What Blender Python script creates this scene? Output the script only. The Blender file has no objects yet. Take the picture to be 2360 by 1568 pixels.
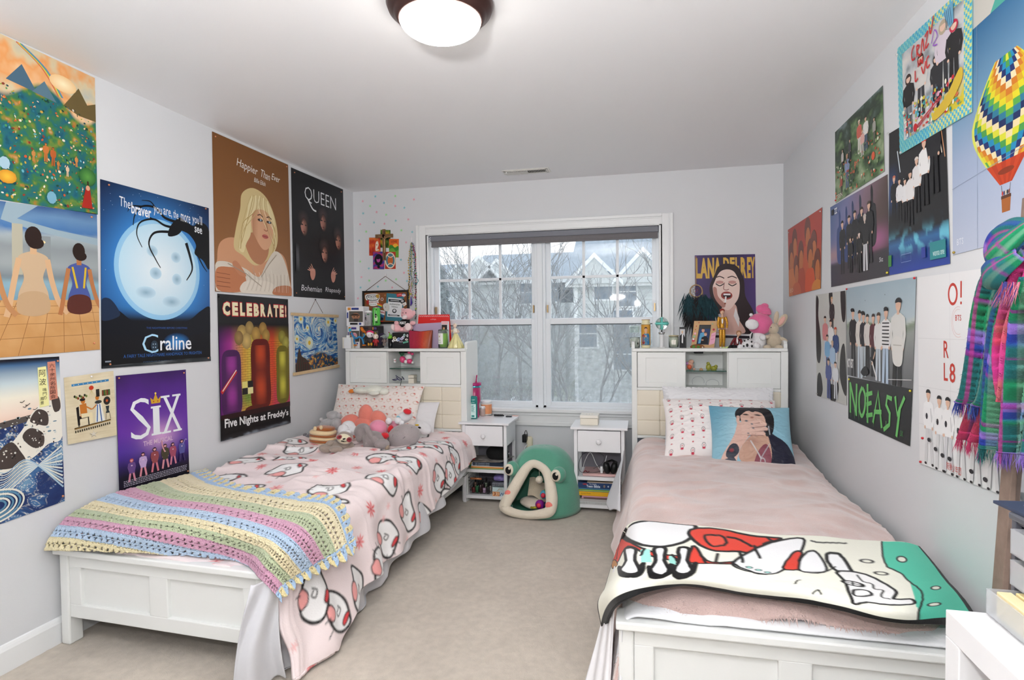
import bpy,bmesh,math,random
import numpy as np
from mathutils import Vector,Matrix,noise
from mathutils.geometry import tessellate_polygon
random.seed(7);np.random.seed(7)
SC=bpy.context.scene
COL=SC.collection
R=math.radians
CL=Vector((2.3835,-4.5012,1.3078));YAW,PITCH,ROLL,F=.2225,.0269,-.0106,1332.19
_c,_s=math.cos(YAW),math.sin(YAW)
_fw,_rt=Vector((-_s,_c,0)),Vector((_c,_s,0))
_f3=_fw*math.cos(PITCH)+Vector((0,0,-math.sin(PITCH)));_up=_fw*math.sin(PITCH)+Vector((0,0,math.cos(PITCH)))
_r2=_rt*math.cos(ROLL)+_up*math.sin(ROLL);_u2=-_rt*math.sin(ROLL)+_up*math.cos(ROLL)
cam=bpy.data.objects.new('camera',bpy.data.cameras.new('camera'));COL.objects.link(cam)
cam.matrix_world=Matrix((( _r2.x,_u2.x,-_f3.x,CL.x),(_r2.y,_u2.y,-_f3.y,CL.y),(_r2.z,_u2.z,-_f3.z,CL.z),(0,0,0,1)))
cam.data.sensor_width=36;cam.data.lens=F/2360*36;cam.data.clip_start=.05;cam.data.clip_end=500
SC.camera=cam
SC.view_settings.view_transform='Standard';SC.view_settings.look='None'
SC.view_settings.exposure=0.56;SC.view_settings.gamma=1;SC.view_settings.use_curve_mapping=False
W=bpy.data.worlds.new('overcast_sky');SC.world=W;W.use_nodes=True
nt=W.node_tree;bg=nt.nodes['Background']
tc=nt.nodes.new('ShaderNodeTexCoord');sp=nt.nodes.new('ShaderNodeSeparateXYZ');cr=nt.nodes.new('ShaderNodeValToRGB')
nt.links.new(tc.outputs['Generated'],sp.inputs[0]);nt.links.new(sp.outputs['Z'],cr.inputs[0]);nt.links.new(cr.outputs[0],bg.inputs[0])
cr.color_ramp.elements[0].color=(.93,.90,.88,1);cr.color_ramp.elements[1].position=.5;cr.color_ramp.elements[1].color=(.84,.91,1,1)
bg.inputs[1].default_value=1.35
def light(name,kind,loc,energy,color=(1,1,1),size=.3,rot=(0,0,0),**k):
    l=bpy.data.lights.new(name,kind);l.energy=energy;l.color=color
    if kind=='AREA':l.size=size;l.shape='DISK'
    elif kind=='POINT':l.shadow_soft_size=size
    o=bpy.data.objects.new(name,l);o.location=loc;o.rotation_euler=rot;COL.objects.link(o);return o
light('camera_flash_bounced','AREA',(2.0,-4.55,1.72),56,(1,.985,.97),.22,(R(158),0,R(8)))
light('camera_flash_direct','AREA',(2.3,-4.62,1.62),9,(1,.99,.98),.07,(R(82),0,R(12)))
ORG={}
def lin(h):
    if not isinstance(h,str):return tuple(h)[:3]
    h=h.lstrip('#');o=[]
    for i in (0,2,4):
        v=int(h[i:i+2],16)/255;o.append(v/12.92 if v <= .04045 else ((v+.055)/1.055)**2.4)
    return tuple(o)
def mixc(a,b,t):a,b=lin(a),lin(b);return tuple(a[i]*(1-t)+b[i]*t for i in range(3))
MATS={}
def mat(name,color=None,rough=.6,metal=0,bump=None,var=0,vscale=6,sheen=0,coat=0,emit=None,trans=0,alpha=1,spec=.5,sub=0,ior=1.45):
    if name in MATS:return MATS[name]
    m=bpy.data.materials.new(name);m.use_nodes=True;n=m.node_tree;b=n.nodes['Principled BSDF']
    b.inputs['Roughness'].default_value=rough;b.inputs['Metallic'].default_value=metal
    b.inputs['Specular IOR Level'].default_value=spec;b.inputs['IOR'].default_value=ior
    tx=n.nodes.new('ShaderNodeTexCoord')
    if color is None:
        a=n.nodes.new('ShaderNodeVertexColor');a.layer_name='Col';src=a.outputs['Color']
    else:
        a=n.nodes.new('ShaderNodeRGB');a.outputs[0].default_value=(*lin(color),1);src=a.outputs[0]
    if var:
        nz=n.nodes.new('ShaderNodeTexNoise');nz.inputs['Scale'].default_value=vscale;nz.inputs['Detail'].default_value=6
        n.links.new(tx.outputs['Object'],nz.inputs['Vector'])
        mr=n.nodes.new('ShaderNodeMapRange');mr.inputs[1].default_value=.3;mr.inputs[2].default_value=.7;mr.inputs[3].default_value=1-var;mr.inputs[4].default_value=1+var*.6
        n.links.new(nz.outputs['Fac'],mr.inputs[0])
        mx=n.nodes.new('ShaderNodeMix');mx.data_type='RGBA';mx.blend_type='MULTIPLY';mx.inputs[0].default_value=1
        n.links.new(src,mx.inputs[6]);n.links.new(mr.outputs[0],mx.inputs[7]);src=mx.outputs[2]
    n.links.new(src,b.inputs['Base Color'])
    if bump:
        for k,(sc,st,kind) in enumerate(bump if isinstance(bump,list) else [bump]):
            t=n.nodes.new('ShaderNodeTexNoise' if kind=='n' else ('ShaderNodeTexVoronoi' if kind=='v' else 'ShaderNodeTexWave'))
            t.inputs['Scale'].default_value=sc
            if kind=='n':t.inputs['Detail'].default_value=4
            n.links.new(tx.outputs['Object'],t.inputs['Vector'])
            bp=n.nodes.new('ShaderNodeBump');bp.inputs['Strength'].default_value=st;bp.inputs['Distance'].default_value=.006
            n.links.new(t.outputs[0],bp.inputs['Height'])
            if k:n.links.new(prev.outputs[0],bp.inputs['Normal'])
            prev=bp
        n.links.new(prev.outputs[0],b.inputs['Normal'])
    if sheen:b.inputs['Sheen Weight'].default_value=sheen;b.inputs['Sheen Roughness'].default_value=.5
    if coat:b.inputs['Coat Weight'].default_value=coat;b.inputs['Coat Roughness'].default_value=.08
    if trans:b.inputs['Transmission Weight'].default_value=trans
    if emit:b.inputs['Emission Color'].default_value=(*lin(emit[0]),1);b.inputs['Emission Strength'].default_value=emit[1]
    if alpha<1:b.inputs['Alpha'].default_value=alpha
    MATS[name]=m;return m
def hazy(name,color,fac,gloss=.0,rough=.02):
    """thin sheet: mostly see-through, a little dirt and a little mirror"""
    m=bpy.data.materials.new(name);m.use_nodes=True;n=m.node_tree;out=n.nodes['Material Output'];n.nodes.remove(n.nodes['Principled BSDF'])
    t=n.nodes.new('ShaderNodeBsdfTransparent');d=n.nodes.new('ShaderNodeBsdfDiffuse');d.inputs[0].default_value=(*lin(color),1)
    tl=n.nodes.new('ShaderNodeBsdfTranslucent');tl.inputs[0].default_value=(*lin(color),1)
    g=n.nodes.new('ShaderNodeBsdfGlossy');g.inputs['Roughness'].default_value=rough
    ms=n.nodes.new('ShaderNodeMixShader');ms.inputs[0].default_value=.5;n.links.new(d.outputs[0],ms.inputs[1]);n.links.new(tl.outputs[0],ms.inputs[2])
    a=n.nodes.new('ShaderNodeMixShader');b=n.nodes.new('ShaderNodeMixShader')
    nz=n.nodes.new('ShaderNodeTexNoise');nz.inputs['Scale'].default_value=26;nz.inputs['Detail'].default_value=12
    mr=n.nodes.new('ShaderNodeMapRange');mr.inputs[1].default_value=.35;mr.inputs[2].default_value=.7;mr.inputs[3].default_value=fac*.45;mr.inputs[4].default_value=fac*1.6
    tx=n.nodes.new('ShaderNodeTexCoord');n.links.new(tx.outputs['Object'],nz.inputs['Vector']);n.links.new(nz.outputs['Fac'],mr.inputs[0])
    n.links.new(mr.outputs[0],a.inputs[0]);n.links.new(t.outputs[0],a.inputs[1]);n.links.new(ms.outputs[0],a.inputs[2])
    b.inputs[0].default_value=gloss;n.links.new(a.outputs[0],b.inputs[1]);n.links.new(g.outputs[0],b.inputs[2]);n.links.new(b.outputs[0],out.inputs[0])
    return m
def tag(o,label=None,cat=None,group=None,kind=None):
    if label:o['label']=label
    if cat:o['category']=cat
    if group:o['group']=group
    if kind:o['kind']=kind
    return o
def thing(name,loc,label,cat,group=None,kind=None):
    o=bpy.data.objects.new(name,None);o.empty_display_size=.05;o.location=loc;COL.objects.link(o);ORG[o.name]=Vector(loc)
    return tag(o,label,cat,group,kind)
def rotm(rx=0,ry=0,rz=0):return Matrix.Rotation(R(rz),4,'Z') @ Matrix.Rotation(R(ry),4,'Y') @ Matrix.Rotation(R(rx),4,'X')
def at(loc,rx=0,ry=0,rz=0,s=1):return Matrix.Translation(loc) @ rotm(rx,ry,rz) @ Matrix.Scale(s,4)
class MB:
    def __init__(s,M=None):s.v=[];s.f=[];s.c=[];s.sm=[];s.hc=False;s.M=M or Matrix()
    def add(s,vs,fs,col=None,smooth=False,M=None):
        o=len(s.v);MM=s.M @ M if M is not None else s.M
        s.v+=[tuple(MM @ Vector(p)) for p in vs]
        c=lin(col) if (col is not None and not isinstance(col,list)) else None
        for i,f in enumerate(fs):
            s.f.append(tuple(k+o for k in f));s.sm.append(smooth)
            if isinstance(col,list):s.c.append([col[k] for k in f]);s.hc=True
            else:s.c.append(c)
        if c:s.hc=True
        return s
    def box(s,x0,x1,y0,y1,z0,z1,col=None,M=None):
        v=[(x,y,z) for z in (z0,z1) for y in (y0,y1) for x in (x0,x1)]
        return s.add(v,[(0,2,3,1),(4,5,7,6),(0,1,5,4),(2,6,7,3),(0,4,6,2),(1,3,7,5)],col,False,M)
    def rbox(s,c,d,r=.01,col=None,M=None,n=3,puff=0):
        """rounded box, centre c, size d; puff swells it like a cushion"""
        N=2*n+2;pts={};vs=[];fs=[]
        hx=[d[k]/2 for k in range(3)]
        def g(k,i):
            if i <= n:t=-hx[k]+min(r,hx[k])*(1-math.cos(i/n*math.pi/2)) if n else -hx[k];return -hx[k]+min(r,hx[k])*(i/n)
            return hx[k]-min(r,hx[k])*((N-1-i)/n)
        def vid(i,j,k):
            key=(i,j,k)
            if key not in pts:
                p=Vector((g(0,i),g(1,j),g(2,k)));q=Vector([max(-hx[a]+min(r,hx[a]),min(hx[a]-min(r,hx[a]),p[a])) for a in range(3)])
                e=p-q
                if e.length>1e-9:p=q+e.normalized()*min(r,min(hx))
                pts[key]=len(vs);vs.append(tuple(Vector(c)+p))
            return pts[key]
        for a in range(N-1):
            for b in range(N-1):
                for e in (0,N-1):
                    q=[(e,a,b),(e,a+1,b),(e,a+1,b+1),(e,a,b+1)];q2=[(a,e,b),(a,e,b+1),(a+1,e,b+1),(a+1,e,b)];q3=[(a,b,e),(a+1,b,e),(a+1,b+1,e),(a,b+1,e)]
                    for qq in (q,q2,q3):
                        ids=[vid(*t) for t in qq];fs.append(ids if e else ids[::-1])
        return s.add(vs,fs,col,True,M)
    def ring(s,path,rads,n=8,col=None,caps=True,smooth=True,M=None):
        """tube through path points with radii"""
        P=[Vector(p) for p in path];m=len(P)
        if not hasattr(rads,'__len__'):rads=[rads]*m
        vs=[];fs=[];up=Vector((0,0,1));prev=None
        for i in range(m):
            t=(P[min(i+1,m-1)]-P[max(i-1,0)]);
            if t.length<1e-9:t=Vector((0,0,1))
            t.normalize()
            if prev is None:a=t.cross(up if abs(t.z)<.95 else Vector((1,0,0))).normalized()
            else:a=(prev-t*prev.dot(t)).normalized()
            prev=a;b=t.cross(a)
            for k in range(n):th=2*math.pi*k/n;vs.append(P[i]+(a*math.cos(th)+b*math.sin(th))*rads[i])
        for i in range(m-1):
            for k in range(n):k2=(k+1) % n;fs.append((i*n+k,i*n+k2,(i+1)*n+k2,(i+1)*n+k))
        if caps:fs.append(tuple(range(n))[::-1]);fs.append(tuple((m-1)*n+k for k in range(n)))
        return s.add(vs,fs,col,smooth,M)
    def cyl(s,c,r,z0,z1,n=20,col=None,r2=None,M=None,smooth=True):
        s.lathe([(0,z0),(r,z0),(r if r2 is None else r2,z1),(0,z1)],n,(c[0],c[1],c[2] if len(c)>2 else 0),col,M,smooth);return s
    def lathe(s,prof,n=24,c=(0,0,0),col=None,M=None,smooth=True):
        vs=[];fs=[];m=len(prof);cols=None
        if isinstance(col,list):cols=[]
        for i,(r,z) in enumerate(prof):
            for k in range(n):
                th=2*math.pi*k/n;vs.append((c[0]+r*math.cos(th),c[1]+r*math.sin(th),c[2]+z))
                if cols is not None:cols.append(lin(col[i]))
        for i in range(m-1):
            for k in range(n):
                k2=(k+1) % n;q=(i*n+k,i*n+k2,(i+1)*n+k2,(i+1)*n+k)
                if prof[i][0]<1e-7:q=(i*n,(i+1)*n+k2,(i+1)*n+k)
                elif prof[i+1][0]<1e-7:q=(i*n+k,i*n+k2,(i+1)*n)
                fs.append(q)
        return s.add(vs,fs,cols if cols is not None else col,smooth,M)
    def ball(s,c,r,rot=(0,0,0),col=None,nu=16,nv=10,e=1,M=None,zc=None,lump=0):
        """ellipsoid; e<1 boxier; zc=[(lat_from,colour)...] bands"""
        if not hasattr(r,'__len__'):r=(r,r,r)
        T=Matrix.Translation(c) @ rotm(*rot);vs=[];fs=[];sg=lambda x:math.copysign(abs(x)**e,x)
        for i in range(nv+1):
            ph=-math.pi/2+math.pi*i/nv
            for k in range(nu):
                th=2*math.pi*k/nu;p=Vector((sg(math.cos(ph))*sg(math.cos(th))*r[0],sg(math.cos(ph))*sg(math.sin(th))*r[1],sg(math.sin(ph))*r[2]))
                if lump:p*=1+lump*noise.noise(p*(1.5/max(r))+Vector(c)*7)
                vs.append(T @ p)
        for i in range(nv):
            for k in range(nu):
                k2=(k+1) % nu
                if i==0:fs.append((0,(i+1)*nu+k2,(i+1)*nu+k))
                elif i==nv-1:fs.append((i*nu+k,i*nu+k2,nv*nu))
                else:fs.append((i*nu+k,i*nu+k2,(i+1)*nu+k2,(i+1)*nu+k))
        return s.add(vs,fs,col,True,M)
    def prism(s,poly,z0,z1,col=None,M=None,smooth=False):
        n=len(poly);tr=tessellate_polygon([[Vector((p[0],p[1],0)) for p in poly]])
        ar=sum(poly[i][0]*poly[(i+1) % n][1]-poly[(i+1) % n][0]*poly[i][1] for i in range(n))
        vs=[(p[0],p[1],z) for z in (z0,z1) for p in poly];fs=[]
        for t in tr:
            a,b,c=[poly[i] for i in t];w=(b[0]-a[0])*(c[1]-a[1])-(b[1]-a[1])*(c[0]-a[0]);t=t if w>0 else t[::-1]
            fs.append(tuple(i+n for i in t));fs.append(tuple(t[::-1]))
        for i in range(n):
            j=(i+1) % n;q=(i,j,j+n,i+n);fs.append(q if ar>0 else q[::-1])
        return s.add(vs,fs,col,smooth,M)
    def surf(s,P,col=None,smooth=True,mask=None,M=None):
        """P: array (m,n,3); col: array (m,n,3) or colour; mask (m-1,n-1) keeps faces"""
        P=np.asarray(P,float);m,n=P.shape[:2];vs=[tuple(p) for p in P.reshape(-1,3)];fs=[]
        for i in range(m-1):
            for j in range(n-1):
                if mask is None or mask[i,j]:fs.append((i*n+j,i*n+j+1,(i+1)*n+j+1,(i+1)*n+j))
        c=[tuple(x) for x in np.asarray(col,float).reshape(-1,3)] if hasattr(col,'shape') else col
        return s.add(vs,fs,c,smooth,M)
    def build(s,name,m,parent=None,loc=None,bevel=0,label=None,cat=None,group=None,kind=None,solid=0,sub=0,seg=2):
        V=np.array(s.v,float).reshape(-1,3)
        if loc is None:lo,hi=V.min(0),V.max(0);loc=((lo[0]+hi[0])/2,(lo[1]+hi[1])/2,lo[2])
        me=bpy.data.meshes.new(name);me.from_pydata((V-np.array(loc)).tolist(),[],s.f)
        me.polygons.foreach_set('use_smooth',s.sm)
        if s.hc:
            at_=me.color_attributes.new('Col','FLOAT_COLOR','CORNER');buf=[]
            for f,c in zip(s.f,s.c):
                if c is None:buf+=[.8,.8,.8,1]*len(f)
                elif isinstance(c,list):
                    for q in c:buf+=[q[0],q[1],q[2],1]
                else:buf+=[c[0],c[1],c[2],1]*len(f)
            at_.data.foreach_set('color',buf)
        me.materials.append(m);me.update()
        o=bpy.data.objects.new(name,me);COL.objects.link(o);L=Vector(loc);ORG[o.name]=L
        if parent:o.parent=parent;o.location=L-ORG[parent.name]
        else:o.location=L
        if bevel:
            b=o.modifiers.new('bevel','BEVEL');b.width=bevel;b.segments=seg;b.limit_method='ANGLE';b.angle_limit=R(40);b.harden_normals=False
        if solid:b=o.modifiers.new('solid','SOLIDIFY');b.thickness=solid;b.offset=0
        if sub:b=o.modifiers.new('sub','SUBSURF');b.levels=sub;b.render_levels=sub
        return tag(o,label,cat,group,kind)
def dup(root,d,label=None,rz=0,group=None):
    """copy a thing with its parts and sub-parts, moved by d"""
    def cp(o,par):
        c=o.copy();COL.objects.link(c);c.parent=par
        for ch in list(o.children):cp(ch,c)
        return c
    r=cp(root,None);r.location=root.location+Vector(d);r.rotation_euler.z+=R(rz);ORG[r.name]=Vector(r.location)
    if label:r['label']=label
    if group:r['group']=group
    return r
def px(x,y,ax,val):
    """point of the plane ax=val seen at picture pixel x,y"""
    d=_f3+_r2*((x-1180)/F)-_u2*((y-784)/F);k='xyz'.index(ax);t=(val-CL[k])/d[k];return CL+d*t
_TX={}
FCURVE=None
def text_mesh(s,bold=0,res=2):
    key=(s,bold,res)
    if key in _TX:return _TX[key]
    cu=bpy.data.curves.new('t','FONT');cu.body=s;cu.size=1;cu.offset=bold;cu.resolution_u=res;cu.fill_mode='FRONT'
    o=bpy.data.objects.new('t',cu);COL.objects.link(o);bpy.context.view_layer.update()
    me=bpy.data.meshes.new_from_object(o.evaluated_get(bpy.context.evaluated_depsgraph_get()))
    V=np.array([v.co[:2] for v in me.vertices]).reshape(-1,2);fs=[tuple(p.vertices) for p in me.polygons]
    bpy.data.objects.remove(o);bpy.data.curves.remove(cu);bpy.data.meshes.remove(me)
    if len(V):
        lo,hi=V.min(0),V.max(0);V=(V-lo)/np.maximum(hi-lo,1e-6)
    _TX[key]=(V,fs);return _TX[key]
class Art(MB):
    """draws flat shapes on a surface; coordinates are (x,y) mapped by fn(x,y,lift)"""
    def __init__(s,fn,step=.00006):super().__init__();s.fn=fn;s.z=0;s.step=step
    def put(s,pts,fs,col,hold=False,flip=False):
        if not hold:s.z+=s.step
        return s.add([s.fn(p[0],p[1],s.z) for p in pts],fs,col)
    def poly(s,pts,col,hold=False):
        tr=tessellate_polygon([[Vector((p[0],p[1],0)) for p in pts]]);return s.put(pts,[tuple(t) for t in tr],col,hold)
    def quad(s,x0,y0,x1,y1,col,hold=False):return s.put([(x0,y0),(x1,y0),(x1,y1),(x0,y1)],[(0,1,2,3)],col,hold)
    def ell(s,x,y,rx,ry=None,col='#000000',c2=None,n=20,a0=0,a1=360,rot=0,hold=False):
        ry=rx if ry is None else ry;cr_,sr_=math.cos(R(rot)),math.sin(R(rot));pts=[(x,y)]
        full=a1-a0 >= 360;m=n if full else n+1
        for i in range(m):
            t=R(a0+(a1-a0)*i/n);u,w=rx*math.cos(t),ry*math.sin(t);pts.append((x+u*cr_-w*sr_,y+u*sr_+w*cr_))
        fs=[(0,i+1,(i+1) % m+1 if full else i+2) for i in range(n)]
        if c2 is not None:a,b=lin(c2),lin(col);cl=[a]+[b]*m
        else:cl=col
        return s.put(pts,fs,cl,hold)
    def line(s,pts,w,col,hold=False,taper=None,caps=True):
        if not hold:s.z+=s.step
        n=len(pts);L=[];Rr=[]
        for i in range(n):
            a,b=pts[max(i-1,0)],pts[min(i+1,n-1)];dx,dy=b[0]-a[0],b[1]-a[1];l=math.hypot(dx,dy) or 1
            ww=w/2 if taper is None else w/2*(taper[0]+(taper[1]-taper[0])*i/max(n-1,1))
            L.append((pts[i][0]-dy/l*ww,pts[i][1]+dx/l*ww));Rr.append((pts[i][0]+dy/l*ww,pts[i][1]-dx/l*ww))
        s.put(L+Rr,[(i,i+1,n+i+1,n+i) for i in range(n-1)],col,True);return s
    def curve(s,pts,w,col,k=6,**kw):return s.line(smooth_path(pts,k),w,col,**kw)
    def blob(s,pts,col,k=5,hold=False):return s.poly(smooth_path(pts,k,True),col,hold)
    def text(s,t,quad,col,bold=.0,arc=0,res=2,hold=False):
        """quad: corner points top-left, top-right, bottom-right, bottom-left of the lettering"""
        V,fs=text_mesh(t,bold,res)
        if not len(V):return s
        (ax,ay),(bx,by),(cx,cy),(dx,dy)=quad;pts=[]
        for u,w in V:
            X=(ax*(1-u)+bx*u)*w+(dx*(1-u)+cx*u)*(1-w);Y=(ay*(1-u)+by*u)*w+(dy*(1-u)+cy*u)*(1-w)
            pts.append((X,Y-arc*4*u*(1-u)))
        return s.put(pts,fs,col,hold)
    def field(s,quad,nx,ny,fn,hold=False):
        """smoothly shaded patch; fn(u,v) arrays -> rgb array; v runs down"""
        u,v=np.meshgrid(np.linspace(0,1,nx+1),np.linspace(0,1,ny+1));C=np.clip(fn(u,v),0,1)
        (ax,ay),(bx,by),(cx,cy),(dx,dy)=quad
        X=(ax*(1-u)+bx*u)*(1-v)+(dx*(1-u)+cx*u)*v;Y=(ay*(1-u)+by*u)*(1-v)+(dy*(1-u)+cy*u)*v
        fs=[(j*(nx+1)+i,j*(nx+1)+i+1,(j+1)*(nx+1)+i+1,(j+1)*(nx+1)+i) for j in range(ny) for i in range(nx)]
        return s.put(list(zip(X.ravel(),Y.ravel())),fs,[tuple(c) for c in C.reshape(-1,3)],hold)
def smooth_path(P,k=6,closed=False):
    n=len(P);out=[]
    rng=range(n) if closed else range(n-1)
    for i in rng:
        g=(lambda j:P[j % n]) if closed else (lambda j:P[max(0,min(n-1,j))])
        a,b,c,d=g(i-1),g(i),g(i+1),g(i+2)
        for q in range(k):
            t=q/k;out.append(tuple(.5*((2*b[m])+(-a[m]+c[m])*t+(2*a[m]-5*b[m]+4*c[m]-d[m])*t*t+(-a[m]+3*b[m]-3*c[m]+d[m])*t**3) for m in range(len(b))))
    if not closed:out.append(tuple(P[-1]))
    return out
def vnoise(x,y,seed=0):
    x=np.asarray(x,float);y=np.asarray(y,float);xi=np.floor(x).astype(int);yi=np.floor(y).astype(int);fx=x-xi;fy=y-yi
    fx=fx*fx*(3-2*fx);fy=fy*fy*(3-2*fy)
    def h(a,b):q=(a*374761393+b*668265263+seed*974634777) & 0x7fffffff;q=((q ^ (q >> 13))*1274126177) & 0x7fffffff;return ((q ^ (q >> 16)) & 0xffff)/65535.
    return (h(xi,yi)*(1-fx)+h(xi+1,yi)*fx)*(1-fy)+(h(xi,yi+1)*(1-fx)+h(xi+1,yi+1)*fx)*fy
def fbm(x,y,o=4,seed=0):
    r=0;a=.5;t=0
    for k in range(o):r=r+a*vnoise(x*2**k,y*2**k,seed+k);t+=a;a*=.5
    return r/t
def ramp(t,stops):
    t=np.clip(t,0,1);xs=[q[0] for q in stops];cs=np.array([lin(q[1]) for q in stops]);return np.stack([np.interp(t,xs,cs[:,k]) for k in range(3)],-1)
def lerpc(a,b,t):t=np.asarray(t)[...,None];return a*(1-t)+np.array(lin(b) if isinstance(b,str) else b)*t
# ================================================================== ROOM
H=2.44;WX=3.372;YB=-5.6
M_wall=mat('wall_paint','#dcdee1',.75,bump=(260,.05,'n'),var=.012,vscale=2.5)
M_ceil=mat('ceiling_paint','#eeeef0',.45,bump=(240,.06,'n'),spec=.45)
M_trim=mat('trim_gloss_white','#eef0f1',.32,spec=.5)
M_vinyl=mat('window_vinyl','#e9eef3',.35)
def carpet():
    m=mat('carpet_beige','#cdc2b4',.95,sheen=.25,bump=[(420,.55,'n'),(55,.35,'n'),(9,.25,'n')],var=.10,vscale=26)
    n=m.node_tree;b=n.nodes['Principled BSDF'];src=b.inputs['Base Color'].links[0].from_socket
    tx=n.nodes.new('ShaderNodeTexCoord');nz=n.nodes.new('ShaderNodeTexNoise');nz.inputs['Scale'].default_value=2.2;nz.inputs['Detail'].default_value=7
    n.links.new(tx.outputs['Object'],nz.inputs['Vector']);r=n.nodes.new('ShaderNodeMapRange');r.inputs[1].default_value=.35;r.inputs[2].default_value=.65;r.inputs[3].default_value=.9;r.inputs[4].default_value=1.05
    n.links.new(nz.outputs['Fac'],r.inputs[0]);mx=n.nodes.new('ShaderNodeMix');mx.data_type='RGBA';mx.blend_type='MULTIPLY';mx.inputs[0].default_value=1
    n.links.new(src,mx.inputs[6]);n.links.new(r.outputs[0],mx.inputs[7]);n.links.new(mx.outputs[2],b.inputs['Base Color'])
    return m
u,v=np.meshgrid(np.linspace(-.1,WX+.1,140),np.linspace(YB-.1,.13,230))
P=np.stack([u,v,.006*(fbm(u*30,v*30,3)-.5)],-1)
MB().surf(P).build('floor',carpet(),kind='structure',label='beige cut pile carpet')
MB().box(-.12,WX+.12,YB-.12,.14,H,H+.1).build('ceiling',M_ceil,kind='structure')
MB().box(-.12,0,YB,.14,-.02,H).build('wall_left',M_wall,kind='structure')
MB().box(WX,WX+.12,YB,.14,-.02,H).build('wall_right',M_wall,kind='structure')
MB().box(-.12,WX+.12,YB-.12,YB,-.02,H).build('wall_front',M_wall,kind='structure')
wx0,wx1,wz0,wz1=.655,2.52,.60,2.055
(MB().box(0,wx0,0,.14,-.02,H).box(wx1,WX,0,.14,-.02,H).box(wx0,wx1,0,.14,-.02,wz0).box(wx0,wx1,0,.14,wz1,H)).build('wall_back',M_wall,kind='structure')
def baseboard(name,pts,M):
    prof=[(0,0),(.014,0),(.014,.085),(.010,.097),(.006,.105),(0,.108)]
    mb=MB();(x0,x1)=pts
    vs=[(p[0],x,p[1]) for x in (x0,x1) for p in prof];n=len(prof)
    mb.add(vs,[(i,i+1,n+i+1,n+i) for i in range(n-1)]+[tuple(range(n))[::-1],tuple(range(n,2*n))],M=M)
    mb.build(name,M_trim,kind='structure')
baseboard('baseboard_left',(YB,0),Matrix())
baseboard('baseboard_right',(-YB,0),at((WX,0,0),0,0,180))
baseboard('baseboard_back',(0,WX),Matrix.Rotation(R(-90),4,'Z'))
win=thing('window_1',(1.59,.0,wz0),'wide double window, two sashes side by side, white casing',None,kind='structure')
def casing(x0,x1,z0,z1,horiz):
    mb=MB()
    if horiz:mb.box(x0,x1,-.012,.01,z0,z1).box(x0,x1,-.022,-.012,z1-.022,z1).box(x0,x1,-.017,-.012,z1-.034,z1-.026)
    else:
        o=x0<1.5;a=x0 if o else x1-.022;mb.box(x0,x1,-.012,.01,z0,z1).box(a,a+.022,-.022,-.012,z0,z1).box(a+(.026 if o else -.012),a+(.034 if o else -.004),-.017,-.012,z0,z1)
    return mb
casing(.568,.648,.64,2.128,0).build('casing',M_trim,win,bevel=.003)
casing(2.528,2.608,.64,2.128,0).build('casing',M_trim,win,bevel=.003)
casing(.648,2.528,2.048,2.128,1).build('casing',M_trim,win,bevel=.003)
MB().box(.55,2.626,-.045,.12,.612,.642).build('window_sill',M_trim,win,bevel=.006)
MB().box(.568,2.608,-.016,0,.52,.612).box(.568,2.608,-.026,-.016,.588,.612).box(.568,2.608,-.021,-.016,.505,.535).build('apron',M_trim,win,bevel=.004)
MB().box(wx0-.008,wx0+.012,0,.14,.64,wz1).box(wx1-.012,wx1+.008,0,.14,.64,wz1).box(wx0,wx1,0,.14,wz1-.012,wz1+.008).build('jamb_lining',M_trim,win)
MB().box(1.565,1.608,.035,.14,.64,2.045).build('center_mullion',M_vinyl,win,bevel=.004)
for x0,x1 in ((.667,1.565),(1.608,2.508)):
    MB().box(x0,x0+.022,.05,.14,.64,2.045).box(x1-.022,x1,.05,.14,.64,2.045).box(x0,x1,.05,.14,2.02,2.045).box(x0,x1,.05,.14,.64,.66).build('unit_frame',M_vinyl,win,bevel=.002)
    gx0,gx1=x0+.06,x1-.052
    for nm,z0,z1,y0 in (('upper_sash',1.305,2.03,.088),('lower_sash',.652,1.352,.058)):
        g0,g1=(z0+.05,z1-.045) if nm[0]=='u' else (z0+.05-.02*0-.015,z1-.046)
        fr=MB().box(x0+.018,gx0,y0,y0+.028,z0,z1).box(gx1,x1-.018,y0,y0+.028,z0,z1).box(gx0,gx1,y0,y0+.028,z0,g0).box(gx0,gx1,y0,y0+.028,g1,z1).build(nm,M_vinyl,win,bevel=.003)
        MB().box(gx0-.002,gx1+.002,y0+.012,y0+.016,g0-.002,g1+.002).build('pane',hazy('window_glass','#d3e0ea',.15,.03) if 'window_glass' not in bpy.data.materials else bpy.data.materials['window_glass'],fr)
        if nm[0]=='u':
            w=(gx1-gx0)/3
            for k in (1,2):MB().box(gx0+w*k-.011,gx0+w*k+.011,y0+.006,y0+.022,g0,g1).build('muntin',M_vinyl,fr,bevel=.002)
            MB().box(gx0,gx1,y0+.006,y0+.022,1.668,1.69).build('muntin',M_vinyl,fr,bevel=.002)
        else:
            MB().box(gx0,gx1,y0+.004,y0+.0116,g1-.006,g1).build('gasket',mat('dark_gasket','#3c464b',.6),fr)
            for xx in (gx0-.028,gx1+.014):MB().box(xx,xx+.008,y0-.003,y0+.03,1.40,1.46).box(xx+.002,xx+.006,y0-.006,y0,1.42,1.435).build('sash_stop',mat('brass','#a58b63',.35,.8),fr)
    MB().box(gx0-.02,gx1+.02,.125,.127,.66,1.32).build('insect_screen',hazy('insect_screen_mesh','#a6aaab',.32),win)
bl=thing('roller_blind',(1.59,.02,1.95),'grey fabric roller blind rolled up at the top of the window','blind')
MB().box(.672,2.503,.0,.045,1.995,2.04).build('cassette',mat('blind_cassette','#7b7d86',.6),bl,bevel=.006)
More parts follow.
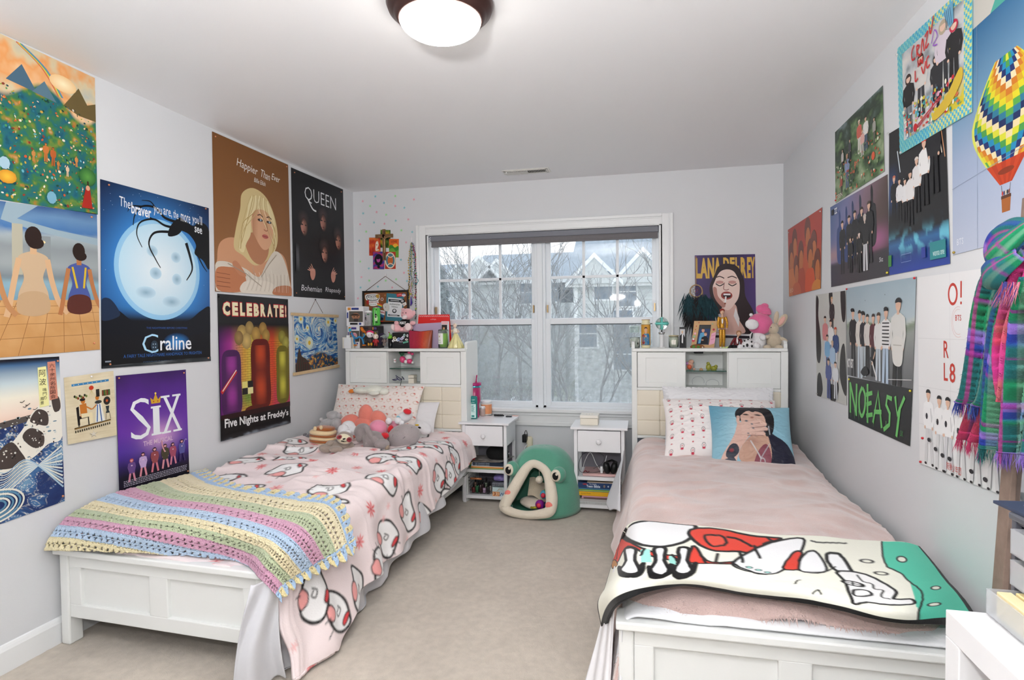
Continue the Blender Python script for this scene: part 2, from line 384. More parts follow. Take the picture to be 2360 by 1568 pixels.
MB().box(.690,2.498,.012,.018,1.955,2.0).box(.690,2.498,.008,.022,1.948,1.962).build('blind_fabric',mat('blind_fabric','#7a777a',.9,bump=(700,.4,'n'),var=.05,vscale=60),bl,bevel=.002)
for x in (.662,2.505):MB().box(x,x+.008,-.002,.047,1.99,2.043).build('end_bracket',M_vinyl,bl,bevel=.002)
ch=[(.683+.008*math.sin(i*1.3),-.003,2.03-.0035*i) for i in range(14)]
MB().ring(ch,.0022,5).build('pull_chain',M_vinyl,bl)
cx,cy=px(1017,25,'z',2.40).xy
cx,cy=1.695,-2.545
lp=thing('ceiling_light',(cx,cy,H),'round flush ceiling light, bronze rim around a glowing white glass bowl','ceiling light')
MB().lathe([(0,0),(.185,0),(.187,-.012),(.180,-.030),(.165,-.040),(.160,-.046),(.150,-.062),(.143,-.066),(.140,-.060),(.0,-.055)],64,(cx,cy,H)).build('rim',mat('bronze','#4a322e',.38,.55,var=.12,vscale=20),lp)
prof=[(.1435*math.cos(t),-.060-.062*math.sin(t)) for t in np.linspace(0,math.pi/2,14)];prof[-1]=(0,prof[-1][1])
MB().lathe(prof,64,(cx,cy,H)).build('glass_bowl',mat('lit_opal_glass','#ffffff',.4,emit=('#fffaf2',21)),lp)
vt=thing('ceiling_vent',(1.55,-.27,H),'white slotted metal air register in the ceiling above the window','vent')
vc=mat('vent_enamel','#e6e4df',.4)
x0,x1,y0,y1=1.375,1.725,-.345,-.215
MB().box(x0,x1,y0,y1,H-.004,H).box(x0+.012,x1-.012,y0+.012,y0+.028,H-.008,H-.004).box(x0+.012,x1-.012,y1-.028,y1-.012,H-.008,H-.004).box(x0+.012,x0+.03,y0+.012,y1-.012,H-.008,H-.004).box(x1-.03,x1-.012,y0+.012,y1-.012,H-.008,H-.004).build('vent_frame',vc,vt,bevel=.002)
MB().box(x0+.03,x1-.03,y0+.028,y1-.028,H-.0048,H-.0042).build('duct_opening',mat('duct_dark','#3a3836',.9),vt)
for k in range(26):
    x=x0+.034+k*.0113
    MB().box(-.0007,.0007,y0+.028,y1-.028,-.006,.006,M=at((x,0,H-.011),0,40 if k<14 else -40,0)).build('louver',vc,vt)
# ================================================================== OUTSIDE
GZ=-3.2
def gcol(u,v):return None
u,v=np.meshgrid(np.linspace(-60,60,90),np.linspace(1,110,90))
gz=GZ+.03*np.maximum(v-12,0)*.35+.5*(fbm(u*.12,v*.12,3)-.5)
g=lerpc(ramp(fbm(u*.6,v*.6,4),[(0,'#8b9483'),(.5,'#a5ab9c'),(1,'#b6bbab')]),'#e9eef5',np.clip((fbm(u*.22+3,v*.22,3,5)-.56)*9,0,1))
MB().surf(np.stack([u,v,gz],-1),col=g).build('ground',mat('lawn_with_snow',None,.95),kind='structure')
M_side=mat('house_siding','#c3c9ca',.8);M_roof=mat('house_roof','#8d99a4',.9,var=.1,vscale=3);M_wh=mat('house_trim','#e8edf0',.6);M_gl=mat('house_window_glass','#5d6f80',.2)
def house(x0,x1,y0,y1,z0,ze,zr,gabs,wins,label):
    h=thing('house',((x0+x1)/2,y0,z0),label,'house')
    mb=MB();k=0;z=z0
    while z<ze:mb.box(x0,x1,y0+.02*(0),y1,z,min(z+.19,ze));z+=.2
    mb.box(x0+.03,x1-.03,y0+.03,y1,z0,ze);mb.build('siding',M_side,h)
    MB().add([(x0-.4,y0-.4,ze),(x1+.4,y0-.4,ze),(x1+.4,y1+.4,ze),(x0-.4,y1+.4,ze),(x0-.4,(y0+y1)/2,zr),(x1+.4,(y0+y1)/2,zr)],[(0,1,5,4),(2,3,4,5),(0,4,3),(1,2,5),(0,3,2,1)]).build('roof',M_roof,h)
    MB().box(x0-.45,x1+.45,y0-.5,y0-.35,ze-.15,ze+.08).build('gutter',M_wh,h)
    for gx,gw,gh in gabs:
        MB().add([(gx-gw/2,y0-.7,ze),(gx+gw/2,y0-.7,ze),(gx,y0-.7,ze+gh),(gx-gw/2,y0+3,ze),(gx+gw/2,y0+3,ze),(gx,y0+3,ze+gh)],[(0,1,2),(0,2,5,3),(1,4,5,2)]).build('gable',M_side,h)
        for sgn in (-1,1):MB().add([(gx+sgn*(gw/2+.25),y0-.8,ze-.12),(gx+sgn*(gw/2+.25),y0-.8,ze+.1),(gx,y0-.8,ze+gh+.28),(gx,y0-.8,ze+gh+.02),(gx+sgn*(gw/2+.25),y0-.68,ze-.12),(gx+sgn*(gw/2+.25),y0-.68,ze+.1),(gx,y0-.68,ze+gh+.28),(gx,y0-.68,ze+gh+.02)],[(0,1,2,3),(7,6,5,4),(0,3,7,4),(1,5,6,2)]).build('bargeboard',M_wh,h)
    for wx,wz,ww,wh in wins:
        f=MB().box(wx-ww/2-.09,wx+ww/2+.09,y0-.06,y0,wz-.09,wz+wh+.09).build('window',M_wh,h)
        for a,b in ((wz,wz+wh/2-.03),(wz+wh/2+.03,wz+wh)):MB().box(wx-ww/2,wx+ww/2,y0-.075,y0-.06,a,b).build('pane',M_gl,f)
    MB().box(x0-.02,x0+.15,y0-.08,y0,z0,ze).build('corner_board',M_wh,h)
    MB().box((x0+x1)/2-.06,(x0+x1)/2+.06,y0-.12,y0,z0,ze).build('downspout',M_wh,h)
D=26
def hp(x,y):p=px(x,y,'y',D);return p.x,p.z
hx0=hp(1325,700)[0];hx1=hp(1720,700)[0];ze=hp(1400,655)[1];zr=hp(1400,545)[1]+1.2
house(hx0,hx1,D,D+11,GZ-.3,ze,zr,[(hp(1372,600)[0],2.4,1.3),(hp(1482,600)[0],2.6,1.5),(hp(1600,600)[0],2.6,1.5)],
      [(hp(1386,0)[0],hp(1386,690)[1],.9,1.45),(hp(1442,0)[0],hp(1442,706)[1],.9,1.5),(hp(1432,0)[0],hp(1432,778)[1],.95,1.4),(hp(1433,0)[0],hp(1433,852)[1],1.0,1.6),(hp(1350,0)[0],hp(1350,800)[1],.9,1.4),(hp(1560,0)[0],hp(1560,700)[1],.95,1.5)],'pale grey sided house with white gables beyond the right window panes')
D=34;hx0=hp(1085,700)[0];hx1=hp(1330,700)[0];ze=hp(1200,650)[1];zr=hp(1200,585)[1]+.6
house(hx0,hx1-.8,D,D+10,GZ-.3,ze,zr,[(hp(1110,600)[0],3,1.6),(hp(1150,600)[0],2.6,1.3)],[(hp(1210,0)[0],hp(1210,700)[1],1.1,1.5),(hp(1285,0)[0],hp(1285,695)[1],1.6,1.6),(hp(1298,0)[0],hp(1298,695)[1],.9,1.6)],'further grey house seen through bare branches in the middle of the window')
D=44;hx0=hp(940,700)[0];hx1=hp(1075,700)[0];ze=hp(1000,660)[1];zr=hp(1000,618)[1]+.8
house(hx0,hx1,D,D+10,GZ,ze,zr,[(hp(1060,600)[0],3,1.6)],[(hp(1010,0)[0],hp(1010,700)[1],1.1,1.5)],'furthest grey house with a low roof at the left of the window view')
M_bark=mat('bare_bark','#6f6f70',.9)
def tree(x,y,h,seed,label,spread=.55,lean=0):
    rnd=random.Random(seed);mb=MB();cnt=[0]
    def br(p,d,L,r,dep):
        if cnt[0]>700:return
        cnt[0]+=1;q=p+d*L*.5+Vector((rnd.uniform(-1,1),rnd.uniform(-1,1),.3))*L*.06;e=q+d*L*.5+Vector((rnd.uniform(-1,1),rnd.uniform(-1,1),.5))*L*.08
        mb.ring([p,q,e],[r,r*.82,r*.62],4 if dep<3 else 3,caps=False)
        if dep <= 0:return
        for k in range(3 if dep>1 else 3):
            a=Vector((rnd.uniform(-1,1),rnd.uniform(-1,1),rnd.uniform(-.1,.6))).normalized()
            br(q if k==2 else e,(d+a*spread*1.25).normalized(),L*rnd.uniform(.62,.82),r*.6,dep-1)
    z=GZ+.3;br(Vector((x,y,z)),Vector((lean,0,1)).normalized(),h*.28,h*.010,5)
    mb.build('bare_tree',M_bark,label=label,cat='tree',group='bare trees beyond the window')
for i,(a,D,h) in enumerate([(1045,23,7.6),(1098,20,8.6),(1150,23,10.6),(1205,19,9.6),(1262,17,8.8),(1312,13,7.2),(1378,15,6.8),(1500,17,9.5)]):
    p=px(a,742,'y',D);tree(p.x,D,h,i*5+3,'bare tree outside the window, '+['left of the left sash middle','low crown by the second muntin','tall crown in the left sash right half','against the centre mullion','at the left edge of the right sash','slim, before the near house corner','small, before the near house gable','largest, at the right jamb'][i],.6)
M_ever=mat('evergreen','#56635f',.95,var=.25,vscale=3)
for i,(a,D,top,w) in enumerate([(1003,30,590,1.8),(1017,33,618,2.0),(985,31,600,2.4)]):
    p=px(a,top,'y',D);mb=MB();rnd=random.Random(i)
    mb.ring([(p.x,D,GZ),(p.x,D,p.z)],[.18,.03],6)
    hh=p.z-GZ
    for k in range(420):
        t=rnd.random()**.8;r=w*(1-t)+.12;an=rnd.uniform(0,6.28);z=GZ+.4+t*(hh-.5);q=Vector((p.x+math.cos(an)*r,D+math.sin(an)*r,z-.35*r))
        mb.add([(p.x,D,z),q+Vector((0,0,-.12)),q+Vector((math.sin(an)*.3,-math.cos(an)*.3,.1)),q+Vector((-math.sin(an)*.3,math.cos(an)*.3,.1))],[(0,2,1),(0,1,3),(1,2,3)])
    mb.build('evergreen_tree',M_ever,label=['pointed dark evergreen at the far left of the window view','shorter evergreen right of the pointed one outside','broad evergreen mostly hidden by the window frame'][i],cat='tree')
M_brush=mat('brush_twigs','#7d7f7c',.95)
for i,(a,D,w,h) in enumerate([(1040,15,3.4,3.2),(1150,14.5,3.4,3.2),(1290,10.5,1.6,2.2),(1400,9.5,1.6,2.0)]):
    p=px(a,800,'y',D);mb=MB();rnd=random.Random(40+i)
    for k in range(240):
        b=Vector((p.x+rnd.gauss(0,w*.4),D+rnd.gauss(0,.8),GZ+.1));d=Vector((rnd.gauss(0,.35),rnd.gauss(0,.3),1)).normalized();L=h*rnd.uniform(.5,1.1)
        m_=b+d*L*.6;e=m_+(d+Vector((rnd.gauss(0,.4),rnd.gauss(0,.3),0)))*L*.45
        mb.ring([b,m_,e],[.018,.011,.004],3,caps=False)
        for _ in range(2):mb.ring([m_,m_+Vector((rnd.gauss(0,.5),rnd.gauss(0,.4),rnd.uniform(.3,1)))*L*.3],[.007,.003],3,caps=False)
    mb.build('brush',M_brush,label='tangle of thin leafless twigs outside, '+['below the left sash','beside the centre mullion','low in the right sash','at the lower right corner of the window'][i],cat='bush',kind='stuff')
# ================================================================== BEDS
M_bed=mat('bed_white_lacquer','#eef0ee',.38,bump=(30,.02,'n'))
M_leath=mat('cream_leatherette','#ece4d2',.5,bump=(90,.08,'n'))
M_clear=mat('shelf_glass','#cfe3da',.05,trans=.9,ior=1.45)
def make_bed(M,label):
    o=M @ Vector((.5,1.2,0));b=thing('bed',o,label,'bed')
    bx=lambda name,*q,bev=.004,par=b,m=M_bed:(lambda mb:mb.build(name,m,par,bevel=bev))(_boxes(M,q))
    for x in (0,.955):
        bx('foot_post',(x,x+.045,.0,.06,0,.385),bev=.006)
    bx('footboard_cap',(-.008,1.008,-.022,.072,.382,.408),bev=.005)
    bx('footboard_frame',(.045,.955,.006,.036,.326,.384),(.045,.955,.006,.036,.115,.172),(.045,.105,.006,.036,.17,.33),(.455,.545,.006,.036,.17,.33),(.895,.955,.006,.036,.17,.33))
    for x in (.10,.54):bx('footboard_panel',(x,x+.36,.022,.032,.165,.335),bev=0)
    for x in (.015,.963):bx('side_rail',(x,x+.022,.05,2.24,.14,.29))
    bx('slat_base',(.04,.96,.06,2.2,.2,.22))
    prof=[(2.235,0),(2.49,0),(2.49,1.172),(2.475,1.187),(2.275,1.18),(2.258,1.172),(2.25,1.155),(2.248,1.0),(2.235,.98)]
    prof=[(2.232,0),(2.49,0),(2.49,1.175),(2.478,1.187),(2.272,1.183),(2.256,1.176),(2.248,1.16),(2.248,1.13),(2.232,1.13)]
    for x in (0,.978):
        mb=MB(M);mb.prism(prof,0,.022,M=Matrix(((0,0,1,x),(1,0,0,0),(0,1,0,0),(0,0,0,1))));mb.build('side_panel',M_bed,b,bevel=.003)
    bx('top_shelf',(.022,.978,2.218,2.475,1.112,1.134),(.005,.995,2.214,2.232,1.112,1.134))
    bx('front_stile',(.0,.037,2.222,2.24,0,1.112));bx('front_stile',(.955,1.0,2.222,2.24,0,1.112))
    bx('cabinet_carcass',(.022,.978,2.46,2.475,.845,1.112),(.022,.978,2.24,2.47,.845,.862),(.345,.36,2.24,2.46,.86,1.112),(.625,.64,2.24,2.46,.86,1.112),bev=0)
    for x0,x1 in ((.04,.355),(.632,.952)):
        d=bx('door',(x0,x1,2.222,2.236,.868,.902),(x0,x1,2.222,2.236,1.068,1.108),(x0,x0+.055,2.222,2.236,.90,1.07),(x1-.055,x1,2.222,2.236,.90,1.07),bev=.0015)
        bx('door_panel',(x0+.05,x1-.05,2.228,2.236,.898,1.072),par=d,bev=0)
    g=bx('glass_shelf',(.36,.625,2.262,2.455,.975,.981),bev=0,m=M_clear)
    bx('glass_shelf_edge',(.36,.625,2.260,2.262,.975,.981),bev=0,par=g,m=mat('glass_edge','#2f5a50',.1))
    bx('lower_rail',(.037,.955,2.222,2.24,.846,.866));bx('lower_rail',(.037,.955,2.222,2.24,.515,.535))
    bx('back_board',(.022,.978,2.465,2.475,.0,.86),(.022,.978,2.25,2.26,.2,.532),bev=0,m=mat('headboard_backing_grey','#70757f',.7));bx('cushion_backing',(.037,.955,2.236,2.25,.533,.846),bev=0,m=M_leath)
    w=.918/6;hh=.31/3
    tile=None
    for i in range(6):
        for j in range(3):
            mb=MB(M);mb.rbox((.037+w*(i+.5),2.235,.535+hh*(j+.5)),(w+.006,.034,hh+.006),.014,n=4);mb.build('cushion_tile',M_leath,b)
    bx('cubby_charger',(.42,.48,2.30,2.36,1.094,1.112),m=mat('black_plastic','#17181a',.35),bev=.004)
    return b
def _boxes(M,q):
    mb=MB(M)
    for a in q:mb.box(*a)
    return mb
ML=Matrix.Translation((.022,-2.607,0)) @ Matrix.Rotation(R(-2.4),4,'Z')
MR=Matrix.Translation((2.308,-2.735,0)) @ Matrix.Diagonal((1,1.033,1,1))
make_bed(ML,'white bed with bookcase headboard on the left, under the pink floral comforter')
make_bed(MR,'white bed with bookcase headboard on the right, under the dusty pink fleece')
class Cloth:
    """colour grid over metre coordinates u (axis1) and v (axis0)"""
    def __init__(s,u0,u1,v0,v1,step,base):
        s.nu=int((u1-u0)/step)+1;s.nv=int((v1-v0)/step)+1;s.u=np.linspace(u0,u1,s.nu);s.v=np.linspace(v0,v1,s.nv)
        s.st=step;s.U,s.V=np.meshgrid(s.u,s.v);s.C=np.ones((s.nv,s.nu,3))*np.array(lin(base))
    def win(s,a,b,c,d):
        i0=max(0,np.searchsorted(s.u,a)-1);i1=min(s.nu,np.searchsorted(s.u,b)+1);j0=max(0,np.searchsorted(s.v,c)-1);j1=min(s.nv,np.searchsorted(s.v,d)+1)
        return slice(j0,j1),slice(i0,i1)
    def blend(s,sl,m,col):
        m=np.clip(m,0,1)[...,None];s.C[sl]=s.C[sl]*(1-m)+np.array(lin(col))*m
    def ell(s,x,y,rx,ry,col,rot=0,ring=0):
        r=max(rx,ry)+s.st*2+ring;sl=s.win(x-r,x+r,y-r,y+r);U=s.U[sl]-x;V=s.V[sl]-y;c,n=math.cos(R(rot)),math.sin(R(rot))
        a=(U*c+V*n)/rx;b=(-U*n+V*c)/ry;d=(np.sqrt(a*a+b*b)-1)*min(rx,ry)
        s.blend(sl,.5-(np.abs(d)-ring/2)/s.st if ring else .5-d/s.st,col)
    def line(s,pts,w,col):
        P=np.array(pts,float);lo=P.min(0)-w-s.st*2;hi=P.max(0)+w+s.st*2;sl=s.win(lo[0],hi[0],lo[1],hi[1]);U=s.U[sl];V=s.V[sl];D=np.full(U.shape,9.)
        for (a,b),(c,d) in zip(P[:-1],P[1:]):
            L=(c-a)**2+(d-b)**2+1e-12;t=np.clip(((U-a)*(c-a)+(V-b)*(d-b))/L,0,1);D=np.minimum(D,np.hypot(U-a-t*(c-a),V-b-t*(d-b)))
        s.blend(sl,.5-(D-w/2)/s.st,col)
    def poly(s,pts,col,edge=None,w=.008):
        P=np.array(pts,float);lo=P.min(0)-s.st*2;hi=P.max(0)+s.st*2;sl=s.win(lo[0],hi[0],lo[1],hi[1]);U=s.U[sl];V=s.V[sl];ins=np.zeros(U.shape,bool);n=len(P)
        for i in range(n):
            (x1,y1),(x2,y2)=P[i],P[(i+1) % n]
            if y1 != y2:ins ^= ((y1>V) != (y2>V)) & (U<(x2-x1)*(V-y1)/(y2-y1)+x1)
        s.blend(sl,ins.astype(float),col)
        if edge:s.line(list(pts)+[pts[0]],w,edge)
    def flower(s,x,y,r,col,a=0,n=7,ctr=None):
        for k in range(n):t=R(a+360*k/n);s.ell(x+math.cos(t)*r*.62,y+math.sin(t)*r*.62,r*.42,r*.15,col,a+360*k/n)
        s.ell(x,y,r*.2,r*.2,ctr or col)
def puffy(x,y,s_,a,seed):
    """generic rounded cloud outline"""
    rnd=random.Random(seed);n=9;P=[]
    for k in range(n):
        t=2*math.pi*k/n;r=s_*(1+rnd.uniform(-.14,.18));P.append((x+math.cos(t+a)*r*1.35*math.cos(a)-math.sin(t+a)*r*math.sin(a)*.8,y+math.sin(t+a)*r+math.cos(t+a)*r*.2))
    return smooth_path(P,5,True)
tops=mat('mattress_ticking','#eceded',.8,bump=(60,.2,'n'))
MB(ML).rbox((.5,1.14,.345),(.93,2.08,.24),.05).build('mattress',tops,label='white mattress on the left bed, hidden under the pink comforter',cat='mattress')
MB(MR).rbox((.5,1.14,.345),(.93,2.08,.24),.05).build('mattress',tops,label='white mattress on the right bed, its end showing above the footboard cap',cat='mattress')
def wrinkle(x,y,amp,seed=0,sx=2.2,sy=3.2):
    n=fbm(x*sx+seed,y*sy,4,seed);r=1-np.abs(2*fbm(x*sx*.9+7+n*1.2,y*sy*1.3+n*1.6,3,seed+9)-1);return amp*((n-.5)*1.2+(r**3)*1.0-.45)
def drape(nu,nv,u0,u1,v0,v1,xe,top,hang,rad=.07,out=.03,amp=.02,seed=0,flare=None,M=ML,fold=.02,left=0):
    """cloth over a bed: u across in metres along the cloth, v along bed; top(x,y) height, hang(v) length past the edge"""
    u=np.linspace(0,1,nu);v=np.linspace(v0,v1,nv);P=np.zeros((nv,nu,3));S=np.zeros((nv,nu))
    for j,y in enumerate(v):
        Lh=float(hang(y));tot=(xe-u0)+Lh;s=u0+u*tot;S[j]=s
        x=np.where(s<xe-rad,s,0.);t=np.clip((s-(xe-rad))/(rad*math.pi/2),0,1);a=t*math.pi/2
        over=np.maximum(0,s-(xe-rad)-rad*math.pi/2)
        xx=np.where(s<xe-rad,s,xe-rad+rad*np.sin(a)+over*out/(Lh+.01)+0*a)
        zz=np.where(s<xe-rad,0,-rad*(1-np.cos(a))-over)
        tp=np.where(s<xe-rad,top(np.minimum(s,xe-rad),y),top(np.full_like(s,xe-rad),y))
        w=wrinkle(xx*1.0,np.full_like(xx,y),amp,seed)
        side=np.clip((s-(xe-rad))/.15,0,1)
        fl=fold*np.sin(y*13+2.2*math.sin(y*5+seed))*side*np.clip(over/.25,0,1)+fold*.7*np.sin(y*27+seed)*side*np.clip(over/.3,0,1)
        if flare is not None:xx=xx+flare(y)*np.clip(over/.35,0,1)**1.3
        P[j,:,0]=xx+fl+w*side*.6;P[j,:,1]=y+.01*np.sin(s*30)*side;P[j,:,2]=tp+zz+w*(1-side*.8)
    return P,S,v
def world(P,M):Q=P.reshape(-1,3);A=np.array(M);return (Q @ A[:3,:3].T+A[:3,3]).reshape(P.shape)
def topL(x,y):
    z=np.interp(y,[0,.05,.1,.2,.7,.95,2.2],[.395,.41,.44,.475,.485,.515,.515])+.02*np.exp(-((x-.5)/.35)**2)*np.clip((y-.5)*2,0,1)+.045*np.exp(-((x-.0)/.12)**2)*np.clip((y-1.0)*2,0,1)
    z=z-.02*np.clip((y-1.8)/.3,0,1)
    return z
hangL=lambda y:np.interp(y,[-.02,.06,.16,.3,.45,.62,.75,.95,1.15,1.4,1.8,2.15],[.33,.42,.44,.40,.34,.32,.33,.34,.31,.27,.18,.13])
NU,NV=330,440
P,S,v=drape(NU,NV,.0,1,.0,2.2,1.045,topL,hangL,seed=3,amp=.030,out=.05,fold=.016,flare=lambda y:.05*math.exp(-((y-.25)/.35)**2)+.0)
cl=Cloth(0,1.56,0,2.2,.005,'#f8e9e9')
rnd=random.Random(5);spots=[]
for k in range(900):
    x,y=rnd.uniform(.03,1.5),rnd.uniform(.03,2.15)
    if all((x-a)**2+(y-b)**2>.155**2 for a,b in spots):spots.append((x,y))
for k,(x,y) in enumerate(spots):
    if k % 2==0:
        a=rnd.uniform(-.6,.6);pf=puffy(x,y,.070,a,k)
        cl.poly(pf,'#fcfcfc','#0a090b',.012);cl.poly(puffy(x-.02,y-.055,.026,a,k+90),'#f3a9a6','#1b1a1c',.006)
        cl.poly(puffy(x+.045,y+.045,.022,1.2,k+50),'#e2474b','#1b1a1c',.006)
        q_=rnd.uniform(0,6.28)
        cl.line(smooth_path([(x-.02,y),(x,y+.018),(x+.016,y),(x,y-.014),(x-.008,y+.002)],5),.006,'#1b1a1c')
        for d in (-.5,0,.5):cl.line([(x+.088*math.cos(q_+d),y+.068*math.sin(q_+d)),(x+.118*math.cos(q_+d),y+.095*math.sin(q_+d))],.005,'#1b1a1c')
    else:cl.flower(x,y,rnd.choice([.026,.03,.036]),rnd.choice(['#e5484d','#ef8f8f','#f3b3b2','#e9656a','#ea5a5e']),rnd.uniform(0,50),8,'#c93a44')
for k in range(90):
    x,y=rnd.uniform(0,1.55),rnd.uniform(0,2.2)
    if all((x-a)**2+(y-b)**2>.075**2 for a,b in spots):cl.flower(x,y,.017,'#f3b9b8',10,6)
def sample(cl,S,v):
    V=np.repeat(v[:,None],S.shape[1],1);i=np.clip((S-cl.u[0])/(cl.u[-1]-cl.u[0])*(cl.nu-1),0,cl.nu-1.001);j=np.clip((V-cl.v[0])/(cl.v[-1]-cl.v[0])*(cl.nv-1),0,cl.nv-1.001)
    i0=i.astype(int);j0=j.astype(int);fi=(i-i0)[...,None];fj=(j-j0)[...,None];C=cl.C
    return C[j0,i0]*(1-fi)*(1-fj)+C[j0,i0+1]*fi*(1-fj)+C[j0+1,i0]*(1-fi)*fj+C[j0+1,i0+1]*fi*fj
M_plush=mat('plush_print_fabric',None,.85,sheen=.12,bump=[(160,.25,'n'),(22,.2,'n')])
P[...,0]=np.maximum(P[...,0],.012-.042*P[...,1]+.0)
Pw=world(P,ML);Pw[...,0]=np.maximum(Pw[...,0],.012);Pw[...,2]=np.maximum(Pw[...,2],.02)
COMF=Pw
MB().surf(Pw,col=sample(cl,S,v)).build('comforter',M_plush,label='pale pink plush comforter with red flowers and black outlined white shapes',cat='comforter',solid=.012)
M_satin=mat('silver_grey_satin','#d3d4d9',.38,sheen=.3,bump=(28,.35,'n'),spec=.6)
hangS=lambda y:np.interp(y,[-.12,0,.1,.35,.6,.75,.85,1.0,1.3,2.0],[.30,.50,.50,.47,.46,.44,.38,.35,.31,.15])
P,S,v=drape(90,200,.90,1,.03,2.1,1.03,lambda x,y:np.interp(y,[0,.15,.3],[.36,.42,.455])+0*x,hangS,seed=11,amp=.012,out=.035,fold=.022,rad=.05)
Pw=world(P,ML);Pw[...,2]=np.maximum(Pw[...,2],.012)
MB().surf(Pw).build('bed_sheet',M_satin,label='silver grey sheet hanging out below the pink comforter',cat='bed sheet',solid=.004)
u=np.linspace(0,1,40);w=np.linspace(0,1,60);UU,WW=np.meshgrid(u,w)
topx=1.035+.06*UU;topy=-2.745+.07*UU;botx=.990+.10*UU;boty=-2.800+.17*UU
fo=.016*np.sin(UU*9+WW*4+2*np.sin(WW*3))*(.4+WW)
X=topx*(1-WW)+botx*WW+fo*.6;Y=topy*(1-WW)+boty*WW-fo-.02*np.sin(WW*3);Z=.40*(1-WW)+.012*WW+.01*np.sin(UU*9)*WW
MB().surf(np.stack([X,Y,np.maximum(Z,.01)],-1)).build('sheet_corner',M_satin,label='loose corner of grey satin sheet trailing to the carpet beside the footboard',cat='bed sheet',solid=.004)
def grid_interp(G,nu,nv):
    G=np.array(G,float);m,n=G.shape[:2]
    def cat(A,t):
        k=len(A);i=np.clip(np.floor(t).astype(int),0,k-2);f=(t-i).reshape(-1,*([1]*(A.ndim-1)));g=lambda q:A[np.clip(i+q,0,k-1)]
        a,b,c,d=g(-1),g(0),g(1),g(2)
        return .5*(2*b+(c-a)*f+(2*a-5*b+4*c-d)*f*f+(3*b-a-3*c+d)*f**3)
    T=cat(G,np.linspace(0,m-1,nv));T=cat(np.swapaxes(T,0,1),np.linspace(0,n-1,nu));return np.swapaxes(T,0,1)
def pz(l):return [tuple(px(a,b,'z',z)) for a,b,z in l]
cols_=[pz([(103,1262,.43)])+[tuple(px(a,b,'x',.022)) for a,b in ((135,1215),(180,1178),(255,1143),(350,1116),(470,1086))],
         pz([(240,1268,.435),(262,1225,.505),(300,1195,.535),(350,1165,.545),(410,1140,.545),(500,1105,.54)]),
         pz([(380,1274,.432),(405,1237,.50),(435,1206,.535),(475,1178,.545),(515,1152,.545),(560,1126,.54)]),
         pz([(547,1289,.428),(568,1262,.485),(590,1236,.53),(622,1205,.545),(655,1176,.545),(700,1146,.54)]),
         pz([(602,1328,.415),(625,1300,.46),(655,1270,.50),(692,1235,.525),(735,1195,.53),(782,1162,.525)]),
         pz([(643,1376,.355),(672,1348,.36),(706,1328,.37),(745,1306,.37),(786,1290,.37),(816,1262,.385)])]
cols_[0]=[(max(p[0],.02),p[1],p[2]) for p in cols_[0]]
G=np.swapaxes(np.array(cols_),0,1)
NU,NV=330,200
P=grid_interp(G,NU,NV)
aa=np.linspace(0,1,NU)[None,:];rr=np.linspace(0,1,NV)[:,None]
b0=np.interp(aa,[0,.1,.4,.62,1],[0,.0,.10,.20,.22]);bb=b0+(1-b0)*rr
am=aa*1.55+0*bb;bm=bb*.98
stripe=np.minimum((bb/.93*9).astype(int),9)
SC_=['#f0e4b8','#bcd4ee','#dda6c2','#c4d0aa','#f3e6bd','#bcd4ee','#dda6c2','#c4d0aa','#f5e9c2','#bcd6f0']
C=np.array([lin(c) for c in SC_])[stripe]
fr=(bb/.93*9) % 1
border=(bb>.93) | (aa>.955)
sh=((am/.035).astype(int) % 2==0) ;sh2=((bm/.04).astype(int) % 2==0)
bc=np.where(np.where(bb>.93,sh,sh2)[...,None],np.array(lin('#f2e3ac')),np.array(lin('#b2d0f0')))
edge_line=(np.abs(bb-.935)<.008) | (np.abs(aa-.957)<.004)
C=np.where(border[...,None],bc,C);C=np.where(edge_line[...,None],np.array(lin('#a9c8e8')),C)
relief=.0035*np.abs(np.sin(am*math.pi/.0155))*np.abs(np.sin(bm*math.pi/.017))+.004*np.abs(np.sin(fr*math.pi*2))
P[...,2]+=relief+.004*(fbm(am*9,bm*9,3)-.5)
P[...,2]+=np.where(border,.004*np.abs(np.sin(am*math.pi/.035)),0)
sc1=np.clip((bb-.965)/.035,0,1)*np.abs(np.sin(am*math.pi/.07));P[...,1]+=sc1*.018
sc2=np.clip((aa-.975)/.025,0,1)*np.abs(np.sin(bm*math.pi/.08));P[...,0]+=sc2*.015;P[...,2]-=sc2*.02
cell=.031;ph=(am/cell) % 1;row=fr*3;rw=row % 1;idx=row.astype(int)
tri=(np.abs(ph-.5)<.36*(1-rw)*1.15) & (rw>.15) & (rw<.85) & (idx==1)
tri2=(np.abs(((am/cell+.5) % 1)-.5)<.33*rw*1.15) & (rw>.2) & (rw<.8) & (idx==0)
dots=(np.abs(((am/.0165) % 1)-.5)<.18) & (np.abs(rw-.5)<.15) & (idx==2)
hole=(tri | tri2 | dots) & ~border
hb=border & (np.abs(((np.where(bb>.93,am,bm)/.035) % 1)-.5)<.16) & (np.abs(np.where(bb>.93,(bb-.93)/.07,(aa-.955)/.045)-.45)<.13)
mask=~(hole | hb)[:-1,:-1]
roll=np.clip(1-rr/.06,0,1);P[...,2]-=.012*roll**2
P[...,0]=np.maximum(P[...,0],.018)
MB().surf(P,col=C,mask=mask).build('crochet_throw',mat('crochet_cotton',None,.9,sheen=.3,bump=[(330,.6,'n'),(120,.5,'v')]),label='pastel striped openwork crochet throw across the foot of the left bed',cat='throw blanket',solid=.008)
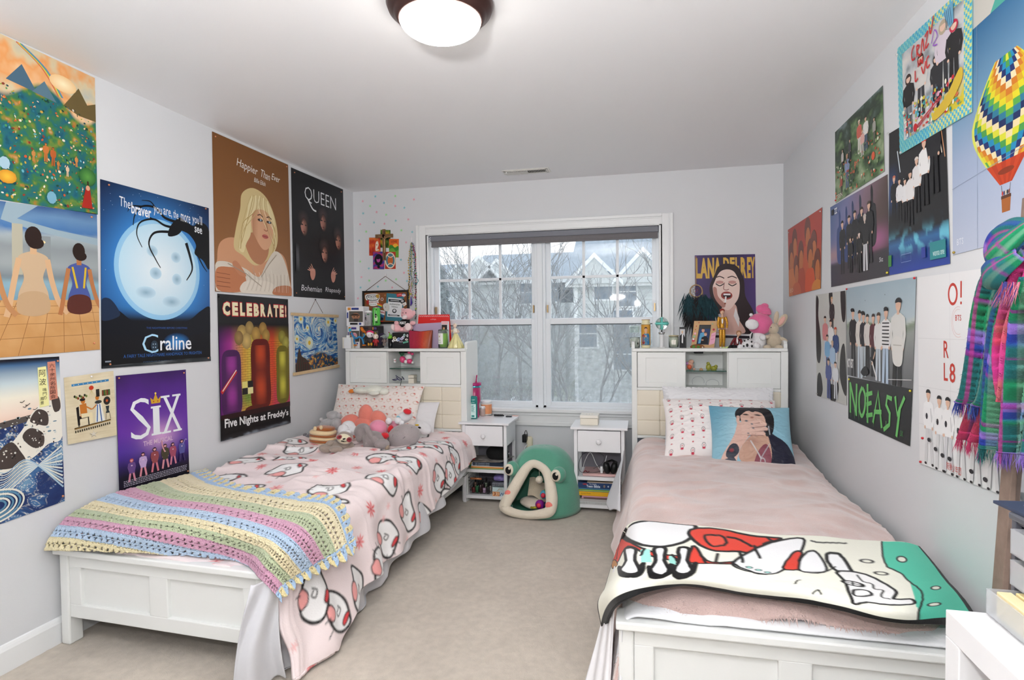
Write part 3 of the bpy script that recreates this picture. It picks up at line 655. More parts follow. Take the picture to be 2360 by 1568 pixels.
def topR(x,y):
    z=.512-.022*np.clip((.72-y)*6,0,1)-.03*np.clip((.72-y)*6,0,1)*np.clip((.25-(1-x))*0+((.30-x)/.3),0,1)+.012*np.exp(-((x-.45)/.3)**2)-.06*np.clip((.16-x)/.16,0,1)**1.2*np.clip((2.0-y)*2,0,1)
    return z-.060*np.clip((.22-y)/.20,0,1)**1.6+.0*y
hangR=lambda y:np.interp(y,[0,.1,.4,.8,1.2,1.6,2.0,2.15],[.42,.44,.36,.38,.40,.38,.30,.22])
P,S,v=drape(240,330,.0,1,.03,2.17,1.0,topR,hangR,rad=.09,seed=21,amp=.020,out=.06,fold=.010,flare=lambda y:.045*math.exp(-((y-1.5)/.5)**2)+.02)
P[...,0]=1.0-P[...,0]+.02
front=np.clip((.06-P[...,1])/.03,0,1)
P[...,2]-=.012*front+.006*np.sin(P[...,0]*23)*front
Pw=world(P,MR);Pw[...,0]=np.minimum(Pw[...,0],WX-.012);Pw[...,2]=np.maximum(Pw[...,2],.03)
M_fuzz=mat('dusty_pink_fleece','#d9bdb6',.95,sheen=.8,bump=[(210,.5,'n'),(14,.35,'n')],var=.16,vscale=5)
n=M_fuzz.node_tree
fz=MB().surf(Pw).build('fleece_blanket',M_fuzz,label='dusty pink fluffy fleece blanket covering the right bed',cat='blanket',solid=.014)
mb=MB();rnd=random.Random(3)
for k in range(2600):
    t=rnd.random();j=rnd.randint(0,7);i=int((1-t)*239);p=Vector(Pw[j,i]);d=Vector((rnd.gauss(0,.4),-1,rnd.gauss(-.3,.6))).normalized();e=p+d*rnd.uniform(.012,.03)
    s_=Vector((.0018,0,0));p=p+Vector((0,-.002,.004));mb.add([p-s_,p+s_,e],[(0,1,2)])
mb.build('pile',M_fuzz,fz,kind='stuff')
P,S,v=drape(150,60,.0,1,.0,.5,.985,lambda x,y:.430-.012*np.clip((.06-y)/.06,0,1)**2+0*x,lambda y:.3,rad=.05,seed=31,amp=.006,out=.02,fold=.012)
P[...,0]=.985-P[...,0]+.01
MB().surf(world(P,MR)).build('mattress_cover',mat('white_quilting','#f1f2f5',.75,bump=[(40,.4,'n')]),label='white quilted mattress cover showing above the right footboard cap',cat='mattress cover',solid=.006)
u=np.linspace(0,1,40);w=np.linspace(0,1,60);UU,WW=np.meshgrid(u,w)
A=px(1432,1420,'z',.40);fo=.015*np.sin(UU*14+WW*3)
X=2.292-.012*UU-.10*WW*(.3+.7*UU)+fo*.5*WW;Y=-2.66+.26*UU-.05*WW+fo;Z=.41*(1-WW)+.012
MB().surf(np.stack([X,Y,Z],-1)).build('satin_sheet',mat('white_satin','#eeedf0',.3,spec=.7,bump=(25,.3,'n')),label='white satin sheet hanging down beside the left post of the right footboard',cat='bed sheet',solid=.004)
u=np.linspace(0,1,24);w=np.linspace(0,1,30);UU,WW=np.meshgrid(u,w)
X=2.275-.10*WW*np.sin(UU*3.1)**.8-.02;Y=-1.20+.75*UU;Z=.44-.20*WW-.06*WW*np.sin(UU*3.1)+.01*np.sin(UU*21)*WW
MB().surf(np.stack([X,Y,Z],-1)).build('sheet_edge',mat('white_sheet','#e9ebf1',.7),label='white frilled sheet edge sticking out under the fleece by the right nightstand',cat='bed sheet',solid=.004)
cols_=[[px(1437,1228,'z',.47),px(1420,1275,'x',2.245),px(1408,1315,'x',2.235),px(1395,1360,'x',2.232),px(1380,1395,'x',2.232),px(1392,1468,'x',2.235)],
         pz([(1475,1203,.545),(1462,1250,.545),(1450,1290,.54),(1440,1325,.53),(1430,1350,.515),(1425,1392,.47)]),
         pz([(1600,1215,.555),(1590,1260,.555),(1582,1295,.55),(1575,1320,.54),(1568,1335,.53),(1560,1352,.50)]),
         pz([(1760,1232,.555),(1755,1275,.555),(1748,1310,.55),(1742,1335,.54),(1735,1353,.53),(1725,1368,.50)]),
         pz([(1900,1242,.55),(1905,1290,.55),(1905,1325,.55),(1908,1352,.54),(1905,1375,.53),(1898,1400,.50)]),
         pz([(2045,1249,.54),(2065,1300,.545),(2080,1345,.545),(2088,1380,.54),(2090,1410,.53),(2085,1436,.50)]),
         [px(2118,1262,'x',3.33),px(2150,1300,'x',3.33),px(2180,1338,'x',3.33),px(2210,1372,'x',3.33),px(2232,1400,'x',3.33),px(2262,1448,'x',3.32)]]
cols_=[[tuple(p) for p in c] for c in cols_]
G=np.swapaxes(np.array(cols_),0,1);NU,NV=400,190
P=grid_interp(G,NU,NV);P[...,0]=np.minimum(P[...,0],WX-.015)
P[...,2]+=.003*np.sin(np.linspace(0,22,NU))[None,:]+.006*(fbm(np.linspace(0,9,NU)[None,:]+np.zeros((NV,1)),np.linspace(0,5,NV)[:,None]+np.zeros((1,NU)),3)-.5)
D_=P-np.array(CL);zf=D_ @ np.array(_f3);QX=1180+F*(D_ @ np.array(_r2))/zf;QY=784-F*(D_ @ np.array(_u2))/zf
ct=Cloth(0,1.2,0,.57,.003,'#f4f4e6')
def cu(x,y):
    k=np.argmin((QX-x)**2+(QY-y)**2);j,i=divmod(int(k),NU);return (i/(NU-1)*1.2,j/(NV-1)*.57)
cc=lambda l,k=5:[cu(a,b) for a,b in smooth_path(l,k)]
BK='#08080a'
def sh(l,col,w=.008,k=5):
    w=w*1.5
    ct.poly([cu(a,b) for a,b in smooth_path(l,k,True)],col,BK,w)
ct.poly([cu(*q) for q in [(2032,1252),(2035,1285),(2045,1310),(2075,1325),(2095,1345),(2105,1370),(2110,1400),(2118,1440),(2250,1445),(2240,1400),(2118,1255)]],'#55cfb0',None)
ct.line(cc([(2032,1252),(2035,1285),(2045,1310),(2075,1325),(2095,1345),(2118,1362),(2124,1385),(2112,1420),(2112,1440)]),.007,BK)
for q in [(2078,1293),(2155,1359),(2150,1396)]:x,y=cu(*q);ct.ell(x,y,.018,.014,'#f4f4e6');ct.ell(x,y,.018,.014,BK,ring=.006)
sh([(1440,1225),(1470,1207),(1540,1203),(1600,1212),(1590,1245),(1540,1262),(1490,1262),(1450,1245)],'#f8f9fb',.010)
sh([(1412,1290),(1430,1240),(1448,1248),(1500,1275),(1580,1285),(1600,1262),(1640,1300),(1755,1290),(1760,1303),(1650,1303),(1580,1300),(1500,1285),(1450,1262),(1425,1300)],'#e0402e',.007)
sh([(1590,1225),(1650,1222),(1730,1238),(1800,1245),(1760,1258),(1790,1270),(1740,1280),(1700,1275),(1640,1272),(1600,1250)],'#e3422f',.008)
sh([(1625,1238),(1665,1240),(1672,1258),(1640,1262)],'#e8523e',.006)
for a in (1455,1520,1575):sh([(a-27,1308),(a-10,1318),(a+12,1316),(a+29,1300),(a+24,1324),(a,1333),(a-22,1330)],BK)
sh([(1412,1298),(1420,1292),(1426,1304),(1414,1312)],'#c88a4a',.004)
for a in (1455,1520,1575):
    sh([(a-12,1268),(a+12,1268),(a+10,1295),(a+20,1318),(a,1326),(a-22,1318),(a-10,1295)],'#f8f9fb',.010)
ct.poly([cu(*q) for q in [(1478,1270),(1498,1270),(1503,1300),(1478,1300)]],'#9fe0d6');ct.poly([cu(*q) for q in [(1540,1285),(1556,1286),(1556,1305),(1540,1300)]],'#9fe0d6')
sh([(1690,1302),(1760,1260),(1850,1245),(1835,1290),(1790,1325),(1730,1322)],'#f8f9fb',.007)
sh([(1805,1312),(1830,1277),(1848,1278),(1842,1300),(1862,1310),(1830,1318)],'#e0402e',.006)
sh([(1850,1285),(1880,1275),(1905,1320),(1845,1320)],'#f8f9fb',.006)
sh([(1905,1283),(1930,1280),(1950,1300),(1962,1322),(1940,1325),(1915,1310)],'#f8f9fb',.008)
sh([(1930,1322),(1985,1325),(2035,1348),(2065,1368),(2060,1385),(2100,1385),(2102,1396),(2050,1398),(2000,1392),(1968,1392),(1950,1350)],'#f4f4f4',.007)
x,y=cu(1966,1349);ct.ell(x,y,.026,.02,'#f4f4f4');ct.ell(x,y,.026,.02,BK,ring=.009);ct.line([(x-.026,y),(x+.026,y)],.006,BK);ct.line([(x,y-.02),(x,y+.02)],.006,BK)
sh([(1970,1364),(2000,1366),(2008,1376),(1972,1378)],'#f4f4f4',.006)
ct.line(cc([(1975,1330),(1990,1345),(2010,1350),(2015,1362),(2035,1365),(2030,1380),(2050,1385)]),.006,BK)
for q in [(1998,1298),(2030,1326)]:x,y=cu(*q);ct.ell(x,y,.017,.009,BK,ring=.005)
ct.line(cc([(1870,1250),(1885,1254),(1920,1255),(1950,1256)]),.007,BK)
ct.line(cc([(1872,1370),(1885,1363),(1893,1372)]),.006,BK);ct.line(cc([(1832,1350),(1838,1342),(1846,1341)]),.006,BK)
ct.line(cc([(1925,1310),(1900,1322),(1860,1322),(1835,1318)]),.006,BK)
for q in ([(1655,1281),(1650,1300)],[(1705,1274),(1712,1300)],[(1738,1262),(1752,1290)],[(1616,1284),(1626,1300)],[(1548,1282),(1560,1296)],[(1486,1268),(1478,1284)],[(1438,1232),(1428,1262),(1424,1290)],[(1676,1242),(1700,1246),(1730,1262)],[(1690,1302),(1706,1312),(1724,1318),(1744,1326),(1766,1328)],[(1770,1244),(1784,1252),(1800,1246)]):ct.line(cc(q),.010,BK)
for q in [(1768,1323),(1748,1318),(1726,1312)]:x,y=cu(*q);ct.ell(x,y,.009,.008,'#9fe0d6');ct.ell(x,y,.009,.008,BK,ring=.004)
for e in ([(0.002,0.004),(0.002,.57)],[(0,.556),(1.2,.556)],[(1.190,0),(1.190,.57)]):ct.line(e,.085 if e[0][1]>.5 else .03,BK)
Sg=np.repeat(np.linspace(0,1.2,NU)[None],NV,0)
MB().surf(P,col=sample(ct,Sg,np.linspace(0,.57,NV))).build('printed_throw',mat('printed_fleece',None,.8,sheen=.08,bump=(150,.25,'n')),label='cream throw with red and teal drawing and black binding, foot of right bed',cat='throw blanket',solid=.010)
# ================================================================== NIGHTSTANDS AND FLOOR THINGS
M_ns=mat('nightstand_white','#f2f2f5',.35)
def nightstand(x,y,w,d,label):
    """x,y = left-front foot corner"""
    t=thing('nightstand',(x+w/2,y+d/2,0),label,'nightstand');lg=.024
    for a,b in ((0,0),(w-lg,0),(0,d-lg),(w-lg,d-lg)):MB().box(x+a,x+a+lg,y+b,y+b+lg,0,.58).build('leg',M_ns,t,bevel=.003)
    MB().box(x-.022,x+w+.022,y-.025,y+d+.01,.580,.596).build('top',M_ns,t,bevel=.003)
    MB().box(x+lg,x+w-lg,y+.006,y+d,.232,.246).build('shelf',M_ns,t,bevel=.002)
    MB().box(x+lg,x+w-lg,y+.006,y+d,.040,.054).build('shelf',M_ns,t,bevel=.002)
    MB().box(x+lg,x+w-lg,y+.002,y+.014,.225,.247).build('shelf_lip',M_ns,t,bevel=.002);MB().box(x+lg,x+w-lg,y+.002,y+.014,.032,.055).build('shelf_lip',M_ns,t,bevel=.002)
    dr=MB().box(x+lg+.003,x+w-lg-.003,y-.012,y+.004,.425,.572).build('drawer',M_ns,t,bevel=.003)
    MB().box(x+lg+.008,x+w-lg-.008,y+.004,y+d-.03,.43,.55).build('drawer_box',M_ns,dr)
    for s_ in (0,w-.012):MB().box(x+s_+(.006 if s_==0 else -.0),x+s_+.012,y+lg,y+d-lg,.425,.58).build('side_panel',M_ns,t)
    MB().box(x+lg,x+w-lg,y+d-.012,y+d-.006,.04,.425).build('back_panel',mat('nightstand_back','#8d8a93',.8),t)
    k=MB().lathe([(0,0),(.009,0),(.009,.012),(.017,.018),(.018,.026),(.012,.031),(0,.032)],20,(0,0,0),M=at((x+w/2,y-.012,.500),90));k.build('knob',M_ns,dr)
    return t
nsL=(1.085,-.455,.335,.30);nsR=(1.915,-.520,.345,.30)
nightstand(*nsL,'white nightstand with pink tumbler and pots on top, left of the window centre')
nightstand(*nsR,'white nightstand with a cream box on top, beside the right bed')
TZ=.597
def onz(x,y,z):p=px(x,y,'z',z);return p.x,p.y
tx,ty=1.118,-.235
tb=thing('tumbler',(tx,ty,TZ),'tall magenta insulated tumbler with handle and straw','tumbler')
M_mag=mat('magenta_enamel','#b01a62',.25,coat=.6)
MB().lathe([(0,0),(.034,0),(.036,.004),(.035,.10),(.046,.125),(.048,.135),(.048,.245),(0,.245)],40,(tx,ty,TZ)).build('cup',M_mag,tb)
MB().lathe([(.0485,.230),(.0490,.232),(.0490,.241),(.0485,.243)],40,(tx,ty,TZ)).build('chrome_band',mat('iridescent_band','#58c0cf',.15,.9),tb)
MB().lathe([(0,.244),(.050,.244),(.052,.248),(.052,.264),(.046,.268),(0,.266)],40,(tx,ty,TZ)).build('lid',mat('magenta_lid','#c01d78',.3,trans=.2),tb)
MB().ring([(tx-.018,ty-.042,TZ+.225),(tx-.03,ty-.068,TZ+.222),(tx-.032,ty-.078,TZ+.205),(tx-.032,ty-.076,TZ+.145),(tx-.03,ty-.066,TZ+.13),(tx-.018,ty-.040,TZ+.13)],[.012]*6,10).build('handle',M_mag,tb)
MB().ring([(tx+.012,ty,TZ+.26),(tx+.020,ty,TZ+.325)],.005,10).build('straw',M_mag,tb)
x,y=1.137,-.320
bt=thing('bottle',(x,y,TZ),'teal upright bottle with a white text label, front of the tumbler','bottle')
MB().rbox((x,y,TZ+.087),(.052,.032,.174),.012).build('body',mat('teal_plastic','#157f7c',.35),bt)
A=Art(lambda a,b,l:Vector((x-.026+a,y-.0163-l,TZ+b)),.0002)
A.quad(.006,.010,.046,.115,'#d6efec')
for k in range(9):A.quad(.010,.055+k*.006,.010+rnd.uniform(.015,.032),.058+k*.006,'#3d9a93',hold=k>0)
A.quad(.012,.016,.034,.03,'#2d8f8a');A.text('super',[(.014,.15),(.040,.15),(.040,.139),(.014,.139)],'#d6efec');A.text('clean',[(.016,.133),(.036,.133),(.036,.124),(.016,.124)],'#d6efec');A.ell(.011,.122,.003,None,'#d6efec')
A.build('label',mat('paper_print',None,.6),bt)
x,y=onz(1106,960,TZ);x+=.012;y+=.035
pb=thing('pill_jar',(x,y,TZ),'small clear jar with white cap between teal bottle and orange tub','jar')
MB().lathe([(0,0),(.020,0),(.021,.003),(.021,.05),(.017,.056),(0,.056)],24,(x,y,TZ),col=None).build('jar_body',mat('peach_glass','#e8d3cc',.15,trans=.5),pb)
MB().lathe([(0,.055),(.020,.055),(.020,.073),(.018,.075),(0,.075)],24,(x,y,TZ)).build('cap',M_trim,pb)
x,y=onz(1116,957,TZ);x+=.012;y+=.025
ob=thing('tub',(x,y,TZ),'round white lidded tub with a peach orange wrap','tub')
MB().lathe([(0,0),(.040,0),(.042,.004),(.042,.10),(0,.10)],40,(x,y,TZ)).build('tub_body',mat('white_tub','#f1e9e2',.4),ob)
MB().lathe([(.0424,.010),(.0426,.011),(.0426,.083),(.0424,.084)],40,(x,y,TZ)).build('wrap',mat('peach_wrap','#f0a06f',.5,var=.1,vscale=20),ob)
MB().lathe([(0,.094),(.043,.094),(.044,.098),(.044,.110),(.041,.114),(0,.114)],40,(x,y,TZ)).build('lid',M_trim,ob)
A=Art(lambda a,b,l,x=x,y=y:Vector((x+(.0428+l)*math.sin(a/.0428),y-(.0428+l)*math.cos(a/.0428),TZ+b)),.0002)
A.text('Z P',[(-.012,.066),(.008,.066),(.008,.05),(-.012,.05)],'#f6ddc8')
for k in range(4):A.quad(-.016,.018+k*.006,.0+.01*rnd.random(),.020+k*.006,'#f6ddc8',hold=k>0)
A.build('label',MATS['paper_print'],ob)
x,y=onz(1150,960,TZ)
hc=thing('hair_clip',(x,y,TZ),'black spiky hair claw lying on the left nightstand','hair clip');mb=MB()
for k in range(9):a=R(k*22-88);mb.ring([(x-.03+k*.0075,y,TZ+.004),(x-.034+k*.0085,y-.016,TZ+.018),(x-.03+k*.0075,y-.03,TZ+.006)],[.003,.0028,.0015],6)
mb.ring([(x-.04,y,TZ+.006),(x+.04,y+.002,TZ+.006)],.005,8);mb.build('claw',mat('black_plastic','#17181a',.35),hc)
x,y=onz(1173,961,TZ)
tag(MB().rbox((x,y,TZ+.004),(.045,.035,.008),.003,M=None).build('lens_case',mat('dark_glass','#23262e',.1)),'small dark flat case beside the hair claw','case')
x,y=onz(1187,959,TZ)
tag(MB().box(-.028,.028,-.018,.018,0,.0012,M=at((x,y,TZ),0,0,-12)).build('paper_card',mat('pink_paper','#f0c4b8',.8)),'pink paper card at the back right of the left nightstand','card')
x,y=onz(1340,978,TZ);x=2.015;y=-.40
cb=thing('keepsake_box',(x,y,TZ),'square cream keepsake box with a hinged lid, right nightstand','box')
MB().box(x-.062,x+.062,y-.06,y+.06,TZ,TZ+.046).build('box_body',mat('cream_wood','#ede6d6',.5),cb,bevel=.003)
MB().box(x-.064,x+.064,y-.062,y+.062,TZ+.048,TZ+.070).build('lid',mat('cream_wood_light','#f4efe4',.5),cb,bevel=.003)
mb=MB();[mb.ell if 0 else None]
for k in range(3):mb.ball((x-.02+k*.018,y-.005+.004*k,TZ+.0705),(.006,.004,.001),col='#d9c9a8',nu=8,nv=4)
mb.build('ornament',mat('print_cream',None,.5),cb)
S2=.247;S1=.055;nx,ny,nw,nd=nsL
sx,sy=1.325,-.33
sp_=thing('smart_speaker',(sx,sy,.285),'round black fabric speaker lying on its side on the magazines','speaker')
MB().ball((sx-.005,sy,.342),(.088,.06,.056),(0,8,0),nu=32,nv=16,e=.9).build('fabric_shell',mat('black_knit','#131315',.85,bump=(400,.5,'n')),sp_)
MB().ball((sx+.083,sy-.008,.344),(.006,.012,.012),nu=12,nv=8).build('button',mat('chrome','#cfd2d6',.15,1),sp_)
for k,(c,h,dz) in enumerate([('#7fa364',.008,0),('#e08a3a',.010,.008),('#e6dfd0',.006,.018),('#2c3446',.012,.024),('#1d2b40',.012,.036)]):
    o=MB().box(nx+.055+k*.003,nx+.30,ny+.02,ny+.22,S2+dz,S2+dz+h-.0006).build('comic_book',mat('print_flat',None,.5) if 0 else mat('comic_'+str(k),c,.5));tag(o,['green spined comic at the bottom of the stack, left nightstand','orange spined comic, second from the bottom under the speaker','white thin comic in the middle of the stack under the speaker','dark blue comic with white spine lettering, fourth from the bottom','navy comic on top of the comic stack below the magazine'][k],'book','comics under the speaker')
    A=Art(lambda a,b,l:Vector((a,ny+.0197-l,b)),.0001)
    if k>2:
        A.text('THE WALKING DEAD',[(nx+.085,S2+dz+h*.8),(nx+.20,S2+dz+h*.8),(nx+.20,S2+dz+h*.2),(nx+.085,S2+dz+h*.2)],'#c9d3df');A.quad(nx+.06,S2+dz+.003,nx+.075,S2+dz+h-.003,'#e8eef4')
        A.build('spine_print',MATS['paper_print'],o)
mz=MB().box(-.11,.11,-.10,.10,0,.006,M=at((nx+.15,ny+.13,S2+.049),0,1,9)).build('magazine',mat('magazine_cover','#8f857c',.3,var=.5,vscale=18));tag(mz,'glossy magazine lying askew under the round speaker','magazine')
mz=MB().box(-.10,.10,-.10,.10,0,.004,M=at((nx+.22,ny+.15,S2+.0556),0,0,-14)).build('magazine',mat('magazine_cover_two','#a09c98',.3,var=.5,vscale=22));tag(mz,'grey magazine poking out to the right under the speaker','magazine')
t=thing('plush_parrot',(nx+.04,ny+.1,S2),'small red yellow and green plush in the left corner of the nightstand shelf','plush toy')
MB().ball((nx+.045,ny+.08,S2+.052),(.030,.026,.022),(0,-20,0),lump=.1).build('red_cap',mat('red_felt','#cc2f35',.9,sheen=.4),t)
MB().ball((nx+.050,ny+.075,S2+.036),(.030,.027,.018),(0,-20,0)).build('yellow_band',mat('yellow_felt','#e8c01f',.9,sheen=.4),t)
MB().ball((nx+.035,ny+.078,S2+.018),(.044,.028,.020),(0,10,0),lump=.2).build('green_body',mat('green_felt','#62b078',.9,sheen=.4),t)
bk=thing('wire_basket',(nx+.115,ny+.12,S1),'dark wire basket with a copper coloured handle on the bottom shelf','basket')
mb=MB();bx0,bx1,by0,by1,bz=nx+.032,nx+.205,ny+.03,ny+.20,S1+.13
def rr(z,k=0):return [(bx0+k,by0+k,z),(bx1-k,by0+k,z),(bx1-k,by1-k,z),(bx0+k,by1-k,z),(bx0+k,by0+k,z)]
for q in range(6):mb.ring(rr(S1+.003+q*(bz-S1)/5.5,.012*(1-q/5)),.0013,4,smooth=False)
for q in range(13):xx=bx0+.012+(bx1-bx0-.024)*q/12;mb.ring([(xx,by0+.012,S1+.003),(xx,by0,bz)],.0009,4);mb.ring([(xx,by1-.012,S1+.003),(xx,by1,bz)],.0009,4);mb.ring([(xx,by0+.012,S1+.003),(xx,by1-.012,S1+.003)],.0009,4)
mb.build('wires',mat('black_wire','#1c1a1c',.4,.6),bk)
mb=MB();mb.ring([(bx0+.02,by0-.004,bz-.012),(bx0+.105,by0-.006,bz-.012)],.0075,12);mb.build('grip',mat('copper_grip','#c98355',.35,.5),bk)
rnd=random.Random(9)
names=[('#7a2c30','dark red'),('#1f6a3c','green'),('#3c2421','brown'),('#c9a8c9','lilac'),('#2a2a2e','black'),('#8f6b58','tan'),('#b9c9d3','pale blue'),('#582a3a','plum'),('#94a58c','sage'),('#d9d3cc','white')]
for k,(c,nm) in enumerate(names):
    xx=bx0+.03+(k % 5)*.028;yy=by0+.035+(k//5)*.05;hh=.05+.03*((k*7) % 3)/2
    o=thing('cosmetic_bottle',(xx,yy,S1+.006),nm+' cosmetic bottle standing in the wire basket','bottle','bottles in the wire basket')
    MB().lathe([(0,0),(.012,0),(.013,.003),(.013,hh*.7),(.006,hh*.78),(0,hh*.78)],14,(xx,yy,S1+.006)).build('flask',mat('cos_'+str(k),c,.2,coat=.5),o)
    MB().lathe([(0,hh*.78),(.007,hh*.78),(.006,hh+.02),(0,hh+.021)],12,(xx,yy,S1+.006)).build('cap',MATS['black_plastic'],o)
bx_=nx+.222
def carton(name,z,h,c,lab,d2=None,art=None):
    o=MB().box(bx_,bx_+.088,ny+.012,ny+.14,z,z+h).build(name,mat(name+lab[:6],c,.55));tag(o,lab,'box');return o
o=carton('tea_box',S1,.032,'#d98a43','orange patterned carton, lowest in the shelf stack');A=Art(lambda a,b,l:Vector((bx_+a*.088,ny+.0118-l,S1+b*.032)),.0001)
for k in range(7):A.curve([(k*.14,.1),(k*.14+.1,.5),(k*.14+.04,.9)],.04,['#f3e4cf','#345f86','#ffffff'][k % 3])
A.quad(.62,0,1,1,'#c9dbe6');A.curve([(.66,.1),(.8,.8),(.9,.2),(.98,.9)],.06,'#2c5a8a');A.build('front_print',MATS['paper_print'],o)
o=carton('soap_box',S1+.0325,.032,'#c9dde0','pale blue carton on the orange one');A=Art(lambda a,b,l:Vector((bx_+a*.088,ny+.0118-l,S1+.0325+b*.032)),.0001)
for k in range(5):A.curve([(.35+k*.03,.2),(.6,.5+k*.08),(.9,.35+k*.1)],.03,'#b8a98c')
A.build('front_print',MATS['paper_print'],o)
o=thing('bubble_tray',(bx_+.044,ny+.075,S1+.065),'grey bubbly plastic case on the pale blue carton','case')
MB().rbox((bx_+.042,ny+.075,S1+.083),(.100,.12,.034),.014).build('case_body',mat('grey_plastic','#62656e',.4),o)
mb=MB()
for i in range(7):
    for j in range(2):mb.ball((bx_+.004+i*.013,ny+.014,S1+.077+j*.013),(.0045,.004,.0045),nu=8,nv=6)
mb.build('bubbles',mat('grey_plastic_light','#8d9098',.3),o,kind='stuff')
o=MB().ball((bx_+.046,ny+.07,S1+.122),(.050,.05,.022),nu=22,nv=12,e=.8,lump=.12).build('snack_pouch',mat('purple_foil','#8377b4',.3,var=.5,vscale=40));tag(o,'crinkled purple and white pouch on top of the stack','pouch')
nx,ny,nw,nd=nsR
o=thing('laptop',(nx+.17,ny+.13,S2),'closed rose pink laptop on the upper shelf of the right nightstand','laptop')
MB().rbox((nx+.175,ny+.13,S2+.006),(.24,.2,.011),.005).build('base',mat('rose_aluminium','#d9b3b0',.35,.3),o)
MB().rbox((nx+.175,ny+.132,S2+.015),(.24,.2,.006),.003).build('screen_lid',mat('rose_aluminium','#d9b3b0',.35,.3),o)
o=thing('headphones',(nx+.26,ny+.1,S2+.019),'black over ear headphones lying on the pink laptop','headphones')
for s_ in (-1,1):MB().ball((nx+.245+s_*.025,ny+.06,S2+.058),(.024,.034,.042),(0,s_*12,0),e=.85).build('ear_cup',mat('black_leather','#111113',.4),o)
MB().ring([(nx+.225,ny+.08,S2+.07),(nx+.215,ny+.13,S2+.08),(nx+.25,ny+.17,S2+.085),(nx+.285,ny+.13,S2+.08),(nx+.275,ny+.08,S2+.07)],.008,8).build('headband',MATS['black_leather'],o)
M_cab=mat('white_cable','#e6e6e8',.4);M_bcab=mat('dark_cable','#3a3a3e',.4)
pts=smooth_path([(nx+.20,ny+.10,S2+.022),(nx+.12,ny+.02,S2+.03),(nx+.04,ny+.03,S2+.03),(nx+.03,ny+.05,S2+.09),(nx+.06,ny+.05,S2+.15),(nx+.13,ny+.05,S2+.17),(nx+.20,ny+.06,S2+.14),(nx+.19,ny+.05,S2+.09),(nx+.13,ny+.04,S2+.05)],8)
tag(MB().ring(pts,.0018,6).build('charging_cable',M_bcab),'thin grey cable looping above the pink laptop','cable')
pts=smooth_path([(nx+.05,ny+.06,S2+.022),(nx+.07,ny+.06,S2+.10),(nx+.11,ny+.05,S2+.16),(nx+.15,ny+.05,S2+.08),(nx+.19,ny+.06,S2+.03),(nx+.21,ny+.06,S2+.10),(nx+.22,ny+.07,S2+.14)],8)
o=thing('phone_charger',(nx+.19,ny+.06,S2+.02),'white charger block with zigzag white cable on the pink laptop','charger')
MB().ring(pts,.002,6).build('cable',M_cab,o);MB().rbox((nx+.185,ny+.06,S2+.042),(.018,.03,.045),.004).build('plug_block',M_cab,o)
o=MB();o.ring(smooth_path([(nx+.06,ny+.04,S2+.022),(nx+.075,ny+.04,S2+.034),(nx+.09,ny+.045,S2+.022),(nx+.10,ny+.05,S2+.03)],5),.004,6);tag(o.build('earbuds',mat('wine_plastic','#6a1f2a',.3)),'little dark red earphones on the pink laptop','earphones')
bz=S1;A0=nx+.028
for k,(h,c,dx,lab,txt,tc) in enumerate([(.022,'#e5e6e6',0,'spiral bound notebook at the very bottom of the book stack','',''),(.016,'#b8b4b4',.002,'grey paperback above the spiral notebook','',''),(.014,'#5a3a3e',.02,'dark maroon glossy book with pink edge in the stack','',''),(.008,'#d9a3b4',.024,'thin pink notebook in the book stack','',''),(.030,'#e9b11d',-.004,'yellow paperback in the middle of the right nightstand stack','Sylvia Plath','#8a5a12'),(.006,'#7fc3c9',.0,'thin turquoise booklet on the yellow paperback','',''),(.007,'#a8c43c',.002,'thin lime green booklet under the navy book','',''),(.048,'#1f3d6b',-.002,'thick navy hardback with white spine lettering, top of stack','Teen Bible','#e3ebf5'),(.005,'#c9b7a4',.06,'small tan card folder on top of the navy hardback','','')]):
    o=thing('book',(A0+.12,ny+.12,bz),lab,'book','books in the right nightstand stack')
    MB().box(A0+dx,A0+dx+.235-.02*(k==4),ny+.004+.004*(k % 3),ny+.19,bz,bz+h-.0008).build('cover',mat('bookc_'+str(k),c,.45),o,bevel=.0015)
    MB().box(A0+dx+.004,A0+dx+.231-.02*(k==4),ny+.10,ny+.192,bz+.002,bz+h-.003).build('pages',mat('page_paper','#e9e4d6',.8),o)
    A=Art(lambda a,b,l,k=k:Vector((A0+a,ny+.0038+.004*(k % 3)-l,bz+b)),.0001)
    if k==7:
        A.text('The Catholic',[(.075,.045),(.125,.045),(.125,.036),(.075,.036)],tc);A.text(txt,[(.055,.034),(.150,.034),(.150,.016),(.055,.016)],tc,.02);A.ell(.045,.038,.016,.005,'#a02a34');A.quad(-.002,.003,.233,.009,'#4f93a8');A.ell(.178,.028,.007,.010,'#8c7a72');A.ell(.205,.028,.005,.006,'#c4d0e0')
    elif txt:A.text(txt,[(.018,.020),(.085,.020),(.085,.010),(.018,.010)],tc)
    elif k==2:A.quad(.03,.004,.2,.010,'#8d6a6a');A.quad(.022,.002,.035,.012,'#e0a8bc')
    if k==7 or txt or k==2:A.build('spine_print',MATS['paper_print'],o)
    if k==0:
        mb=MB()
        for q in range(28):mb.ring([(A0+.01+q*.008,ny+.008,bz+.002),(A0+.012+q*.008,ny-.004,bz+.008),(A0+.012+q*.008,ny-.004,bz+.016),(A0+.01+q*.008,ny+.008,bz+.021)],.0011,4)
        mb.build('spiral_binding',mat('silver_wire','#8b8c90',.3,.9),o,kind='stuff')
    bz+=h
o=thing('air_freshener',(1.485,-.03,.31),'cream plug-in air freshener with a white cable at the wall','air freshener')
MB().rbox((1.505,-.025,.36),(.05,.045,.12),.02,n=4).build('shell',mat('cream_plastic','#eee6cb',.4),o)
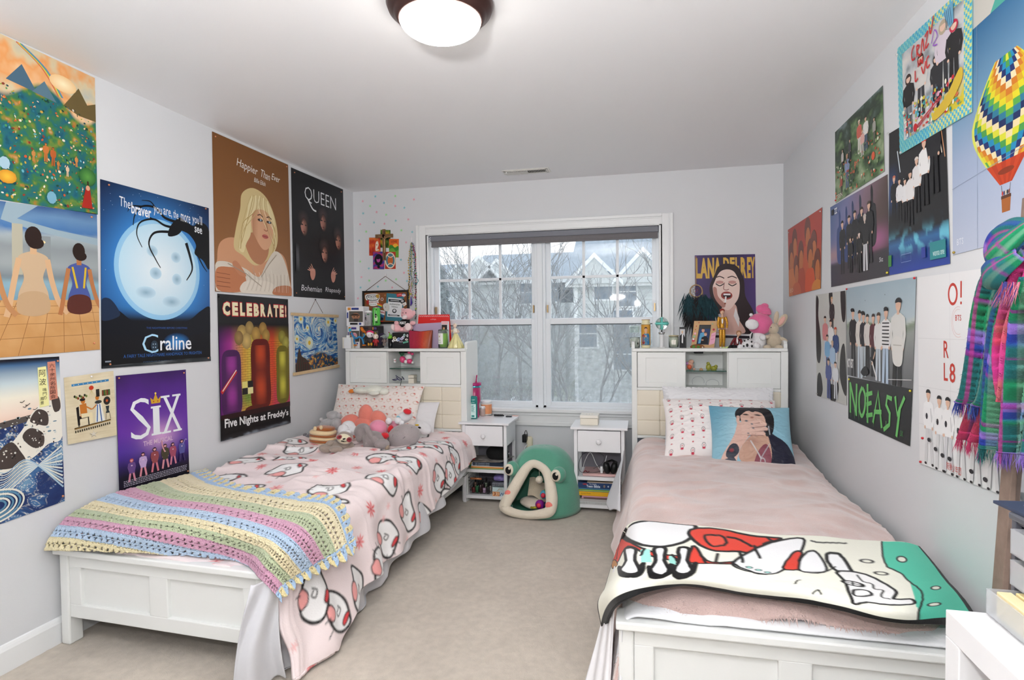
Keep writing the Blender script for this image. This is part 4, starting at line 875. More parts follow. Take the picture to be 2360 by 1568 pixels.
MB().ring(smooth_path([(1.49,-.05,.36),(1.475,-.075,.33),(1.50,-.08,.28),(1.49,-.07,.20),(1.46,-.06,.12)],6),.004,6).build('white_lead',M_cab,o)
o=thing('power_plug',(1.47,-.05,.40),'black charger plugged into the wall above the air freshener','plug')
MB().rbox((1.468,-.035,.405),(.034,.05,.06),.005).build('plug_body',MATS['black_plastic'],o)
MB().ring(smooth_path([(1.47,-.05,.43),(1.475,-.06,.46),(1.485,-.055,.47),(1.492,-.05,.44),(1.49,-.05,.39)],6),.0025,6).build('lead',MATS['black_plastic'],o)
pt=smooth_path([(1.03,-.52,.42),(1.035,-.56,.33),(1.05,-.55,.24),(1.10,-.50,.20),(1.13,-.44,.23),(1.14,-.42,.26)],8)
tag(MB().ring(pt,.0022,6).build('power_cable',M_bcab),'thin dark cord hanging between the left bed and nightstand','cable')
# ================================================================== FROG SHAPED CAT BED
fx,fy=1.69,-.50
fb=thing('pet_cave',(fx,fy,0),'green plush frog faced cat cave with cream mouth opening on the carpet','cat bed')
M_frog=mat('frog_green_plush','#5fa58c',.9,sheen=.5,bump=[(120,.3,'n'),(9,.3,'n')],var=.10,vscale=8)
M_cream=mat('cream_plush','#ece2cf',.95,sheen=.5,bump=[(140,.4,'n')])
TH=R(-9)
def fpt(a,b,c):
    return Vector((fx+a*math.cos(TH)-b*math.sin(TH),fy+a*math.sin(TH)+b*math.cos(TH),c))
nu,nv=64,30;vs=np.zeros((nv,nu,3))
mouth=smooth_path([(-.195,.06),(-.19,.09),(-.15,.17),(-.10,.27),(-.065,.325),(-.02,.345),(.05,.32),(.095,.27),(.12,.20),(.135,.13),(.125,.07),(.06,.045),(-.03,.03),(-.13,.035)],6,True)
def inside(a,c,P=[(p[0],p[1]) for p in mouth]):
    r=False
    for i in range(len(P)):
        (x1,y1),(x2,y2)=P[i],P[(i+1) % len(P)]
        if (y1>c) != (y2>c) and a<(x2-x1)*(c-y1)/(y2-y1)+x1:r=not r
    return r
face_y=lambda c:-.235+.30*(c/.42)**1.5*.62
def dome(sc=1.0):
    A_=[]
    for j in range(nv+1):
        t=j/nv;ph=t*math.pi/2;row=[]
        for k in range(nu):
            th=2*math.pi*k/nu;r=(math.cos(ph)**.62);a=.252*sc*r*math.cos(th);b=.235*sc*r*math.sin(th)*1.0+.035*t;c=.008+.425*sc*math.sin(ph)**.95
            fy_=face_y(c);b=max(b,fy_) if b<0 else b
            row.append((a*(1+.03*math.sin(th*3)),b,c))
        A_.append(row)
    return A_
D_=dome();mb=MB();vs=[fpt(*q) for row in D_ for q in row];fs=[]
for j in range(nv):
    for k in range(nu):
        k2=(k+1) % nu;q=[D_[j][k],D_[j][k2],D_[j+1][k2],D_[j+1][k]];ca=sum(p[0] for p in q)/4;cb=sum(p[1] for p in q)/4;cc_=sum(p[2] for p in q)/4
        if cb<.02 and inside(ca,cc_):continue
        fs.append((j*nu+k,j*nu+k2,(j+1)*nu+k2,(j+1)*nu+k))
mb.add(vs,fs,None,True);mb.build('dome',M_frog,fb,solid=.02)
MB().add([fpt(.24*math.cos(t),.22*math.sin(t)-.01,.012) for t in np.linspace(0,6.28,33)[:-1]],[tuple(range(32))]).build('base',mat('base_dark_green','#3d7d68',.9),fb,solid=.012)
ring_=[fpt(p[0],face_y(p[1])-.012,p[1]) for p in mouth]
mb=MB();rr_=[.034+.006*math.sin(i*.15) for i in range(len(ring_))]
ring_c=ring_+[ring_[0],ring_[1]];mb.ring(ring_c,rr_+rr_[:2],12,caps=False);mb.build('mouth_roll',M_cream,fb)
for a,c in ((-.168,.16),(.128,.115)):
    MB().ball(fpt(a,face_y(c)-.044,c),(.026,.012,.022),(0,0,math.degrees(TH)),nu=18,nv=8).build('cheek_patch',mat('coral_felt','#f2867c',.9),fb)
for a,c,s_ in ((-.175,.305,1),(.165,.295,1)):
    e=fpt(a,face_y(c)-.02,c);eb=MB().ball(e,(.048,.050,.054),(0,0,0),nu=24,nv=14).build('eye_bulge',M_frog,fb)
    f_=Vector((math.sin(TH),-math.cos(TH),0));e2=e+f_*.036+Vector((-.010,0,.002))
    MB().ball(e2,(.036,.020,.040),(0,0,math.degrees(TH)),nu=22,nv=12).build('eye_white',M_cream,eb)
    e3=e2+f_*.019+Vector((.002,0,0));MB().ball(e3,(.021,.006,.026),(0,0,math.degrees(TH)),nu=20,nv=8).build('pupil',mat('black_felt','#0b0b0c',.8),eb)
    MB().ball(e3+f_*.006+Vector((.010,0,.014)),(.009,.003,.009),(0,0,math.degrees(TH)),nu=10,nv=6).build('glint',M_cream,eb)
MB().ring([fpt(.01,-.10,.335),fpt(.01,-.10,.255)],.0012,5).build('pompom_string',M_cream,fb)
MB().ball(fpt(.01,-.10,.235),.026,nu=16,nv=12,lump=.15).build('pompom',M_cream,fb)
tag(MB().ball(fpt(-.03,-.03,.055),(.125,.11,.040),(0,0,math.degrees(TH)),nu=28,nv=14,lump=.12).build('pet_cushion',mat('cushion_cream','#e6d8c8',.95,sheen=.4,bump=(60,.3,'n'))),'pale round cushion inside the frog cat cave','cushion')
u=np.linspace(0,1,60);UU,WW=np.meshgrid(u,u);X=-.10+.17*UU+.02*WW;B=-.09+.10*(1-WW);Z=.11+.10*(1-WW)+.02*np.sin(UU*7)*.6+.004*np.abs(np.sin(UU*75))*np.abs(np.sin(WW*60)) - .03*UU
Pk=np.array([[fpt(X[i,j],B[i,j],Z[i,j]) for j in range(60)] for i in range(60)])
tag(MB().surf(Pk).build('knitted_cloth',mat('beige_knit','#cdbfa8',.95,sheen=.4,bump=(300,.5,'n')),solid=.006),'beige knitted square draped inside the cat cave','cloth')
for nm,q,r,c,lab in (('toy_ball',(.085,-.11,.155),.042,'#56a136','green plush ball at the right inside the cat cave'),('toy_ball',(.055,-.13,.145),.030,'#4aa8c9','blue and lilac toy inside the cat cave, above the purple ball'),('toy_ball',(.035,-.165,.085),.032,'#8a1b90','purple toy ball with red centre in the cat cave'),('toy_ball',(.085,-.15,.075),.035,'#141a3a','navy toy ball, rightmost in the cat cave')):
    o=thing(nm,fpt(*q),lab,'pet toy')
    MB().ball(fpt(*q),r,nu=20,nv=14,lump=.08).build('ball',mat('toy'+lab[:8],c,.5,var=.35,vscale=35),o)
    if 'purple' in lab:MB().ball(fpt(q[0],q[1]-.022,q[2]),.018,nu=14,nv=10).build('red_centre',mat('toy_red','#d3304a',.4),o)
    if 'navy' in lab:MB().ring([fpt(.085,-.19,.10),fpt(.105,-.19,.08),fpt(.10,-.185,.055)],.004,6).build('white_stripe',M_cream,o)
tag(MB().ring(smooth_path([tuple(fpt(-.03,-.16,.055)),tuple(fpt(-.01,-.175,.06)),tuple(fpt(.02,-.175,.068))],5),[.008]*11,8).build('feather_toy',mat('feather_mix','#c9b83a',.9,var=.7,vscale=60)),'yellow and blue feather toy on the cat cave cushion','pet toy')
# ================================================================== SOFT TOYS, PILLOWS, SHELF THINGS
def kk(Y,x=1000):c=px(x,800,'y',Y);return ((c-CL).dot(_f3))/F
def E(mb,cx,cy,rx,ry,Y,rd=None,rot=0,col=None,nu=20,nv=14,e=1,lump=.04):
    c=px(cx,cy,'y',Y);k=((c-CL).dot(_f3))/F
    return mb.ball(c,(rx*k,(rd if rd else (rx+ry)/2)*k,ry*k),(0,rot,0),col,nu,nv,e,lump=lump)
def toy(name,label,cat,base,parts,group=None):
    """parts: (part name, material, [ellipsoids in traced units])"""
    o=thing(name,tuple(px(base[0],base[1],'y',base[2])),label,cat,group)
    for nm,m,L in parts:
        mb=MB()
        for q in L:E(mb,*q)
        mb.build(nm,m,o)
    return o
def plush(n,c,v=.08,fz=130):return mat('plush_'+n,c,.95,sheen=.5,bump=[(fz,.45,'n'),(18,.3,'n')],var=v,vscale=14)
def pillow(name,c,w,h,t,rx,ry,rz,m,label,cat='pillow',col=None,n=70,corner=.0,ruf=0,seed=0,base=None):
    """cushion: local x width, local y height, z thickness, front = -z side towards the viewer after rotation"""
    M=at(c,0,0,rz) @ rotm(rx,0,0) @ rotm(0,0,ry)
    a=np.linspace(-1,1,n);A_,B_=np.meshgrid(a,a)
    pr=(np.clip(1-np.abs(A_)**2.6,0,1)*np.clip(1-np.abs(B_)**2.6,0,1))**.55
    wr=wrinkle(A_*w*3+seed,B_*h*3,.012,seed+3)*np.clip(1-pr*.3,0,1)
    sx_=w/2*(1-corner*(1-np.abs(B_)**2)*0-.035*(1-B_**2)*0)*A_*(1-.05*np.cos(B_*math.pi/2));sy_=h/2*B_*(1-.05*np.cos(A_*math.pi/2))
    f=np.stack([sx_,sy_,t/2*pr+wr*.8*pr],-1);b=np.stack([sx_,sy_,-t/2*pr],-1)
    if ruf:
        e=np.maximum(np.abs(A_),np.abs(B_))>.93;f[...,2]+=e*ruf*np.sin((A_+B_)*60)
    fl=lambda P:world(P,M)
    mb=MB();C=None
    if col is not None:
        C=col((A_+1)/2,(1-B_)/2)
    mb.surf(fl(f),col=C if C is not None else None)
    bk_=fl(b)[:,::-1];mb.surf(bk_,col=(np.ones(bk_.shape)*np.array(lin(base or '#ffffff'))) if C is not None else None)
    o=mb.build(name,m,solid=0);tag(o,label,cat);return o
class Tile:
    """small printed pattern evaluated at uv (metres)"""
    def __init__(s,U,V,base):s.U,s.V=U,V;s.C=np.ones(U.shape+(3,))*np.array(lin(base))
    def put(s,m,col):m=np.clip(m,0,1)[...,None];s.C=s.C*(1-m)+np.array(lin(col))*m
    def ell(s,x,y,rx,ry,col,rot=0,ring=0,aa=.003):
        c,n=math.cos(R(rot)),math.sin(R(rot));U=s.U-x;V=s.V-y;a=(U*c+V*n)/rx;b=(-U*n+V*c)/ry;d=(np.sqrt(a*a+b*b)-1)*min(rx,ry)
        s.put(.5-(np.abs(d)-ring/2)/aa if ring else .5-d/aa,col)
    def poly(s,pts,col):
        ins=np.zeros(s.U.shape,bool);n=len(pts)
        for i in range(n):
            (x1,y1),(x2,y2)=pts[i],pts[(i+1) % n]
            if y1 != y2:ins ^= ((y1>s.V) != (y2>s.V)) & (s.U<(x2-x1)*(s.V-y1)/(y2-y1)+x1)
        s.put(ins*1.,col)
    def line(s,P,w,col,aa=.003):
        D=np.full(s.U.shape,9.)
        for (a,b),(c,d) in zip(P[:-1],P[1:]):
            L=(c-a)**2+(d-b)**2+1e-12;t=np.clip(((s.U-a)*(c-a)+(s.V-b)*(d-b))/L,0,1);D=np.minimum(D,np.hypot(s.U-a-t*(c-a),s.V-b-t*(d-b)))
        s.put(.5-(D-w/2)/aa,col)
def print_left(u,v):
    t=Tile(u*.70,v*.44,'#f5ece6');rnd=random.Random(2)
    for j in range(7):
        for i in range(11):
            x=.03+i*.065+(j % 2)*.032;y=.03+j*.062;t.ell(x,y,.015,.012,'#d9b9a6',rot=10,ring=.003);t.ell(x+.010,y-.010,.009,.005,'#d4695c',rot=30)
            t.ell(x+.032,y+.02,.004,.004,'#e7a7a0')
    return t.C
def print_right(u,v):
    t=Tile(u*.66,v*.50,'#f8f2f0')
    for j in range(9):
        for i in range(11):
            x=.035+i*.06;y=.03+j*.056+(i % 2)*.028
            if (i+j) % 2==0:
                t.ell(x,y-.006,.010,.013,'#8a7f80',ring=.003);t.ell(x,y+.010,.009,.007,'#c8324e');t.ell(x,y-.006,.003,.004,'#c8324e')
            else:t.ell(x,y,.0045,.0045,'#cf3a4e')
    return t.C
M_prt=mat('printed_cotton',None,.8,bump=[(200,.15,'n'),(9,.3,'n')])
pillow('pillow',(.435,-.545,.675),.72,.42,.15,62,0,-2,M_prt,'cream pillow with tiny red and tan print, behind the soft toys on the left bed',col=print_left,n=150,seed=1,base='#f5ece6')
pillow('pillow',(.58,-.50,.60),.66,.30,.12,66,0,-2,mat('white_cotton','#e9e8ea',.8,bump=(9,.35,'n')),'plain white pillow almost hidden behind the printed pillow on the left bed',n=60,seed=4)
pillow('pillow',(2.86,-.60,.665),.70,.50,.20,58,0,0,mat('white_cotton_ruffled','#f1f1f4',.8,bump=[(9,.4,'n'),(60,.3,'n')]),'white ruffled pillow at the back of the right bed',n=120,seed=8,ruf=.010)
pillow('pillow',(2.845,-.82,.665),.68,.47,.17,40,0,0,M_prt,'white pillow with small red printed motifs on the right bed',col=print_right,n=170,seed=6,base='#f8f2f0')
def print_photo(u,v):
    X=u*185;Y=v*148;t=Tile(X,Y,'#8fc0d2');aa=2.
    t.C=lerpc(t.C,'#5f9db8',np.clip(1-X/70,0,1)*np.clip(1.2-Y/90,0,1));t.C=lerpc(t.C,'#bfe0ea',np.exp(-(((X-62)/26)**2+((Y-70)/40)**2))*.6)
    P=lambda pts,c:t.poly(smooth_path(pts,6,True),c)
    P([(118,70),(150,78),(172,92),(186,120),(186,150),(118,150)],'#1c1d33')
    P([(84,84),(112,70),(128,78),(133,110),(128,132),(104,146),(70,138),(60,118)],'#c8a08c')
    t.C=lerpc(t.C,'#9a6f66',np.exp(-(((X-92)/14)**2+((Y-92)/9)**2))*.5)
    P([(104,112),(122,96),(130,110),(128,136),(100,148),(92,140)],'#8d4a58')
    P([(58,36),(60,18),(74,4),(96,0),(122,2),(140,14),(146,40),(140,70),(124,78),(126,50),(118,26),(96,16),(78,22),(70,44)],'#15161d')
    P([(72,24),(96,16),(118,22),(126,40),(124,58),(112,76),(92,80),(76,66),(70,46)],'#d9b3a2')
    P([(64,18),(82,6),(112,4),(130,14),(126,28),(112,15),(98,20),(88,15),(78,22),(68,30)],'#15161d')
    t.ell(82,27,6.5,2.2,'#2c2022',5,aa=aa);t.ell(110,28,7.5,2.2,'#2c2022',8,aa=aa);t.ell(96,35,4,2.2,'#a8705f',aa=aa)
    P([(24,120),(40,96),(52,76),(58,58),(64,48),(88,50),(90,72),(76,92),(62,112),(50,140),(20,142)],'#dcb6a8')
    for i,(a,b) in enumerate([((66,54),(112,43)),((70,60),(124,51)),((72,68),(126,62)),((74,75),(118,73))]):t.line([a,b],8.5,'#dfbcae',aa=aa);t.line([(a[0]+8,a[1]+4.6),(b[0],b[1]+4.6)],1.5,'#8c5f58',aa=aa)
    t.line([(66,60),(62,44),(64,34)],7.5,'#dcb6a8',aa=aa)
    for q in [(82,44,3.5),(94,52,2.6),(96,62,2.6),(84,74,2.2)]:t.ell(q[0],q[1],q[2],q[2]*.6,'#54606e',aa=aa)
    P([(34,110),(46,98),(58,102),(60,116),(46,128),(32,124)],'#2c3040');t.ell(44,112,5,4,'#8c2f3c',aa=aa);P([(18,134),(48,126),(54,146),(14,146)],'#3a3d4c')
    for k in range(16):a=k/15;t.ell(88+a*20,92+a*34,1.4,1.4,'#d9dadd',aa=aa);t.ell(130-a*20,96+a*28,1.0,1.0,'#b8b9c0',aa=aa)
    t.ell(112,132,5,6,'#c9cad0',ring=1.5,aa=aa);t.line([(132,56),(133,74)],2,'#c9cdd4',aa=aa)
    return t.C
pillow('cushion',(2.985,-.99,.640),.445,.42,.13,52,0,-3,mat('photo_satin',None,.5,sheen=.1,bump=(9,.25,'n')),'square photo cushion of a dark haired person with a hand over the mouth','cushion',col=print_photo,n=260,seed=12,base='#5f9db8')
g='soft toys piled on the left pillow'
wh=plush('white','#efeef0');gr=plush('grey','#9b9190');lg=plush('light_grey','#b4b2b4');bk=mat('toy_eye_black','#0c0c0d',.2)
toy('plush_goose','long white goose plush with orange bill lying on top of the left pillow','plush toy',(850,905,-.47),[
    ('body',plush('goose','#eef0e4'),[(835,900,22,8,-.57),(862,899,24,11,-.55),(885,903,12,8,-.55),(862,907,12,5,-.60)]),
    ('bill',mat('orange_felt','#e9862e',.9,sheen=.4),[(810,902,7.5,5,-.575,None,-10)]),('eye',bk,[(816,895.5,1,1.3,-.60)]),('leg',MATS['orange_felt'],[(902,903,12,.8,-.47)])],g)
cf=thing('flower_cushion',tuple(px(835,1030,'y',-.80)),'large coral pink flower shaped cushion behind the soft toys','cushion',None)
crl=plush('coral','#f08b7b',.03)
for a,b,rx,ry,rt in [(843,957,18,25,5),(871,967,22,20,38),(806,975,25,19,-25),(862,1000,20,20,20),(815,1000,20,22,0),(826,1024,16,14,0)]:
    mb=MB();E(mb,a,b,rx,ry,-.80,13,rt,nu=28,nv=16,lump=.02);mb.build('petal',crl,cf)
mb=MB();E(mb,838,982,24,20,-.82,13);mb.build('centre',crl,cf)
toy('plush_elephant','pale grey plush lying at the wall beside the flower cushion','plush toy',(760,985,-.78),[
    ('head',lg,[(768,959,15,12,-.78)]),('body',lg,[(755,978,20,13,-.80,None,-20),(775,978,12,14,-.84)]),('ear',lg,[(757,956,5,7,-.76),(782,960,5,8,-.80)]),('arm',lg,[(741,968,5,5,-.82),(747,972,8,5,-.82)])],g)
st=thing('striped_cushion',tuple(px(745,1036,'y',-1.02)),'loaf shaped cushion in cream and brown stripes with two tiny ears','cushion')
t1=plush('cream','#f0d6a8',.04);t2=plush('brown','#a8602c',.04)
for k,(y0,h,m,w) in enumerate([(1025,9.5,t1,31),(1015,4.5,t2,31),(1009,6,t1,31),(1003,4,t2,31),(996,7.5,t1,30)]):
    mb=MB();E(mb,745,y0,w,h,-1.0,24,3,nu=28,e=.75,lump=.01);mb.build('layer',m,st)
mb=MB();E(mb,748,988,24,6,-1.0,20,3,e=.8);mb.build('top_patch',t2,st)
for a,b in ((726,988),(740,986)):mb=MB();E(mb,a,b,4,5,-1.06,3);mb.build('ear',t1,st)
toy('plush_lamb','small fluffy white plush in front of the coral flower','plush toy',(800,1005,-1.0),[
    ('body',wh,[(803,985,16,15,-.98,None,20),(812,992,12,12,-.98)]),('head',wh,[(792,992,13,14,-1.03)]),('leg',wh,[(789,1003,6,7,-1.06),(803,996,7,6,-1.06)])],g)
toy('plush_sloth','grey brown sloth plush with cream face and reddish eye patches','plush toy',(780,1046,-1.15),[
    ('body',plush('sloth','#a39488'),[(778,1028,30,14,-1.24,None,-8),(797,1030,20,14,-1.22)]),('arm',plush('sloth','#a39488'),[(752,1034,18,10,-1.30,None,10),(774,1036,16,8,-1.33),(760,1024,12,8,-1.28,None,-30)]),
    ('head',plush('sloth','#a39488'),[(794,1010,20,15,-1.25,None,8)]),('face',plush('face_cream','#f0e6c6',.02),[(793,1012,17,11.5,-1.285,13,8)]),
    ('eye_patch',plush('rust','#a8323a',.02),[(782,1008,6.5,5,-1.315,7,-10)]),('eye_patch',plush('rust','#a8323a',.02),[(805,1014,6,6,-1.315,7,0)]),
    ('nose',bk,[(793,1012,2.4,1.6,-1.328,6)]),('mouth',bk,[(790,1017,4,.7,-1.322,6,20),(796,1018,4,.7,-1.322,6,-10)]),('eye',bk,[(783,1007,3,.6,-1.335,5),(805,1012,3,.6,-1.335,5)])],g)
toy('plush_rabbit','dark grey lop eared rabbit plush slumped in the middle of the pile','plush toy',(860,1040,-1.12),[
    ('head',gr,[(836,996,19,20,-1.08,None,-15)]),('body',gr,[(862,1014,27,20,-1.10,None,15),(880,1024,18,12,-1.16)]),('ear',gr,[(852,1000,8,24,-1.15,6,-32),(866,1016,9,14,-1.17,6,-38)]),
    ('ear',gr,[(828,1010,8,10,-1.12,6,10)]),('leg',gr,[(846,1026,8,14,-1.14),(887,1030,10,9,-1.14)]),('paw',plush('tan','#a8937f'),[(892,1031,6,7,-1.165)])],g)
pk=plush('bubble_pink','#ee94b0',.03);rd=plush('red','#d8202e',.03)
toy('ball_cushion','round pink plush ball with red ends behind the dark rabbit','plush toy',(872,1010,-.98),[
    ('ball',pk,[(872,988,22,20,-1.0,20,20)]),('foot',rd,[(886,1005,11,8,-1.08,8,-5)]),('foot',rd,[(900,990,7,10,-1.0,7,20)])],g)
toy('plush_bear','white plush with fluffy paws, pink dress and red hat, leaning right','plush toy',(915,990,-.92),[
    ('head',wh,[(932,962,20,13,-.90,13,-22)]),('hat',rd,[(939,949,10,6.5,-.95,8,15)]),('dress',plush('rose','#ea9fb4',.05),[(907,980,14,9,-.92,9,20)]),
    ('paw',wh,[(896,971,7.5,8,-.98,7)]),('paw',wh,[(918,970,9,8,-.98,7)]),('paw',wh,[(926,975,6,6,-1.0)]),('collar',mat('sky_ribbon','#8fd0e2',.7),[(919,965,3,7,-.95,8,-30)])],g)
toy('plush_hippo','large smooth taupe grey plush at the right front of the pile','plush toy',(930,1036,-1.05),[
    ('body',plush('taupe','#a9a0a0',.03),[(931,1006,40,28,-1.02,26,-14)]),('ear',plush('taupe','#a9a0a0',.03),[(914,990,4,2.6,-1.14,3,-30)]),('ear',plush('taupe','#a9a0a0',.03),[(950,984,3.5,2.5,-1.10,3,-30)]),
    ('nostril',plush('taupe_dark','#8c8284',.03),[(931,1009,4,1.3,-1.175,3,-40)]),('nostril',plush('taupe_dark','#8c8284',.03),[(905,1004,3,1.3,-1.16,3,-70)])],g)
toy('plush_dog','white plush face with one black eye tucked behind the taupe plush','plush toy',(980,1000,-.70),[
    ('head',wh,[(975,986,22,14,-.72,None,30)]),('ear',mat('yellow_felt','#e8c01f',.9,sheen=.4),[(961,980,5,2,-.80)]),('eye',bk,[(967,986,3.6,2.2,-.83,3,20)])],g)
toy('plush_mouse','dark grey plush partly hidden at the far left of the pile','plush toy',(707,1010,-.90),[('body',plush('charcoal','#6f6d72'),[(712,1010,9,10,-.95),(703,1004,5,6,-.95)])],g)
SH=1.134
def bb(x0,y0,x1,y1,Y):a=px(x0,y0,'y',Y);b=px(x1,y1,'y',Y);return a.x,b.x,b.z,a.z
def on_shelf(z):return SH
def pbox(name,m,par,x0,y0,x1,y1,Y,d,zb=None,bevel=.0015,**k):
    a,b,z0,z1=bb(x0,y0,x1,y1,Y);z0=SH if zb is None else zb;return MB().box(a,b,Y,Y+d,z0,z1).build(name,m,par,bevel=bevel,**k)
def parts_on(Y,lift=.0005):return Art(lambda a,b,l:px(a,b,'y',Y-lift)+Vector((0,-l,0)),.00008)
PP=MATS['paper_print']
card_w=mat('card_white','#e9e7ea',.4);
def figbox(x0,y0,x1,y1,Y,d,zb,label,cols,head):
    a,b,z0,z1=bb(x0,y0,x1,y1,Y);z0=zb;o=thing('figure_box',((a+b)/2,Y+d/2,z0),label,'toy box')
    MB().box(a,b,Y,Y+d,z0,z1).build('carton',card_w if cols[0]=='w' else mat('card_'+cols[0][1:],cols[0],.4),o,bevel=.001)
    A=parts_on(Y);w=x1-x0;h=y1-y0
    A.quad(x0+w*.16,y0+h*.24,x1-w*.04,y1-h*.2,'#5b564f');A.ell(x0+w*.55,y0+h*.5,w*.24,h*.17,head[0],n=14);A.ell(x0+w*.5,y0+h*.47,w*.26,h*.10,head[1],n=12,a0=180,a1=360)
    A.quad(x0+w*.44,y0+h*.62,x0+w*.68,y1-h*.22,head[2]);A.ell(x0+w*.46,y0+h*.52,w*.03,None,'#111111');A.ell(x0+w*.64,y0+h*.52,w*.03,None,'#111111')
    A.quad(x0+w*.30,y0+h*.06,x0+w*.72,y0+h*.17,cols[1]);A.quad(x0+w*.08,y0+h*.05,x0+w*.26,y0+h*.19,'#d08a3c');A.quad(x0+w*.04,y0+h*.3,x0+w*.12,y0+h*.6,cols[1])
    A.quad(x0+w*.22,y1-h*.16,x0+w*.66,y1-h*.06,'#1c1a1e');A.ell(x1-w*.2,y1-h*.11,w*.07,None,cols[1]);A.text('POP',[(x0+w*.34,y0+h*.08),(x0+w*.55,y0+h*.08),(x0+w*.55,y0+h*.15),(x0+w*.34,y0+h*.15)],'#ffffff') if 0 else None
    A.build('box_print',PP,o);return z1
z=figbox(801,752,829,797,-.33,.10,SH,'white boxed figure at the lower left of the stacked boxes',['w','#4a3a86'],('#d9b9b4','#e58aa0','#c22a3a'))
figbox(829,752,857,797,-.33,.10,SH,'dark boxed figure with gold edging, lower middle box',['#4d4038','#2a2430'],('#3a342e','#d8b45c','#2a2622'))
figbox(857,752,872,797,-.33,.10,SH,'narrow black box with yellow emblem, lower right box',['#1d1a20','#5c4a86'],('#d8c04a','#1d1a20','#1d1a20'))
figbox(798,707,838,751.5,-.33,.10,z+.0006,'large white boxed figure on top of the box stack beside the cork board',['w','#2d3f86'],('#a87456','#3a2a20','#3a3436'))
def can(x0,y0,x1,y1,Y,zb,label,m,name='drinks_can',top='#c8cacc'):
    a,b,z0,z1=bb(x0,y0,x1,y1,Y);r=(b-a)/2;c=((a+b)/2,Y+r,zb);h=z1-zb;o=thing(name,c,label,'can')
    MB().lathe([(0,0),(r*.8,0),(r,h*.04),(r,h*.92),(r*.86,h*.98),(r*.86,h),(0,h*.985)],32,c).build('can_body',m,o);MB().lathe([(r*.86,0),(r*.88,.003),(r*.84,.004),(0,.001)],24,(c[0],c[1],c[2]+h)).build('rim',mat('tin'+top[1:],top,.3,.8),o)
    return o,c,r,h
o,c,r,h=can(837,717,854,751,-.31,z+.0006,'black and white striped drinks can on the box stack',mat('can_white','#eeeeee',.35))
A=Art(lambda a,b,l:Vector((c[0]+(r+.0004+l)*math.sin(a),c[1]-(r+.0004+l)*math.cos(a),c[2]+b*h)),.0001)
for k in range(-5,6):A.put([(k*.34,.05),(k*.34+.16,.05),(k*.34+.16,.9),(k*.34,.9)],[(0,1,2,3)],'#111111',hold=k>-5)
A.ell(-.5,.45,.5,.22,'#b9b4bc',n=14);A.ell(-.52,.5,.22,.12,'#2a2a30',n=12);A.quad(.1,.72,.6,.82,'#1f7a4a');A.quad(-.9,.62,-.3,.74,'#3a4aa8');A.build('can_print',PP,o)
o,c2_,r2_,h2_=can(854.5,710,872,751,-.31,z+.0006,'bright green printed drinks can next to the striped can',mat('can_green','#58c24a',.35))
A=Art(lambda a,b,l:Vector((c2_[0]+(r2_+.0004+l)*math.sin(a),c2_[1]-(r2_+.0004+l)*math.cos(a),c2_[2]+b*h2_)),.0001)
A.quad(-.9,.68,.1,.80,'#4f58b8');A.ell(.35,.42,.42,.16,'#cfe8b8',n=14);A.ell(.3,.56,.3,.12,'#1c2a1c',n=12);A.ell(-.6,.5,.12,.2,'#1c4a20');A.ell(-.8,.25,.2,.08,'#1c4a20');A.ell(.5,.2,.3,.06,'#1c4a20');A.ell(-.5,.9,.12,.05,'#1c4a20');A.ell(.5,.9,.12,.05,'#1c4a20');A.quad(.0,.05,.07,.9,'#eefaee');A.build('can_print',PP,o)
o=thing('perfume_bottle',tuple(px(803,798,'y',-.385)),'white squared bottle flanked by cream blocks at the shelf end near the wall','bottle')
a,b,z0,z1=bb(789,778,815,793,-.37);MB().box(a,b,-.37,-.34,SH,z1).build('block',mat('cream_wood','#ede6d6',.5),o,bevel=.001)
a,b,z0,z1=bb(794.5,779,810.5,798,-.39);MB().prism([(a,0),(b,0),(b+.002,.03),(b,z1-SH),(a,z1-SH),(a-.002,.03)],0,.022,M=Matrix(((1,0,0,0),(0,0,1,-.405),(0,1,0,SH),(0,0,0,1)))).build('flask',mat('porcelain_white','#e8e9ea',.25),o,bevel=.003)
a,b,z0,z1=bb(799,773,806,779,-.395);MB().box(a,b,-.40,-.385,z0,z1).build('stopper',MATS['porcelain_white'],o,bevel=.001)
blu=mat('toy_blue','#2c7fb4',.35);org=mat('toy_orange','#e07a1e',.4)
o=thing('toy_dragon',tuple(px(822,797,'y',-.375)),'turquoise blue arched toy dragon with orange tufts, left shelf','toy')
mb=MB();Q=lambda l,Y=-.375:[tuple(px(a,b,'y',Y)) for a,b in l]
mb.ring(smooth_path(Q([(806,762),(810,768),(816,778),(822,780),(828,777),(835,782),(838,794)]),5),[.008]*31,10);mb.ring(smooth_path(Q([(817,778),(816,786),(818,794)]),5),[.007]*11,8);mb.ring(smooth_path(Q([(835,780),(840,774),(838,770)]),5),[.006]*11,8)
mb.build('body',blu,o)
mb=MB();E(mb,806.5,761,3,4,-.38);mb.build('head',mat('toy_cyan','#37c3e8',.35),o)
mb=MB();[E(mb,*q,-.385) for q in [(819,796,5,1.8),(839,796,5,1.8),(808,766,1.6,1.6)]];mb.build('feet',org,o)
mb=MB();[E(mb,*q,-.35) for q in [(835,760,4,4),(838,764,4,3),(833,757,3,3),(841,766,2.5,2)]];mb.build('tufts',org,o)
